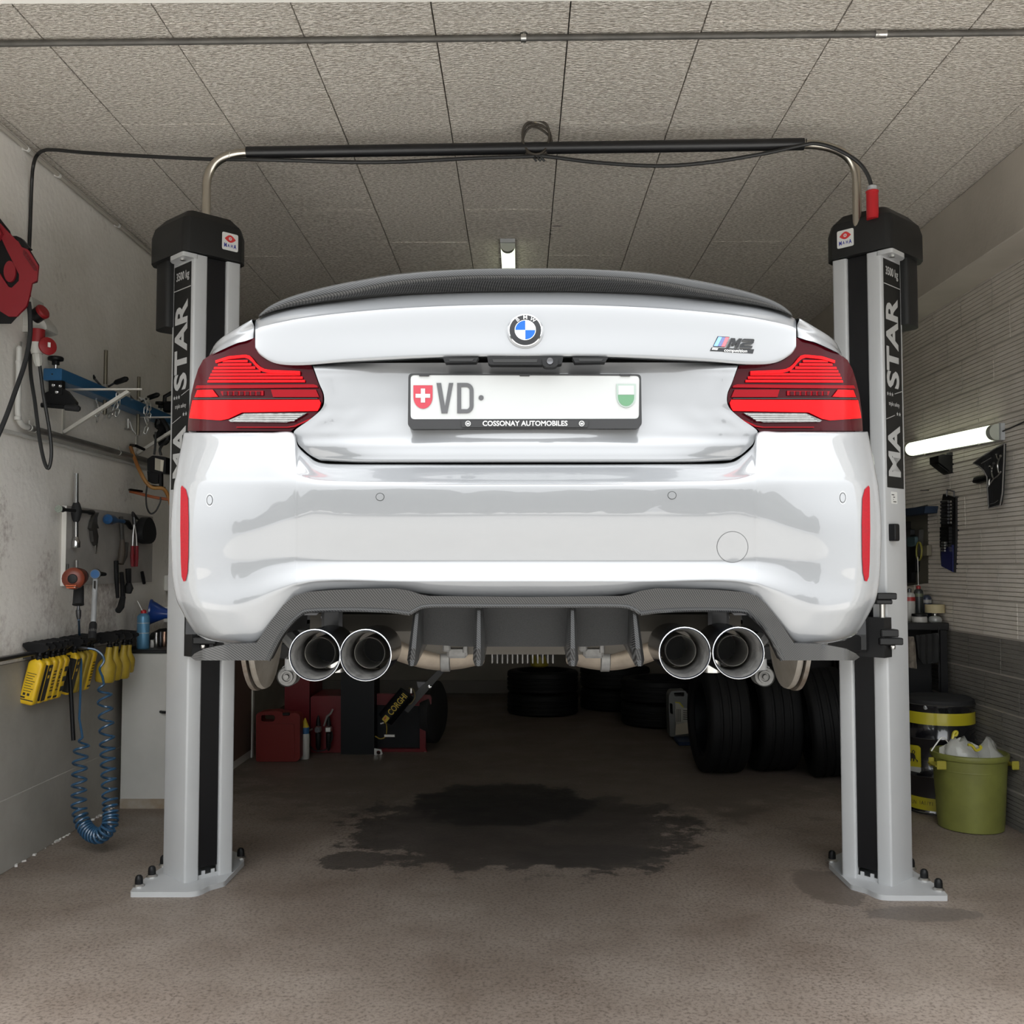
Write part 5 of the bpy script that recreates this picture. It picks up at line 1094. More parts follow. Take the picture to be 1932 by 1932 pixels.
for s in (-1, 1): q = part('shank', M_steel, pz, ('tube', [tp(253.5, 985, .02), tp(254 + s * 3, 1010, .02), tp(254 + s * 4, 1032, .02)], .006, 8)); part('handle', mat('plier_red', (.22, .012, .02), .4), pz, ('tube', [tp(254 + s * 4, 1030, .02), tp(253.5 + s * 4, 1050, .02), tp(253.5 + s * 3.5, 1069, .02)], [.0105, .0125, .010], 10))
tool('polishing_pad', [(282 + 13 * cos(t) + 1.5 * sin(2 * t), 1001 + 25 * sin(t)) for t in [i * pi / 12 for i in range(24)]], .045, .045, M_rubber, 'black oval pad hanging right of the pliers', 'pad')
# impact wrench and torque wrench on the lower edge
IW = thing('impact_wrench', tp(150, 1140, .1), 'orange and black air impact wrench hanging from the tool board', 'impact wrench')
M_org = mat('wrench_orange', (.18, .034, .013), .4, col2=(.11, .022, .012), nscale=12)
o0, o1 = tp(137, 1092, .17), tp(160, 1085, .10); d = (o1 - o0)
MB().lathe([(.020, -.004), (.040, .0), (.052, .012), (.054, .04), (.050, .085), (.046, .13), (.036, .15)], o0, d, 20).build('housing', M_org, IW)
MB().lathe([(.014, -.010), (.021, -.008), (.024, -.002), (.024, .003)], o0, d, 16).build('rear_cap', M_black, IW); dn = d.normalized()
MB().lathe([(.040, .135), (.042, .15), (.040, .19), (.026, .205), (.012, .21), (.012, .235)], o0, d, 18).build('nose', mat('nose_black', (.02, .02, .024), .4), IW)
h0, h1 = tp(149, 1105, .14), tp(147.5, 1141, .15); MB().tube([h0, h0.lerp(h1, .2), h0.lerp(h1, .9), h1], [.022, .024, .026, .028], 14).build('handle', M_rubber, IW)
MB().tube([tp(149, 1088, .19), tp(155, 1100, .19), tp(150, 1109, .19), tp(141, 1108, .19)], .003, 6).build('hanging_loop', M_steel, IW); yv = o0.y
part('vent', mat('vent_orange', (.42, .09, .03), .4), IW, ('box', o0 + V((-.0, -.014, -.032)), (.05, .008, .006)), ('box', o0 + V((-.0, -.014, -.042)), (.045, .008, .006)))
cpl = [tp(148, 1143, .15), tp(148, 1150, .15), tp(148.5, 1168, .15)]; MB().tube([cpl[0], cpl[1], cpl[1].lerp(cpl[2], .1), cpl[1].lerp(cpl[2], .7), cpl[2]], [.006, .009, .013, .012, .008], 12).build('air_coupling', M_dsteel, IW)
part('socket_peg', M_steel, None, ('cyl', tp(144, 1057, .01), tp(144, 1075, .01), .0085, 10), label='short steel peg above the impact wrench', cat='peg'); part('socket_peg', M_dark, None, ('cyl', tp(127.5, 1064, .01), tp(127, 1085, .01), .007, 8), label='dark steel peg left of the impact wrench', cat='peg')
TW = thing('torque_wrench', tp(173, 1204, .1), 'long grey torque wrench with black grip, hanging beside the impact wrench', 'wrench')
t0, t1, t2 = tp(180, 1090, .09), tp(176, 1174, .11), tp(173.5, 1206, .12)
part('shaft', M_grey, TW, ('cyl', t0, t1, .0135, 14)); part('grip', M_rubber, TW, ('tube', [t1, t1.lerp(t2, .1), t2], [.014, .019, .021], 14)); part('ratchet_head', M_dsteel, TW, ('lathe', [(.0, -.018), (.026, -.018), (.028, -.01), (.028, .012), (.0, .014)], tp(180, 1083, .09), (-.3, 1, 0), 18)); part('square_drive', M_black, TW, ('tube', [tp(184, 1083, .08), tp(191, 1083, .07), tp(198, 1083.5, .05)], [.012, .012, .010], 8))
part('scale_window', M_print, TW, ('box', t0.lerp(t1, .22) + V((.004, -.013, 0)), (.010, .004, .07))); part('grip_band', M_white, TW, ('lathe', [(.0195, 0), (.0198, .012), (.0195, .024)], t1.lerp(t2, .45), t2 - t1, 14)); part('head_ring', M_fbl, TW, ('lathe', [(.018, -.0195), (.022, -.0195), (.022, -.017)], tp(180, 1083, .09), (-.3, 1, 0), 18))
# ---- bottle rail
zr = .982; RX = XL + .055
RL = thing('bottle_rail', (RX, 5.4, zr), 'dark rail along the left wall that the spray bottles hang from', 'rail')
part('rail', M_dsteel, RL, ('bx', RX - .02, RX + .02, 4.2, 6.3, zr - .012, zr + .006, .004))
for y in (4.85, 5.42, 5.9): part('rail_bracket', M_dsteel, RL, ('bx', XL, RX, y - .012, y + .012, zr - .03, zr - .012))
M_blab = mat('bottle_label_black', (.016, .015, .013), .45); M_yel2 = mat('bottle_yellow', (.74, .50, .016), .38, col2=(.62, .37, .014), nscale=7)
M_yold = mat('bottle_yellow_old', (.46, .33, .03), .45, col2=(.34, .23, .025), nscale=9)
def bottle(y, kind, label, lean=.23, m=None, sc=1.0, grp='trigger bottles on the left rail', dx=0.0):
    m = m or M_yel2
    nx = RX + .028 + dx; top = V((nx, y, zr - .028)); r = thing('spray_bottle', (nx - .05, y, zr - .25), label, 'spray bottle', grp)
    Rm = Matrix.Rotation(lean, 3, 'Y'); L = lambda p: top + Rm @ (V(p) * sc)
    if kind != 'flask':
        secs = []
        for z, w_, t in ((0, .011, .011), (-.006, .015, .013), (-.014, .030, .021), (-.026, .036, .024), (-.205, .036, .024), (-.213, .034, .022), (-.218, .028, .018)):
            secs.append([L((x_, y_, z)) for x_, y_ in roundp([(-w_, -t), (w_, -t), (w_, t), (-w_, t)], min(w_, t) * .55, 3)])
        k_ = len(secs[0]); b = MB().grid(secs, False, True); b.f += [tuple(range(k_)), tuple((len(secs) - 1) * k_ + i for i in range(k_))[::-1]]; b.build('bottle_body', m, r, ang=40)
        def lab(x0, x1, z0, z1, mm, o=.0006): MB().add([L((x0, -.024 - o, z0)), L((x1, -.024 - o, z0)), L((x1, -.024 - o, z1)), L((x0, -.024 - o, z1))], [(0, 1, 2, 3)]).build('label_print', mm, r, smooth=False)
        def labs(y0, y1, z0, z1, mm, o=.0006): MB().add([L((.036 + o, y0, z0)), L((.036 + o, y1, z0)), L((.036 + o, y1, z1)), L((.036 + o, y0, z1))], [(0, 1, 2, 3)]).build('label_print', mm, r, smooth=False)
        if kind == 'lines':
            for i in range(8): lab(-.024, .020 - .006 * (i % 3), -.072 - i * .012, -.069 - i * .012, M_print)
            lab(-.030, -.008, -.190, -.182, M_print); lab(-.034, .034, -.199, -.194, M_print)
            for x_ in (-.022, -.002): lab(x_, x_ + .012, -.176, -.164, M_print)
        elif kind == 'black': lab(-.0345, .0345, -.205, -.030, M_blab); labs(-.022, .022, -.205, -.030, M_blab); [labs(-.010, .010, -.06 - i * .035, -.045 - i * .035, M_yel2, .001) for i in range(2)]
        elif kind == 'vert':
            labs(-.021, .021, -.205, -.195, M_print); o = L((.0368, 0, -.115)); MB().text('NITRO', o, Rm @ V((0, 0, 1)), Rm @ V((0, -1, 0)), .036, .0003, .02).build('label_print', M_print, r, smooth=False)
        elif kind == 'blocks': [labs(-.021, .021, -.08 - i * .05, -.055 - i * .05, M_blab) for i in range(3)]
        elif kind == 'mixed': [labs(-.018, .012, -.07 - i * .016, -.064 - i * .016, M_print) for i in range(7)]; labs(-.021, .021, -.200, -.190, M_print)
    else:
        MB().lathe([(.013 * sc, 0), (.015 * sc, -.004), (.016 * sc, -.030 * sc), (.022 * sc, -.055 * sc), (.042 * sc, -.085 * sc), (.047 * sc, -.100 * sc), (.047 * sc, -.165 * sc), (.042 * sc, -.174 * sc), (.0, -.175 * sc)], top, Rm @ V((0, 0, 1)), 24, sx=1.0).build('bottle_body', m, r, ang=40)
    hp = lambda p: top + V(p)
    MB().lathe([(.014, -.006), (.015, 0), (.015, .012), (.010, .016), (.009, .036)], top, Rm @ V((0, 0, 1)), 14).build('collar', M_black, r)
    hd = MB(); pr = [(-.075, .060), (-.07, .072), (.030, .066), (.050, .058), (.052, .045), (.030, .030), (.012, .026), (-.012, .030), (-.020, .020), (-.045, .016), (-.050, .034), (-.066, .050)]
    hd.prism([(a, c_) for a, c_ in pr], hp((0, -.009, 0)), X1, Z1, V((0, .018, 0)), .004); hd.build('trigger_head', M_black, r, ang=40)
    MB().tube([hp((-.075, 0, .066)), hp((-.05, 0, .071)), hp((.035, 0, .065))], [.006, .008, .008], 8).build('nozzle_bar', M_black, r)
    return r
for y, k, lb in ((4.856, 'lines', 'yellow spray bottle with printed text, nearest on the rail'), (4.925, 'black', 'second spray bottle on the rail, with black label'), (4.994, 'mixed', 'third spray bottle on the rail, yellow with fine print'), (5.053, 'vert', 'fourth spray bottle on the rail, with tall black letters'), (5.112, 'blocks', 'fifth spray bottle on the rail, with black blocks')): bottle(y, k, lb)
for y, k, lb, m in ((5.239, 'black', 'black-labelled spray bottle behind the black tube', M_yel2), (5.318, 'plain', 'plain yellow spray bottle behind the blue air line', M_yold), (5.382, 'plain', 'plain yellow spray bottle right of the blue air line', M_yold), (5.446, 'mixed', 'bright yellow spray bottle just left of the yellow flasks', M_yel2)): bottle(y, k, lb, m=m)
for y, lb, s, dx in ((5.54, 'nearest yellow flask-shaped spray bottle on the rail', 1.08, .06), (5.61, 'middle yellow flask-shaped spray bottle on the rail', 1.05, .068), (5.69, 'third yellow flask-shaped spray bottle on the rail', 1.05, .082), (5.76, 'farthest yellow flask-shaped spray bottle, next to the blue can', .9, .085)): bottle(y, 'flask', lb, .12, M_yold, s, 'flask bottles on the left rail', dx)
# ---- coiled blue air hose
M_hose = mat('air_hose_blue', (.022, .075, .15), .3, 0, .5)
path = [cpl[2], PY(150, 1200, 5.35), PY(153, 1240, 5.30), PY(152, 1300, 5.25), PY(149, 1370, 5.2)]
cx_ = [PY(156, 1392, 5.18), PY(151, 1440, 5.15), PY(149, 1500, 5.12), PY(150, 1530, 5.10), PY(158, 1556, 5.07), PY(172, 1573, 5.03), PY(190, 1576, 5.0), PY(206, 1560, 5.0), PY(209, 1540, 5.03), PY(207, 1500, 5.07), PY(204, 1440, 5.12), PY(201, 1370, 5.17), PY(196, 1290, 5.22)]
C = spline(cx_, 14); LN = [0]
for a, b_ in zip(C, C[1:]): LN.append(LN[-1] + (b_ - a).length)
hel = []; ph = 0; prev = None; LT_ = LN[-1]
dens = lambda u: 18 if u < .16 else 21 if u < .26 else 34 if u < .33 else 52 if u < .52 else 34 if u < .57 else 20 if u < .78 else 14
nrm = V((0, -1, 0)); st = .0016; s = 0
while s < LT_ - .002:
    i = max(j for j in range(0, len(LN)) if LN[j] <= s); i = min(i, len(C) - 2); t = (s - LN[i]) / max(1e-6, LN[i + 1] - LN[i]); c = C[i].lerp(C[i + 1], t); d = (C[i + 1] - C[i]).normalized()
    nrm = (nrm - d * nrm.dot(d)).normalized(); bn = d.cross(nrm); u = s / LT_
    dph = 2 * pi / 14
    rr = .034 * min(1, s / .03 + .05, (LT_ - s) / .03 + .05)
    hel.append(c + nrm * (rr * cos(ph)) + bn * (rr * sin(ph))); ph += dph; s += 1 / dens(u) / 14
tail = [PY(193, 1276, 5.24), PY(188, 1262, 5.26), PY(196, 1248, 5.28), PY(193, 1236, 5.28), PY(180, 1226, 5.28), PY(165, 1223, 5.27)]
AH = thing('air_hose', (C[70].x, C[70].y, 0), 'blue coiled air hose hanging in a long U beside the left lift post', 'hose')
MB().tube(spline(path, 5)[:-1] + hel + spline(tail, 5), .0062, 7).build('hose', M_hose, AH)
MB().tube([PY(166, 1223, 5.27), PY(160, 1222.5, 5.27), PY(152, 1222, 5.27), PY(140, 1222, 5.27), PY(129, 1224, 5.27)], [.006, .0085, .010, .0095, .007], 10).build('coupling', M_dsteel, AH)
MB().tube([PY(130, 1236, 5.22), PY(133, 1290, 5.22), PY(138.5, 1397, 5.2)], .0105, 12).build('black_tube', M_black, None, label='slim black tube hanging in front of the spray bottles', cat='tube')
# ---- workbench cabinet with things on it
M_cab = mat('cabinet_grey', (.46, .455, .425), .5, col2=(.52, .51, .48), nscale=3)
cbx0, cbx1, cby0, cby1, cbz = -2.30, -1.955, 5.94, 7.5, .885
CB = thing('workbench_cabinet', ((cbx0 + cbx1) / 2, 6.6, 0), 'pale grey workbench cabinet behind the left lift post', 'cabinet')
part('body', M_cab, CB, ('bx', cbx0, cbx1, cby0, cby1, .0, cbz, .004)); part('worktop', M_dkgrey, CB, ('bx', cbx0 - .038, cbx1 + .02, cby0 - .015, cby1, cbz, cbz + .02, .004))
part('plinth', mat('chipped_plinth', (.36, .33, .29), .7, col2=(.25, .19, .13), nscale=6), CB, ('bx', cbx0 + .002, cbx1 - .002, cby0 - .004, cby0 + .01, .0, .055)); part('side_door', mat('brown_side', (.105, .07, .055), .6), CB, ('bx', cbx1, cbx1 + .006, cby0 + .05, cby1 - .03, .06, cbz - .02)); part('door_pull', M_black, CB, ('tube', [PY(303, 1343, cby0 - .002), PY(307, 1344, cby0 - .03), PY(316, 1344, cby0 - .03)], .008, 8)); part('corner_post', M_white, CB, ('bx', cbx1 + .002, cbx1 + .012, cby1 - .02, cby1 + .02, 0, cbz))
ztop = cbz + .02
def on_top(px, Y): p = PY(px, 1200, Y); p.z = ztop; return p
p = on_top(270, 6.02); SC_ = thing('spray_can', p, 'blue spray can with red cap on the workbench', 'spray can')
M_can = mat('can_blue', (.10, .26, .42), .35, .3)
MB().lathe([(.034, 0), (.036, .004), (.036, .185), (.033, .193), (.020, .205), (.018, .206)], p, (0, 0, 1), 24).build('can_body', M_can, SC_); MB().lathe([(.016, .205), (.016, .222), (.010, .226), (.0, .226)], p, (0, 0, 1), 14).build('cap', M_red, SC_)
for i, (z, m) in enumerate(((.165, M_red), (.105, M_red), (.052, M_red))): MB().lathe([(.0363, z), (.0363, z + .012)], p, (0, 0, 1), 10, arc=(R(175), R(215))).build('label_mark', m, SC_)
for z in (.148, .090): MB().lathe([(.0363, z), (.0363, z + .004)], p, (0, 0, 1), 24, cap=False).build('label_line', M_wprint, SC_)
MB().lathe([(.0363, .012), (.0363, .040)], p, (0, 0, 1), 10, arc=(R(180), R(225))).build('label_mark', M_wprint, SC_); part('straw', M_white, SC_, ('cyl', p + V((.0, -.01, .215)), p + V((-.03, -.02, .28)), .003, 6))
p = PY(297, 1155, 6.25); FU = thing('funnel', p, 'blue plastic funnel on its side above the workbench', 'funnel')
MB().lathe([(.075, -.02), (.079, -.018), (.079, -.008), (.070, .0), (.052, .035), (.032, .075), (.028, .10), (.026, .16), (.023, .16)], p + V((-.02, -.03, .0)), (1, .25, -.10), 28, cap=False).build('cone', mat('funnel_blue', (.012, .045, .22), .3, 0, .4), FU); MB().lathe([(.0, .03), (.05, .02), (.074, -.012)], p + V((-.02, -.03, .0)), (1, .25, -.10), 24).build('inner_cone', mat('funnel_blue_inner', (.008, .03, .15), .4), FU)
for i, (px, Y, h, m, lb) in enumerate(((287, 6.1, .045, M_white, 'tiny white pot beside the blue spray can'), (295, 6.15, .085, M_steel, 'steel socket standing right of the white pot'), (303, 6.18, .088, M_dsteel, 'dark steel socket in the middle of the row'), (310, 6.2, .086, mat('copper_socket', (.6, .38, .28), .3, .9), 'copper coloured socket at the end of the row'))):
    p = on_top(px, Y); MB().lathe([(.011, 0), (.012, .002), (.012, h * .6), (.0105, h * .65), (.0105, h), (.007, h), (.007, h * .8), (0, h * .8)], p, (0, 0, 1), 14).build('socket' if i else 'small_pot', m, None, label=lb, cat='socket' if i else 'pot', pivot=p)
part('rag_pile', mat('dark_rag', (.02, .02, .022), .9, bump=.5, bscale=40), None, ('lathe', [(.10, 0), (.11, .02), (.085, .06), (.04, .085), (0, .09)], on_top(312, 6.5), (0, 0, 1), 14), label='dark crumpled rag behind the sockets on the workbench', cat='rag')
WS = thing('wall_outlet', wp(310, 1160, .03), 'white double wall outlet beside the funnel', 'socket'); part('outlet', M_white, WS, ('bx', XL, XL + .04, wp(308, 1160).y, wp(308, 1160).y + .09, wp(308, 1175).z, wp(308, 1145).z, .006)); part('outlet', M_white, WS, ('bx', XL, XL + .04, wp(309, 1100).y, wp(309, 1100).y + .08, wp(309, 1115).z, wp(309, 1085).z, .006))
# ================================================================ right wall and corner
def rp(px, py, off=0.0): return PX(px, py, XR - off)
def rplane(poly, off, m, name, parent, th=.01, step=60, **k): return patch(poly, lambda a, b_: rp(a, b_, off), step, th, V((1, 0, 0))).build(name, m, parent, **k)
# ---- oil drum
dc = V((PY(1774, 1500, 5.97).x, 5.97, 0)); dr = .193
DR = thing('oil_drum', dc, 'black oil drum with yellow bands standing behind the green bin', 'drum')
M_drum = mat('drum_black', (.006, .006, .008), .16, 0, .8); M_dyel = mat('drum_yellow', (.42, .36, .015), .35, 0, .4); M_rim = mat('drum_rim', (.12, .12, .12), .25, .8)
zd = lambda y: 1.4 - (y - 1064) * (5.97 - dr) / 1935
H_ = zd(1329)
MB().lathe([(.18, 0), (dr + .003, .002), (dr + .003, .016), (dr, .022), (dr, .20), (dr + .006, .208), (dr, .216), (dr, .41), (dr + .006, .418), (dr, .426), (dr, H_ - .02), (dr + .003, H_ - .014), (dr + .003, H_), (dr - .01, H_), (dr - .014, H_ - .014), (0, H_ - .012)], dc, (0, 0, 1), 48).build('drum_body', M_drum, DR, ang=40)
for z in (.009, H_ - .002): MB().lathe([(dr + .002, z - .004), (dr + .0055, z), (dr + .002, z + .004)], dc, (0, 0, 1), 48, cap=False).build('drum_rim', M_rim, DR)
MB().lathe([(dr + .001, zd(1367) + .004), (dr + .001, zd(1344) + .002)], dc, (0, 0, 1), 48, cap=False).build('yellow_band', M_dyel, DR); MB().lathe([(dr + .001, zd(1527) + .006), (dr + .001, zd(1504) + .006)], dc, (0, 0, 1), 48, cap=False).build('yellow_band', M_dyel, DR)
def dcyl(px, py, off): # point on the drum mantle
    d = ray(px, py); o = CAM - dc; a = d.x ** 2 + d.y ** 2; b_ = 2 * (o.x * d.x + o.y * d.y); r_ = dr + off; c = o.x ** 2 + o.y ** 2 - r_ * r_; q = b_ * b_ - 4 * a * c
    return CAM + d * ((-b_ - sqrt(max(0, q))) / (2 * a))
def dpoly(L, m, name, off, st=5): return patch(L, lambda a, b_: dcyl(a, b_, off), st).build(name, m, DR, smooth=False)
dpoly(roundp([(1712, 1404), (1733, 1407), (1737, 1411), (1738, 1448), (1712, 1445)], 2), M_dyel, 'drum_label', .0015); dpoly([(1712, 1445), (1738, 1448), (1738, 1455), (1735, 1458), (1712, 1453)], mat('drum_label_white', (.40, .40, .38), .4), 'drum_label', .0015)
dpoly([(1712, 1419), (1718, 1420), (1723, 1421), (1726, 1424), (1728, 1432), (1732, 1435), (1731, 1439), (1728.5, 1434), (1725.5, 1431), (1724.5, 1436.5), (1722.5, 1436.5), (1722.5, 1431), (1720, 1431), (1719.5, 1436), (1717.5, 1436), (1717.5, 1431), (1712, 1430)], M_print, 'dog_emblem', .003, 4)
MB().tube([dcyl(a, b_, .003) for a, b_ in ((1721, 1421), (1721, 1417), (1724, 1415.5), (1726, 1418), (1725, 1422))], .0022, 5).build('dog_emblem', M_print, DR)
o = dcyl(1735, 1516.5, .002); tx = (dcyl(1745, 1518.5, .002) - dcyl(1725, 1514.5, .002)).normalized()
for i, ch in enumerate('UN 1A1/Y1  4'):
    if ch == ' ': continue
    px = 1722 + i * 4.65; c0_ = dcyl(px, 1512.5 + i * .62, .0016); t_ = (dcyl(px + 2, 1513, .0016) - dcyl(px - 2, 1513, .0016)); t_.z = 0; MB().text(ch, c0_, t_.normalized(), Z1, .030, .0003, .0, .8).build('stencil_letter', M_print, DR, smooth=False)
MB().lathe([(.012, 0), (.012, .005), (0, .006)], dcyl(1746, 1335, .0), dcyl(1746, 1335, .1) - dcyl(1746, 1335, 0), 10).build('bung', M_rim, DR)
part('drum_pad', M_rubber, DR, ('lathe', [(.188, H_ - .006), (.192, H_ + .004), (.190, H_ + .022), (.170, H_ + .034), (.0, H_ + .038)], dc, (0, 0, 1), 40))
# ---- green waste bin with bags
bcn = V((2.40, 5.565, 0)); BN = thing('waste_bin', bcn, 'olive green plastic bin full of clear bags by the right wall', 'bin')
M_bin = mat('bin_olive', (.19, .20, .045), .45, 0, .1, col2=(.145, .15, .035), nscale=6)
zb = lambda y: 1.4 - (y - 1064) * 5.38 / 1935
hb = zb(1425)
MB().lathe([(.150, 0), (.168, .004), (.171, .03), (.190, hb - .05), (.192, hb - .03), (.199, hb - .026), (.203, hb - .012), (.201, hb), (.192, hb + .003), (.187, hb - .01), (.17, .10), (0, .08)], bcn, (0, 0, 1), 44, sx=.97).build('bin_body', M_bin, BN, ang=40)
MB().lathe([(.1865, hb - .09), (.1880, hb - .088), (.1885, hb - .082), (.1870, hb - .078)], bcn, (0, 0, 1), 44, sx=.97, cap=False).build('bin_rib', M_bin, BN)
for sg in (-1, 1): part('bin_handle', mat('handle_yellow', (.30, .26, .03), .45), BN, ('box', bcn + V((sg * .205, -.06, hb - .055)), (.045, .11, .012), None, .004), ('box', bcn + V((sg * .196, -.115, hb - .05)), (.05, .012, .045), None, .004), ('box', bcn + V((sg * .205, -.005, hb - .05)), (.03, .012, .045), None, .004))
M_bag = mat('clear_bag', (.62, .62, .58), .18, 0, .3, alpha=.55, bump=.8, bscale=26)
def bag(c, r, h, seed, name, m, sx=1.0):
    rn = random.Random(seed); rings = []; n = 16; ph = [rn.uniform(0, 6) for _ in range(5)]
    for j in range(7):
        t = j / 6; rr = r * (1 - .65 * t ** 1.6)
        rings.append([V(c) + V((sx * rr * (1 + .22 * sin(3 * a + ph[0] + t * 3) + .15 * sin(5 * a + ph[1]) + .1 * rn.uniform(-1, 1)) * cos(a), rr * (1 + .22 * sin(2 * a + ph[2] + t * 2) + .12 * rn.uniform(-1, 1)) * sin(a), h * t * (1 + .25 * sin(a * 2 + ph[3])) - .02)) for a in [k * 2 * pi / n for k in range(n)]])
    b = MB().grid(rings, False, True); b.f.append(tuple(6 * n + i for i in range(n))); return b.build(name, m, None, ang=60)
for i, (dx, dy, r, h, lb) in enumerate(((-.065, -.03, .10, .10, 'crumpled clear plastic bag at the left of the bin'), (.085, -.03, .085, .095, 'crumpled clear plastic bag at the right of the bin'), (.01, .08, .10, .06, 'flattened clear plastic bag at the back of the bin'))): tag(bag(bcn + V((dx, dy, hb - .015)), r, h, i + 4, 'plastic_bag', M_bag), lb, 'plastic bag')
sh = MB().grid(surf([[PY(1772 + 8 * i, 1427 - 3 * j - (9 * j * (1 - abs(i - 5) / 7)), 5.50 + .02 * j + .01 * ((i * 7) % 3)) for i in range(0, 11)] for j in range(0, 4)], 3, 3)); sh.build('plastic_sheet', mat('white_sheet', (.55, .55, .51), .35, alpha=.85), None, label='whitish plastic sheet curling out of the green bin', cat='plastic sheet')
for pts, nm, lb in (([(1797, 1394), (1800, 1382), (1806, 1381), (1804, 1387), (1799, 1388)], 'yellow_wrapper', 'small yellow wrapper on top of the bags in the bin'), ([(1826, 1405), (1834, 1407), (1842, 1416), (1851, 1411), (1848, 1407)], 'yellow_strap', 'yellow strap lying across the bags in the bin')): MB().tube(spline([PY(a, b_, 5.42) for a, b_ in pts], 4), .0075, 6).build(nm, M_dyel, None, label=lb, cat='wrapper')
MB().tube(spline([PY(1757, 1417, 5.40), PY(1766, 1404, 5.40), PY(1775, 1393, 5.41), PY(1782, 1393, 5.42), PY(1788, 1400, 5.45)], 5), .0035, 6).build('white_cord', M_white, None, label='white cord hanging over the rim of the green bin', cat='cord')
# ---- black bench with rags and cans
M_bench = mat('bench_black', (.008, .008, .009), .35)
by = 6.24; bz = 1.4 - (1174 - 1064) * by / 1935; bx1_ = PY(1791, 1200, by).x; bx0_ = 2.25
BE = thing('black_bench', ((bx0_ + bx1_) / 2, by + .3, 0), 'black workbench in the corner behind the oil drum', 'workbench')
part('bench_top', M_bench, BE, ('bx', bx0_, bx1_, by, by + .9, bz - .045, bz, .004)); part('bench_body', M_bench, BE, ('bx', bx0_ + .05, bx1_ - .06, by + .12, by + .88, .05, bz - .045, .004)); part('bench_leg', M_bench, BE, ('bx', bx1_ - .05, bx1_ - .01, by + .01, by + .05, 0, bz - .045)); part('bench_leg', M_bench, BE, ('bx', bx0_ + .01, bx0_ + .05, by + .01, by + .05, 0, bz - .045)); part('bench_edge', M_dsteel, BE, ('cyl', PY(1771, 1182, by - .003), PY(1772, 1300, by - .003), .002, 6))
def drape(poly, Y, m, name, lb): return patch(poly, lambda a, b_: PY(a, b_, Y - .012 * sin(a * .55) - .006 * sin(b_ * .2)), 4, .008).build(name, m, None, label=lb, cat='rag', ang=60)
drape([(1706, 1201), (1724, 1201), (1727, 1215), (1730, 1262), (1710, 1259), (1706, 1240)], by - .02, mat('rag_grey', (.23, .20, .16), .9, col2=(.12, .10, .085), nscale=22), 'grey_rag', 'stained grey rag hanging on the black bench'); drape([(1728, 1199), (1770, 1194), (1773, 1215), (1772, 1250), (1742, 1253), (1733, 1240)], by - .02, mat('rag_dark', (.02, .02, .02), .9), 'dark_rag', 'dark cloth hanging on the black bench front')
def can(px, pyb, Y, r, h, m, name, lb, cat, extra=()):
    p = PY(px, pyb, Y); p.z = bz; o = thing(name, p, lb, cat); MB().lathe([(r * .96, 0), (r, .003), (r, h - .012), (r * .85, h), (r * .5, h + .008)], p, (0, 0, 1), 22).build('body', m, o)
    for nm, pr, mm in extra: MB().lathe(pr, p, (0, 0, 1), 20).build(nm, mm, o)
    return o
M_cw = mat('can_white', (.36, .35, .33), .35); M_cr = mat('can_red', (.30, .02, .02), .35); M_jar = mat('clear_jar', (.30, .30, .29), .1, 0, 1)
can(1717, 1172, 6.42, .033, .17, M_cw, 'spray_can', 'white and red spray can at the left of the black bench', 'spray can', [('can_band', [(.0335, .125), (.0335, .150)], M_cr), ('can_cap', [(.012, .175), (.012, .20), (.0, .205)], M_dsteel)])
can(1734, 1172, 6.48, .028, .19, mat('can_dark', (.03, .035, .035), .3), 'spray_can', 'dark spray can with red nozzle and long straw on the bench', 'spray can', [('can_cap', [(.013, .195), (.013, .215), (.0, .222)], M_cr), ('can_band', [(.0285, .15), (.0285, .17)], mat('can_green', (.12, .14, .09), .4)), ('straw', [(.002, .21), (.002, .40)], M_white)])
can(1749, 1172, 6.52, .030, .15, mat('can_blue_dark', (.03, .04, .07), .3), 'spray_can', 'blue-black spray can behind the tape roll', 'spray can', [('can_band', [(.0305, .11), (.0305, .13)], M_cw)])
can(1735, 1172, 6.30, .045, .040, M_cw, 'round_pot', 'low white pot with black rim in front of the spray cans', 'pot', [('pot_rim', [(.0455, .036), (.046, .050), (.043, .052)], M_black)])
can(1764, 1172, 6.34, .042, .030, M_jar, 'clear_jar', 'small clear jar under the tape roll', 'jar', [('jar_core', [(.010, .0), (.010, .05), (.018, .055)], M_steel)])
p = PY(1764, 1157, 6.34); p.z = bz + .056; MB().lathe([(.040, 0), (.058, 0), (.058, .050), (.040, .050)], p, (0, 0, 1), 32, True).build('tape_roll', mat('masking_tape', (.40, .34, .20), .6), None, label='cream masking tape roll on top of the clear jar', cat='tape roll')
# ---- tool panel above the bench with hanging tools
TP2 = thing('pegboard', PY(1725, 1105, 6.9), 'dark pegboard with hanging tools above the black bench', 'pegboard')
xp = XR - .02; pn = mat('panel_olive', (.10, .092, .07), .6)
rplane([(1680, 968), (1750, 952), (1751, 1100), (1680, 1110)], .018, pn, 'panel', TP2, .016)
rplane([(1690, 962), (1746, 955), (1744, 968), (1690, 975)], .10, mat('shelf_dark_blue', (.015, .03, .06), .5), 'panel_shelf', TP2, .08)
for a, y0, y1, w_, m, nm in ((1712, 1000, 1060, 6, M_dsteel, 'hanging_tool'), (1722, 1010, 1080, 7, M_black, 'hanging_tool'), (1704, 985, 1100, 6, M_black, 'hanging_tool'), (1730, 1000, 1050, 4, M_dark, 'hanging_tool'), (1716, 1055, 1100, 5, M_black, 'hanging_tool')): rplane(roundp([(a - w_, y0), (a + w_, y0 - 2), (a + w_ * .6, y1), (a - w_ * .7, y1)], 3), .05, m, nm, TP2, .03)
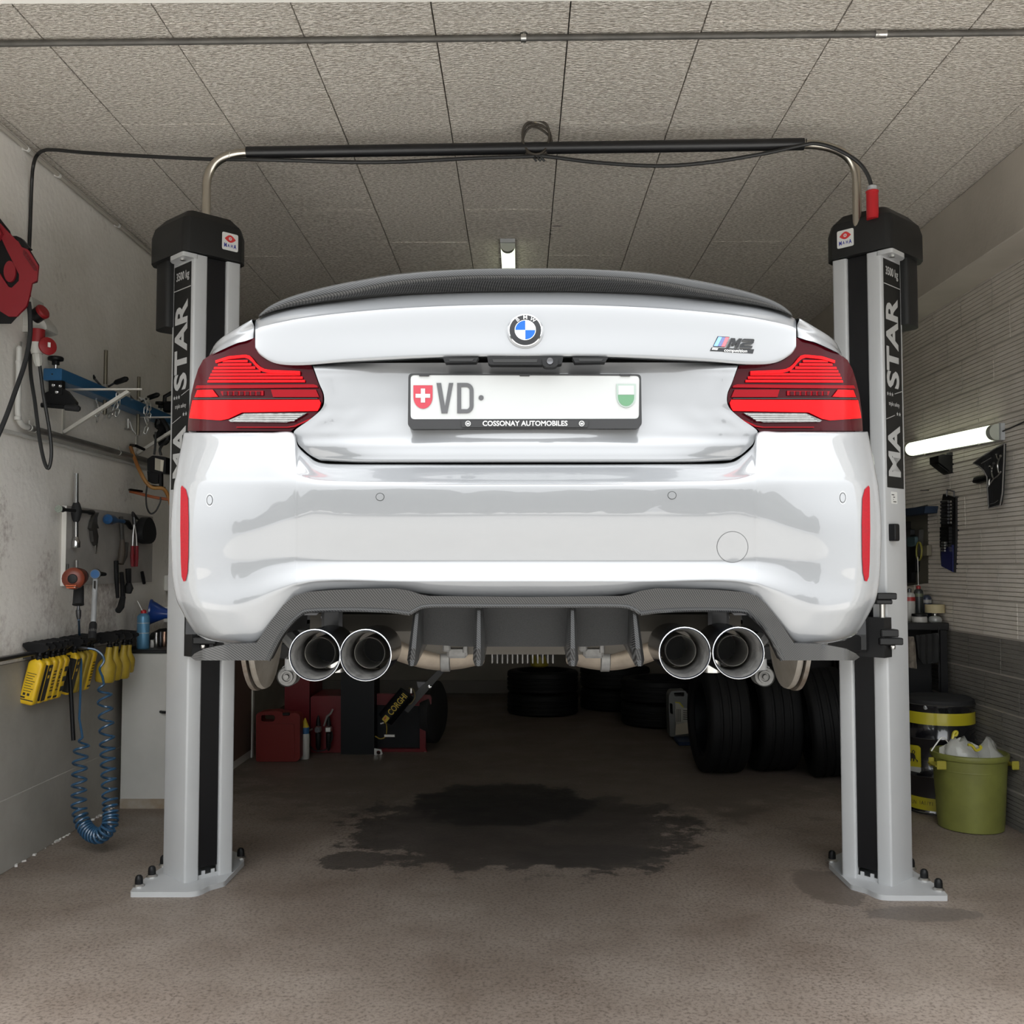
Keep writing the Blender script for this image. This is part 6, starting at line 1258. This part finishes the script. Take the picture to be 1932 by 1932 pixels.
rplane(roundp([(1711, 1014), (1726, 1012), (1726, 1030), (1712, 1032)], 3), .07, mat('tool_teal', (.05, .09, .10), .5), 'hanging_tool', TP2, .02); rplane([(1740, 1030), (1749, 1029), (1749, 1048), (1740, 1049)], .05, mat('box_beige', (.17, .155, .11), .6), 'small_box', TP2, .03)
MB().tube([rp(1734 + 5 * cos(t), 1040 + 17 * sin(t), .07) for t in [i * pi / 10 for i in range(20)]], .006, 6, True).build('yellow_coil', mat('coil_yellow', (.22, .20, .03), .4), TP2)
# ---- socket rail on the wall
SR = thing('socket_rail', rp(1786, 1080, .02), 'hanging rail of sockets, black above and blue below, on the right wall', 'socket rail')
rplane([(1779, 932), (1803, 938), (1803, 1010), (1800, 1080), (1776, 1068), (1774, 1045), (1776, 950)], .03, M_bench, 'back_plate', SR, .02)
rplane([(1776, 1030), (1797, 1028), (1797, 1079), (1776, 1068)], .036, mat('rail_blue', (.012, .016, .10), .4), 'blue_plate', SR, .006)
MB().tube([rp(1786, 936, .035), rp(1787, 924, .035), rp(1800, 927, .035), rp(1800, 938, .035)], .004, 6).build('hanger_loop', M_dsteel, SR)
for k in range(7):
    y = 947 + k * 6.6
    MB().cyl(rp(1776, y, .055), rp(1790, y - .5, .055), .0085, 8).build('long_socket', M_dsteel, SR); MB().lathe([(.0085, 0), (.0095, .004), (.0095, .012), (.006, .014)], rp(1797, y, .04), (-1, -.3, 0), 10).build('socket', M_chrome, SR)
for k in range(6): y = 995 + k * 6.4; rplane([(1773, y), (1790, y - 1), (1790, y + 4.5), (1773, y + 5.5)], .05, M_black, 'socket_clip', SR, .02)
for k in range(4): MB().cyl(rp(1777, 1024 + k * 5, .052), rp(1783, 1024 + k * 5, .052), .006, 8).build('small_socket', M_steel, SR)
# ---- tool roll, wedge box, bracket
TR = thing('tool_roll', rp(1860, 960, .02), 'black canvas tool roll with grey trim and spanners, on the right wall', 'tool roll')
trf = lambda off: (lambda a, b_: rp(a, b_, off + .025 * abs(sin((a - 1836) * .09)) + .02 * max(0, (950 - b_) / 110)))
out = [(1836, 874), (1850, 863), (1874, 848), (1895, 837), (1894, 870), (1891, 930), (1887, 953), (1865, 959), (1863, 925), (1862, 900), (1856, 888), (1846, 879)]
M_canv = mat('canvas_black', (.010, .010, .011), .85, bump=.3, bscale=200); M_trim = mat('canvas_trim', (.20, .19, .18), .8)
patch(out, trf(.03), 6, .01, V((1, 0, 0))).build('canvas', M_canv, TR, ang=60)
MB().tube([trf(.034)(a, b_) for a, b_ in dense(out, 6)], .0035, 5, True).build('trim', M_trim, TR)
MB().tube([trf(.036)(a, b_) for a, b_ in ((1864, 918), (1870, 909), (1874, 904), (1882, 898), (1888, 890))], .004, 5).build('trim', M_trim, TR)
for pts in (((1874, 903), (1871, 890), (1872, 882), (1875, 874)), ((1872, 886), (1869, 880), (1866, 879)), ((1884, 892), (1882, 880), (1883, 871), (1888, 860)), ((1884, 868), (1881, 862), (1880, 857)), ((1866, 915), (1866, 908), (1868, 902))): MB().tube(spline([trf(.040)(a, b_) for a, b_ in pts], 4), [.004] * (4 * (len(pts) - 1)) + [.0075], 6).build('spanner', M_steel, TR)
o = trf(.036)(1862, 870); xd = (trf(.036)(1870, 865) - trf(.036)(1852, 875)).normalized(); nn = V((-1, 0, 0)); yd = (nn.cross(xd)).normalized(); yd = yd if yd.z > 0 else -yd
for a, b_ in ((1851, 875), (1853.5, 873.6), (1856, 872.2), (1858.5, 870.8), (1861, 869.4), (1863.5, 868), (1866, 866.6), (1868.5, 865.2)): MB().tube([trf(.036)(a, b_), trf(.036)(a + .9, b_ - 1.8), trf(.036)(a + 1.7, b_ - .6)], .0012, 4).build('canvas_print', M_trim, TR)
MB().tube([trf(.036)(a, b_) for a, b_ in ((1868, 951), (1876, 949), (1883, 944))], .0014, 4).build('canvas_print', M_trim, TR)
part('hand_tool', M_black, None, ('tube', [rp(1837, 909, .05), rp(1842, 906, .05), rp(1850, 905, .05), rp(1864, 902, .04)], [.008, .020, .022, .018], 8), label='dark hand tool sticking out left of the tool roll', cat='tool')
WB = thing('wedge_box', rp(1780, 898, .02), 'small black wedge-shaped box below the wall lamp', 'box')
a0, a1_ = rp(1778, 868, .0), rp(1791, 898, .0); y0_ = a0.y
pr = [(0, 0), (.02, .009), (.10, .072), (.10, .112), (.075, .119), (0, .115)]
MB().prism([(-a, z) for a, z in pr], V((XR, 6.18, PX(1785, 898, XR).z)), X1, Z1, V((0, .14, 0)), .004).build('box', M_black, WB); part('clip', M_dsteel, WB, ('box', V((XR - .02, 6.2, PX(1785, 898, XR).z + .122)), (.03, .05, .02), None, .003)); part('grille', M_dkgrey, WB, ('prism', [(-.03, .018), (-.09, .066), (-.09, .07), (-.028, .022)], V((XR - .004, 6.20, PX(1785, 898, XR).z - .006)), X1, Z1, V((0, .10, 0))))
part('wall_nails', M_dsteel, None, ('tube', [rp(1737, 925, .02), rp(1752, 925, .02)], .003, 5), label='thin rusty nail line on the right wall above the tool panel', cat='nail')
part('wall_strip', mat('rust_strip', (.11, .05, .03), .7), None, ('bx', XR - .03, XR, rp(1700, 850).y - .03, rp(1700, 850).y + .03, 1.7, 2.2), label='brown vertical strip on the right wall next to the lift post', cat='strip')
# ================================================================ back of the bay, under the car
M_tred = mat('machine_red', (.13, .005, .009), .4, 0, .1, spec=.3); M_tblk = mat('machine_black', (.004, .005, .007), .45, spec=.25)
Yc = 7.32
RC = thing('red_case', PY(523, 1438, Yc), 'red plastic tool case standing on the floor beside the workbench', 'case')
M_case = mat('case_red', (.14, .010, .007), .5, spec=.3)
zc = lambda y, Y: 1.4 - (y - 1064) * Y / 1935
out = roundp([(483, 1348), (490, 1343), (520, 1341), (545, 1346), (560, 1345), (566, 1350), (566, 1431), (560, 1437), (483, 1437)], 4, 3)
patch(out, lambda a, b_: PY(a, b_, Yc), 60, .11, V((0, 1, 0)), holes=[roundp([(493, 1349), (518, 1349), (519, 1357), (515, 1362), (493, 1361)], 3, 2)]).build('case_shell', M_case, RC, ang=40)
patch(roundp([(487, 1366), (555, 1366), (555, 1432), (487, 1432)], 4, 2), lambda a, b_: PY(a, b_, Yc - .006), 60, .008).build('case_panel', M_case, RC, ang=40); part('latch', M_black, RC, ('box', PY(540, 1347, Yc - .004), (.05, .02, .02), None, .004))
p = PY(575, 1422, 7.45); p.z = 0
CN = thing('marker_bottle', p, 'white bottle with blue band and yellow pointed cap beside the red case', 'bottle')
MB().lathe([(.032, 0), (.034, .004), (.034, .17), (.030, .18)], p, (0, 0, 1), 20).build('body', mat('bottle_white', (.42, .42, .40), .4), CN); MB().lathe([(.031, .18), (.031, .225)], p, (0, 0, 1), 18).build('blue_band', mat('band_blue', (.02, .10, .25), .4), CN); MB().lathe([(.030, .225), (.004, .29), (0, .29)], p, (0, 0, 1), 16).build('cap', mat('cap_yellow', (.50, .36, .02), .4), CN)
TC = thing('tyre_changer', PY(700, 1430, 7.9), 'red and black tyre changing machine at the back left', 'tyre changer')
Yt = 7.62
def tq(poly, Y, m, name, th=.05, holes=(), par=None, **k): return patch(poly, lambda a, b_: PY(a, b_, Y), 60, th, holes=holes).build(name, m, par or TC, ang=35, **k)
tq([(537, 1225), (584, 1225), (584, 1424), (537, 1424)], Yt + .12, M_tred, 'tower', .5); tq([(586, 1316), (590, 1313), (643, 1313), (643, 1420), (586, 1420)], Yt + .05, M_tred, 'side_plate', .4); tq([(643, 1225), (706, 1225), (706, 1431), (643, 1431)], Yt, M_tblk, 'column', .3)
tq([(711, 1309), (811, 1311), (814, 1316), (814, 1328), (808, 1333), (803, 1333), (803, 1412), (806, 1420), (711, 1420), (711, 1413), (792, 1413), (792, 1332), (711, 1330)], Yt + .1, M_tred, 'frame', .05); tq([(711, 1332), (792, 1332), (792, 1413), (711, 1413)], Yt + .16, M_tblk, 'back_panel', .3)
part('foot', M_steel, TC, ('box', PY(801, 1427, Yt + .1), (.07, .05, .006)), ('cyl', PY(802, 1426, Yt + .1), PY(802, 1418, Yt + .1), .006, 8))
dcx = PY(825, 1360, Yt + .3); MB().lathe([(0, -.05), (.20, -.05), (.235, -.035), (.235, .03), (.20, .05), (0, .05)], V((dcx.x - .03, dcx.y, .27)), (1, -.25, 0), 40).build('bead_breaker_pad', M_rubber, TC)
tq([(755, 1335), (835, 1256), (843, 1262), (770, 1345)], Yt - .06, mat('arm_grey', (.030, .030, .03), .4), 'breaker_arm', .03)
for a, b_ in ((834.5, 1262.5), (810.5, 1296)): MB().lathe([(.014, 0), (.014, -.006), (.007, -.008), (.007, -.003)], PY(a, b_, Yt - .062), (0, 1, 0), 14).build('pivot_bolt', M_chrome, TC)
g0, g1 = PY(727, 1357, Yt - .12), PY(768, 1308, Yt - .12); MB().cyl(g0, g1, .062, 20).build('air_cylinder', M_tblk, TC)
gd = (g1 - g0).normalized(); gn = V((0, -1, 0)); gy = gn.cross(gd) * -1; gy = gy if gy.z > 0 else -gy
q = (g0 + g1) / 2 + V((0, -.064, 0))
MB().text('CORGHI', q + gd * .028, gd, gy, .064, .0008, .012, .74).build('maker_lettering', mat('corghi_yellow', (.50, .36, .015), .4), TC, smooth=False); lo_ = q - gd * .105; MB().prism(roundp([(-.022, -.020), (.022, -.020), (.022, .020), (-.022, .020)], .006, 2), lo_, gd, gy, V((0, -.001, 0))).build('maker_logo', mat('corghi_yellow', (.50, .36, .015), .4), TC, smooth=False); MB().prism([(-.018, -.012), (-.004, .014), (.004, .008), (.016, .013), (.006, -.002), (-.002, .002)], lo_ + V((0, -.0012, 0)), gd, gy, V((0, -.0006, 0))).build('maker_logo', mat('corghi_red', (.45, .05, .02), .4), TC, smooth=False)
MB().tube(spline([PY(771, 1298, Yt - .13), PY(779, 1300, Yt - .13), PY(783, 1314, Yt - .13), PY(777, 1326, Yt - .13), PY(768, 1330, Yt - .13)], 5), .004, 6).build('air_line', mat('line_tan', (.20, .15, .06), .5), TC); MB().tube(spline([PY(722, 1363, Yt - .1), PY(729, 1367, Yt - .1), PY(728, 1388, Yt - .1), PY(718, 1394, Yt - .1), PY(708, 1389, Yt - .1)], 5), .004, 6).build('air_line', mat('line_yellow', (.35, .24, .02), .5), TC)
part('fitting', M_steel, TC, ('box', PY(776, 1303, Yt - .13), (.016, .02, .04), None, .003)); part('fitting', M_steel, TC, ('box', PY(735, 1388, Yt - .1), (.08, .01, .022), None, .003)); part('fitting', M_steel, TC, ('cyl', PY(718, 1366, Yt - .1), PY(724, 1364, Yt - .1), .008, 8))
tq([(706, 1412), (719, 1414), (722, 1422), (717, 1427), (706, 1424)], Yt - .02, M_steel, 'pedal_lug', .02, holes=[ell(714, 1420, 4, n=10)]); tq([(786, 1286), (806, 1287), (795, 1301), (788, 1297)], Yt - .04, M_dsteel, 'lever_plate', .02)
FR = thing('air_regulator', PY(610, 1400, Yt), 'twin air filter regulator with round gauge on the tyre changer', 'regulator')
for a in (600.5, 620): part('regulator_block', M_steel, FR, ('box', PY(a, 1376, Yt - .02), (.045, .05, .04), None, .006)); part('regulator_bowl', M_black, FR, ('lathe', [(.018, 0), (.020, .01), (.018, .10), (.010, .12), (.004, .13)], PY(a, 1383, Yt - .02), (0, 0, -1), 16)); part('regulator_knob', M_black, FR, ('lathe', [(.018, 0), (.016, .03), (.010, .06), (.004, .075)], PY(a, 1369, Yt - .02), (0, 0, 1), 14))
part('gauge_face', M_wprint, FR, ('lathe', [(.017, 0), (.017, -.008), (0, -.009)], PY(599, 1377, Yt - .05), (0, 1, 0), 18)); part('gauge_ring', M_dsteel, FR, ('lathe', [(.017, -.009), (.020, -.009), (.020, .004)], PY(599, 1377, Yt - .05), (0, 1, 0), 18)); part('gauge_needle', M_print, FR, ('box', PY(599.5, 1376, Yt - .060), (.003, .001, .016), Matrix.Rotation(R(40), 3, 'Y')))
MB().tube([PY(611, 1370, Yt - .03), PY(617, 1352, Yt - .03), PY(624, 1346, Yt - .03), PY(628, 1338, Yt - .03)], [.006, .008, .009, .007], 8).build('lever', mat('lever_grey', (.30, .29, .27), .4, .5), FR); MB().tube(spline([PY(582, 1385, Yt - .03), PY(583, 1405, Yt - .03), PY(597, 1417, Yt - .03), PY(616, 1413, Yt - .03), PY(626, 1395, Yt - .03), PY(626, 1380, Yt - .03)], 5), .005, 6).build('regulator_hose', M_rubber, FR); part('inlet_pipe', M_steel, FR, ('tube', [PY(568, 1381, Yt - .03), PY(582, 1379, Yt - .03), PY(590, 1375, Yt - .03)], .007, 8))
# ---- tyres
M_tyre = mat('tyre_rubber', (.004, .004, .0045), .65, spec=.25)
def tyre(r, wd, rim=True):
    h = wd / 2; prof = [(r * .70, -h * .80), (r * .74, -h * .95), (r * .86, -h * 1.0), (r * .95, -h * .93), (r * .985, -h * .84)]
    xs = []
    for k in range(5):
        a = -h * .80 + k * h * .4; prof += [(r, a + .004), (r, a + h * .4 - .018)] if k < 4 else []
        if k < 3: prof += [(r - .008, a + h * .4 - .014), (r - .008, a + h * .4 - .001)]
    prof += [(r * .985, h * .84), (r * .95, h * .93), (r * .86, h * 1.0), (r * .74, h * .95), (r * .70, h * .80)]
    return prof
def put_tyre(c, ax, r, wd, label, grp, cat='tyre', rim=True):
    o = thing('tyre', V(c), label, cat, grp); MB().lathe(tyre(r, wd), c, ax, 40, True).build('tread', M_tyre, o, ang=30)
    if rim: MB().lathe([(r * .71, -wd * .38), (r * .66, -wd * .36), (r * .64, wd * .1), (r * .2, wd * .18), (0, wd * .18)], c, ax, 32, cap=False).build('rim', M_tblk, o)
    return o
a = PY(1357, 1400, 7.0); put_tyre((a.x, 7.02, .36), (1, .06, 0), .36, .29, 'wide black tyre standing upright beside the jerrycan', 'upright tyres')
a = PY(1457, 1400, 7.05); put_tyre((a.x, 7.10, .36), (1, .02, 0), .36, .29, 'black tyre standing upright, middle of the three', 'upright tyres')
a = PY(1564, 1410, 6.80); put_tyre((a.x, 6.9, .355), (1, -.12, .10), .355, .27, 'black tyre leaning beside the right lift post', 'upright tyres')
part('red_wedge', M_tred, None, ('prism', [(-.022, .55), (.018, .55), (.004, .12), (-.002, .12)], PY(1402, 1300, 7.25) * 1 + V((0, 0, -PY(1402, 1300, 7.25).z)), X1, Z1, V((0, .03, 0))), label='red strip showing between the first two upright tyres', cat='strip')
for px, Y, zz, r, lb in ((1024, 9.75, .10, .335, 'lower tyre of the flat stack with a paper sticker'), (1024, 9.75, .305, .335, 'upper tyre of the flat stack, paper sticker on its left'), (1160, 10.1, .10, .34, 'flat tyre lying in the dark at the back, middle'), (1160, 10.1, .305, .34, 'upper flat tyre in the dark at the back, middle'), (1245, 9.1, .10, .34, 'flat tyre lying behind the jerrycan'), (1245, 9.1, .305, .34, 'upper flat tyre behind the jerrycan')):
    c = PY(px, 1300, Y); put_tyre((c.x, Y, zz), (0, 0, 1), r, .20, lb, 'flat stacked tyres', rim=False)
st_c = PY(1024, 1300, 9.75); MB().lathe([(.340, .275), (.340, .345)], (st_c.x, 9.75, 0), (0, 0, 1), 14, arc=(R(20), R(62))).build('paper_sticker', mat('tyre_sticker', (.40, .38, .34), .6, col2=(.10, .09, .08), nscale=60, lo=.5, hi=.55), None, label='pale paper sticker on the upper stacked tyre', cat='sticker')
JC = thing('jerrycan', PY(1285, 1376, 8.3), 'grey plastic jerrycan with a white label next to the upright tyre', 'jerrycan'); M_jc = mat('jerrycan_grey', (.16, .165, .165), .45)
patch(roundp([(1262, 1312), (1267, 1304), (1293, 1303), (1298, 1312), (1312, 1314), (1316, 1390), (1264, 1390), (1262, 1340)], 3, 2), lambda a, b_: PY(a, b_, 8.3), 60, .16, V((0, 1, 0)), holes=[roundp([(1271, 1307), (1291, 1306), (1291, 1314), (1273, 1314)], 2, 2), roundp([(1263.5, 1326), (1269, 1328), (1270, 1348), (1264, 1346)], 2, 2)]).build('can_body', M_jc, JC, ang=40)
tq([(1274, 1325), (1282, 1326), (1289, 1335), (1300, 1337), (1299, 1366), (1275, 1368)], 8.292, mat('label_white', (.38, .37, .33), .6), 'can_label', .002, par=JC); tq([(1274, 1324), (1283, 1325), (1290, 1334), (1288, 1335), (1281, 1327), (1274, 1326)], 8.290, mat('label_yellow', (.45, .40, .03), .5), 'label_stripe', .001, par=JC)
for k in range(5): tq([(1289, 1340 + k * 4), (1298, 1340.5 + k * 4), (1298, 1342 + k * 4), (1289, 1341.5 + k * 4)], 8.290, M_print, 'label_line', .001, par=JC)
for k in range(3): tq([(1277 + k * 3, 1338), (1278 + k * 3, 1338), (1278 + k * 3, 1362), (1277 + k * 3, 1362)], 8.290, M_print, 'label_line', .001, par=JC)
MB().add([PY(1274, 1387, 8.2), PY(1309, 1383, 8.2), PY(1309, 1360, 8.27), PY(1275, 1367, 8.27)], [(0, 1, 2, 3), (3, 2, 1, 0)]).build('paper_flap', mat('paper', (.40, .37, .31), .7), None, label='cream paper leaning in front of the jerrycan', cat='paper')
part('blue_tray', mat('tray_blue', (.01, .03, .09), .5), None, ('bx', PY(1282, 1390, 7.95).x, PY(1318, 1390, 7.95).x, 8.0, 8.25, 0, .03, .004), label='flat dark blue tray under the paper by the jerrycan', cat='tray')
YP = thing('yellow_bucket', PY(1018, 1262, 10.0), 'yellow object on top of the flat tyre stack', 'bucket'); c = PY(1018, 1262, 9.8); MB().lathe([(.05, .415), (.085, .43), (.09, .52), (.08, .53), (0, .53)], (c.x, 9.85, 0), (0, 0, 1), 20).build('bucket', mat('bucket_yellow', (.30, .24, .02), .5), YP)
BS = thing('back_shelf', (1.6, 8.2, 0), 'dark shelving with machine parts behind the upright tyres', 'shelf'); part('shelf_body', M_tblk, BS, ('bx', 1.5, 2.45, 8.0, 8.6, 0, 1.4, .01)); part('shelf_rod', M_chrome, BS, ('cyl', PY(1573, 1240, 7.98), PY(1577, 1295, 7.98), .014, 10)); part('shelf_box', mat('chest_black', (.014, .012, .012), .4), BS, ('box', PY(1545, 1270, 7.95), (.18, .1, .22), None, .01))
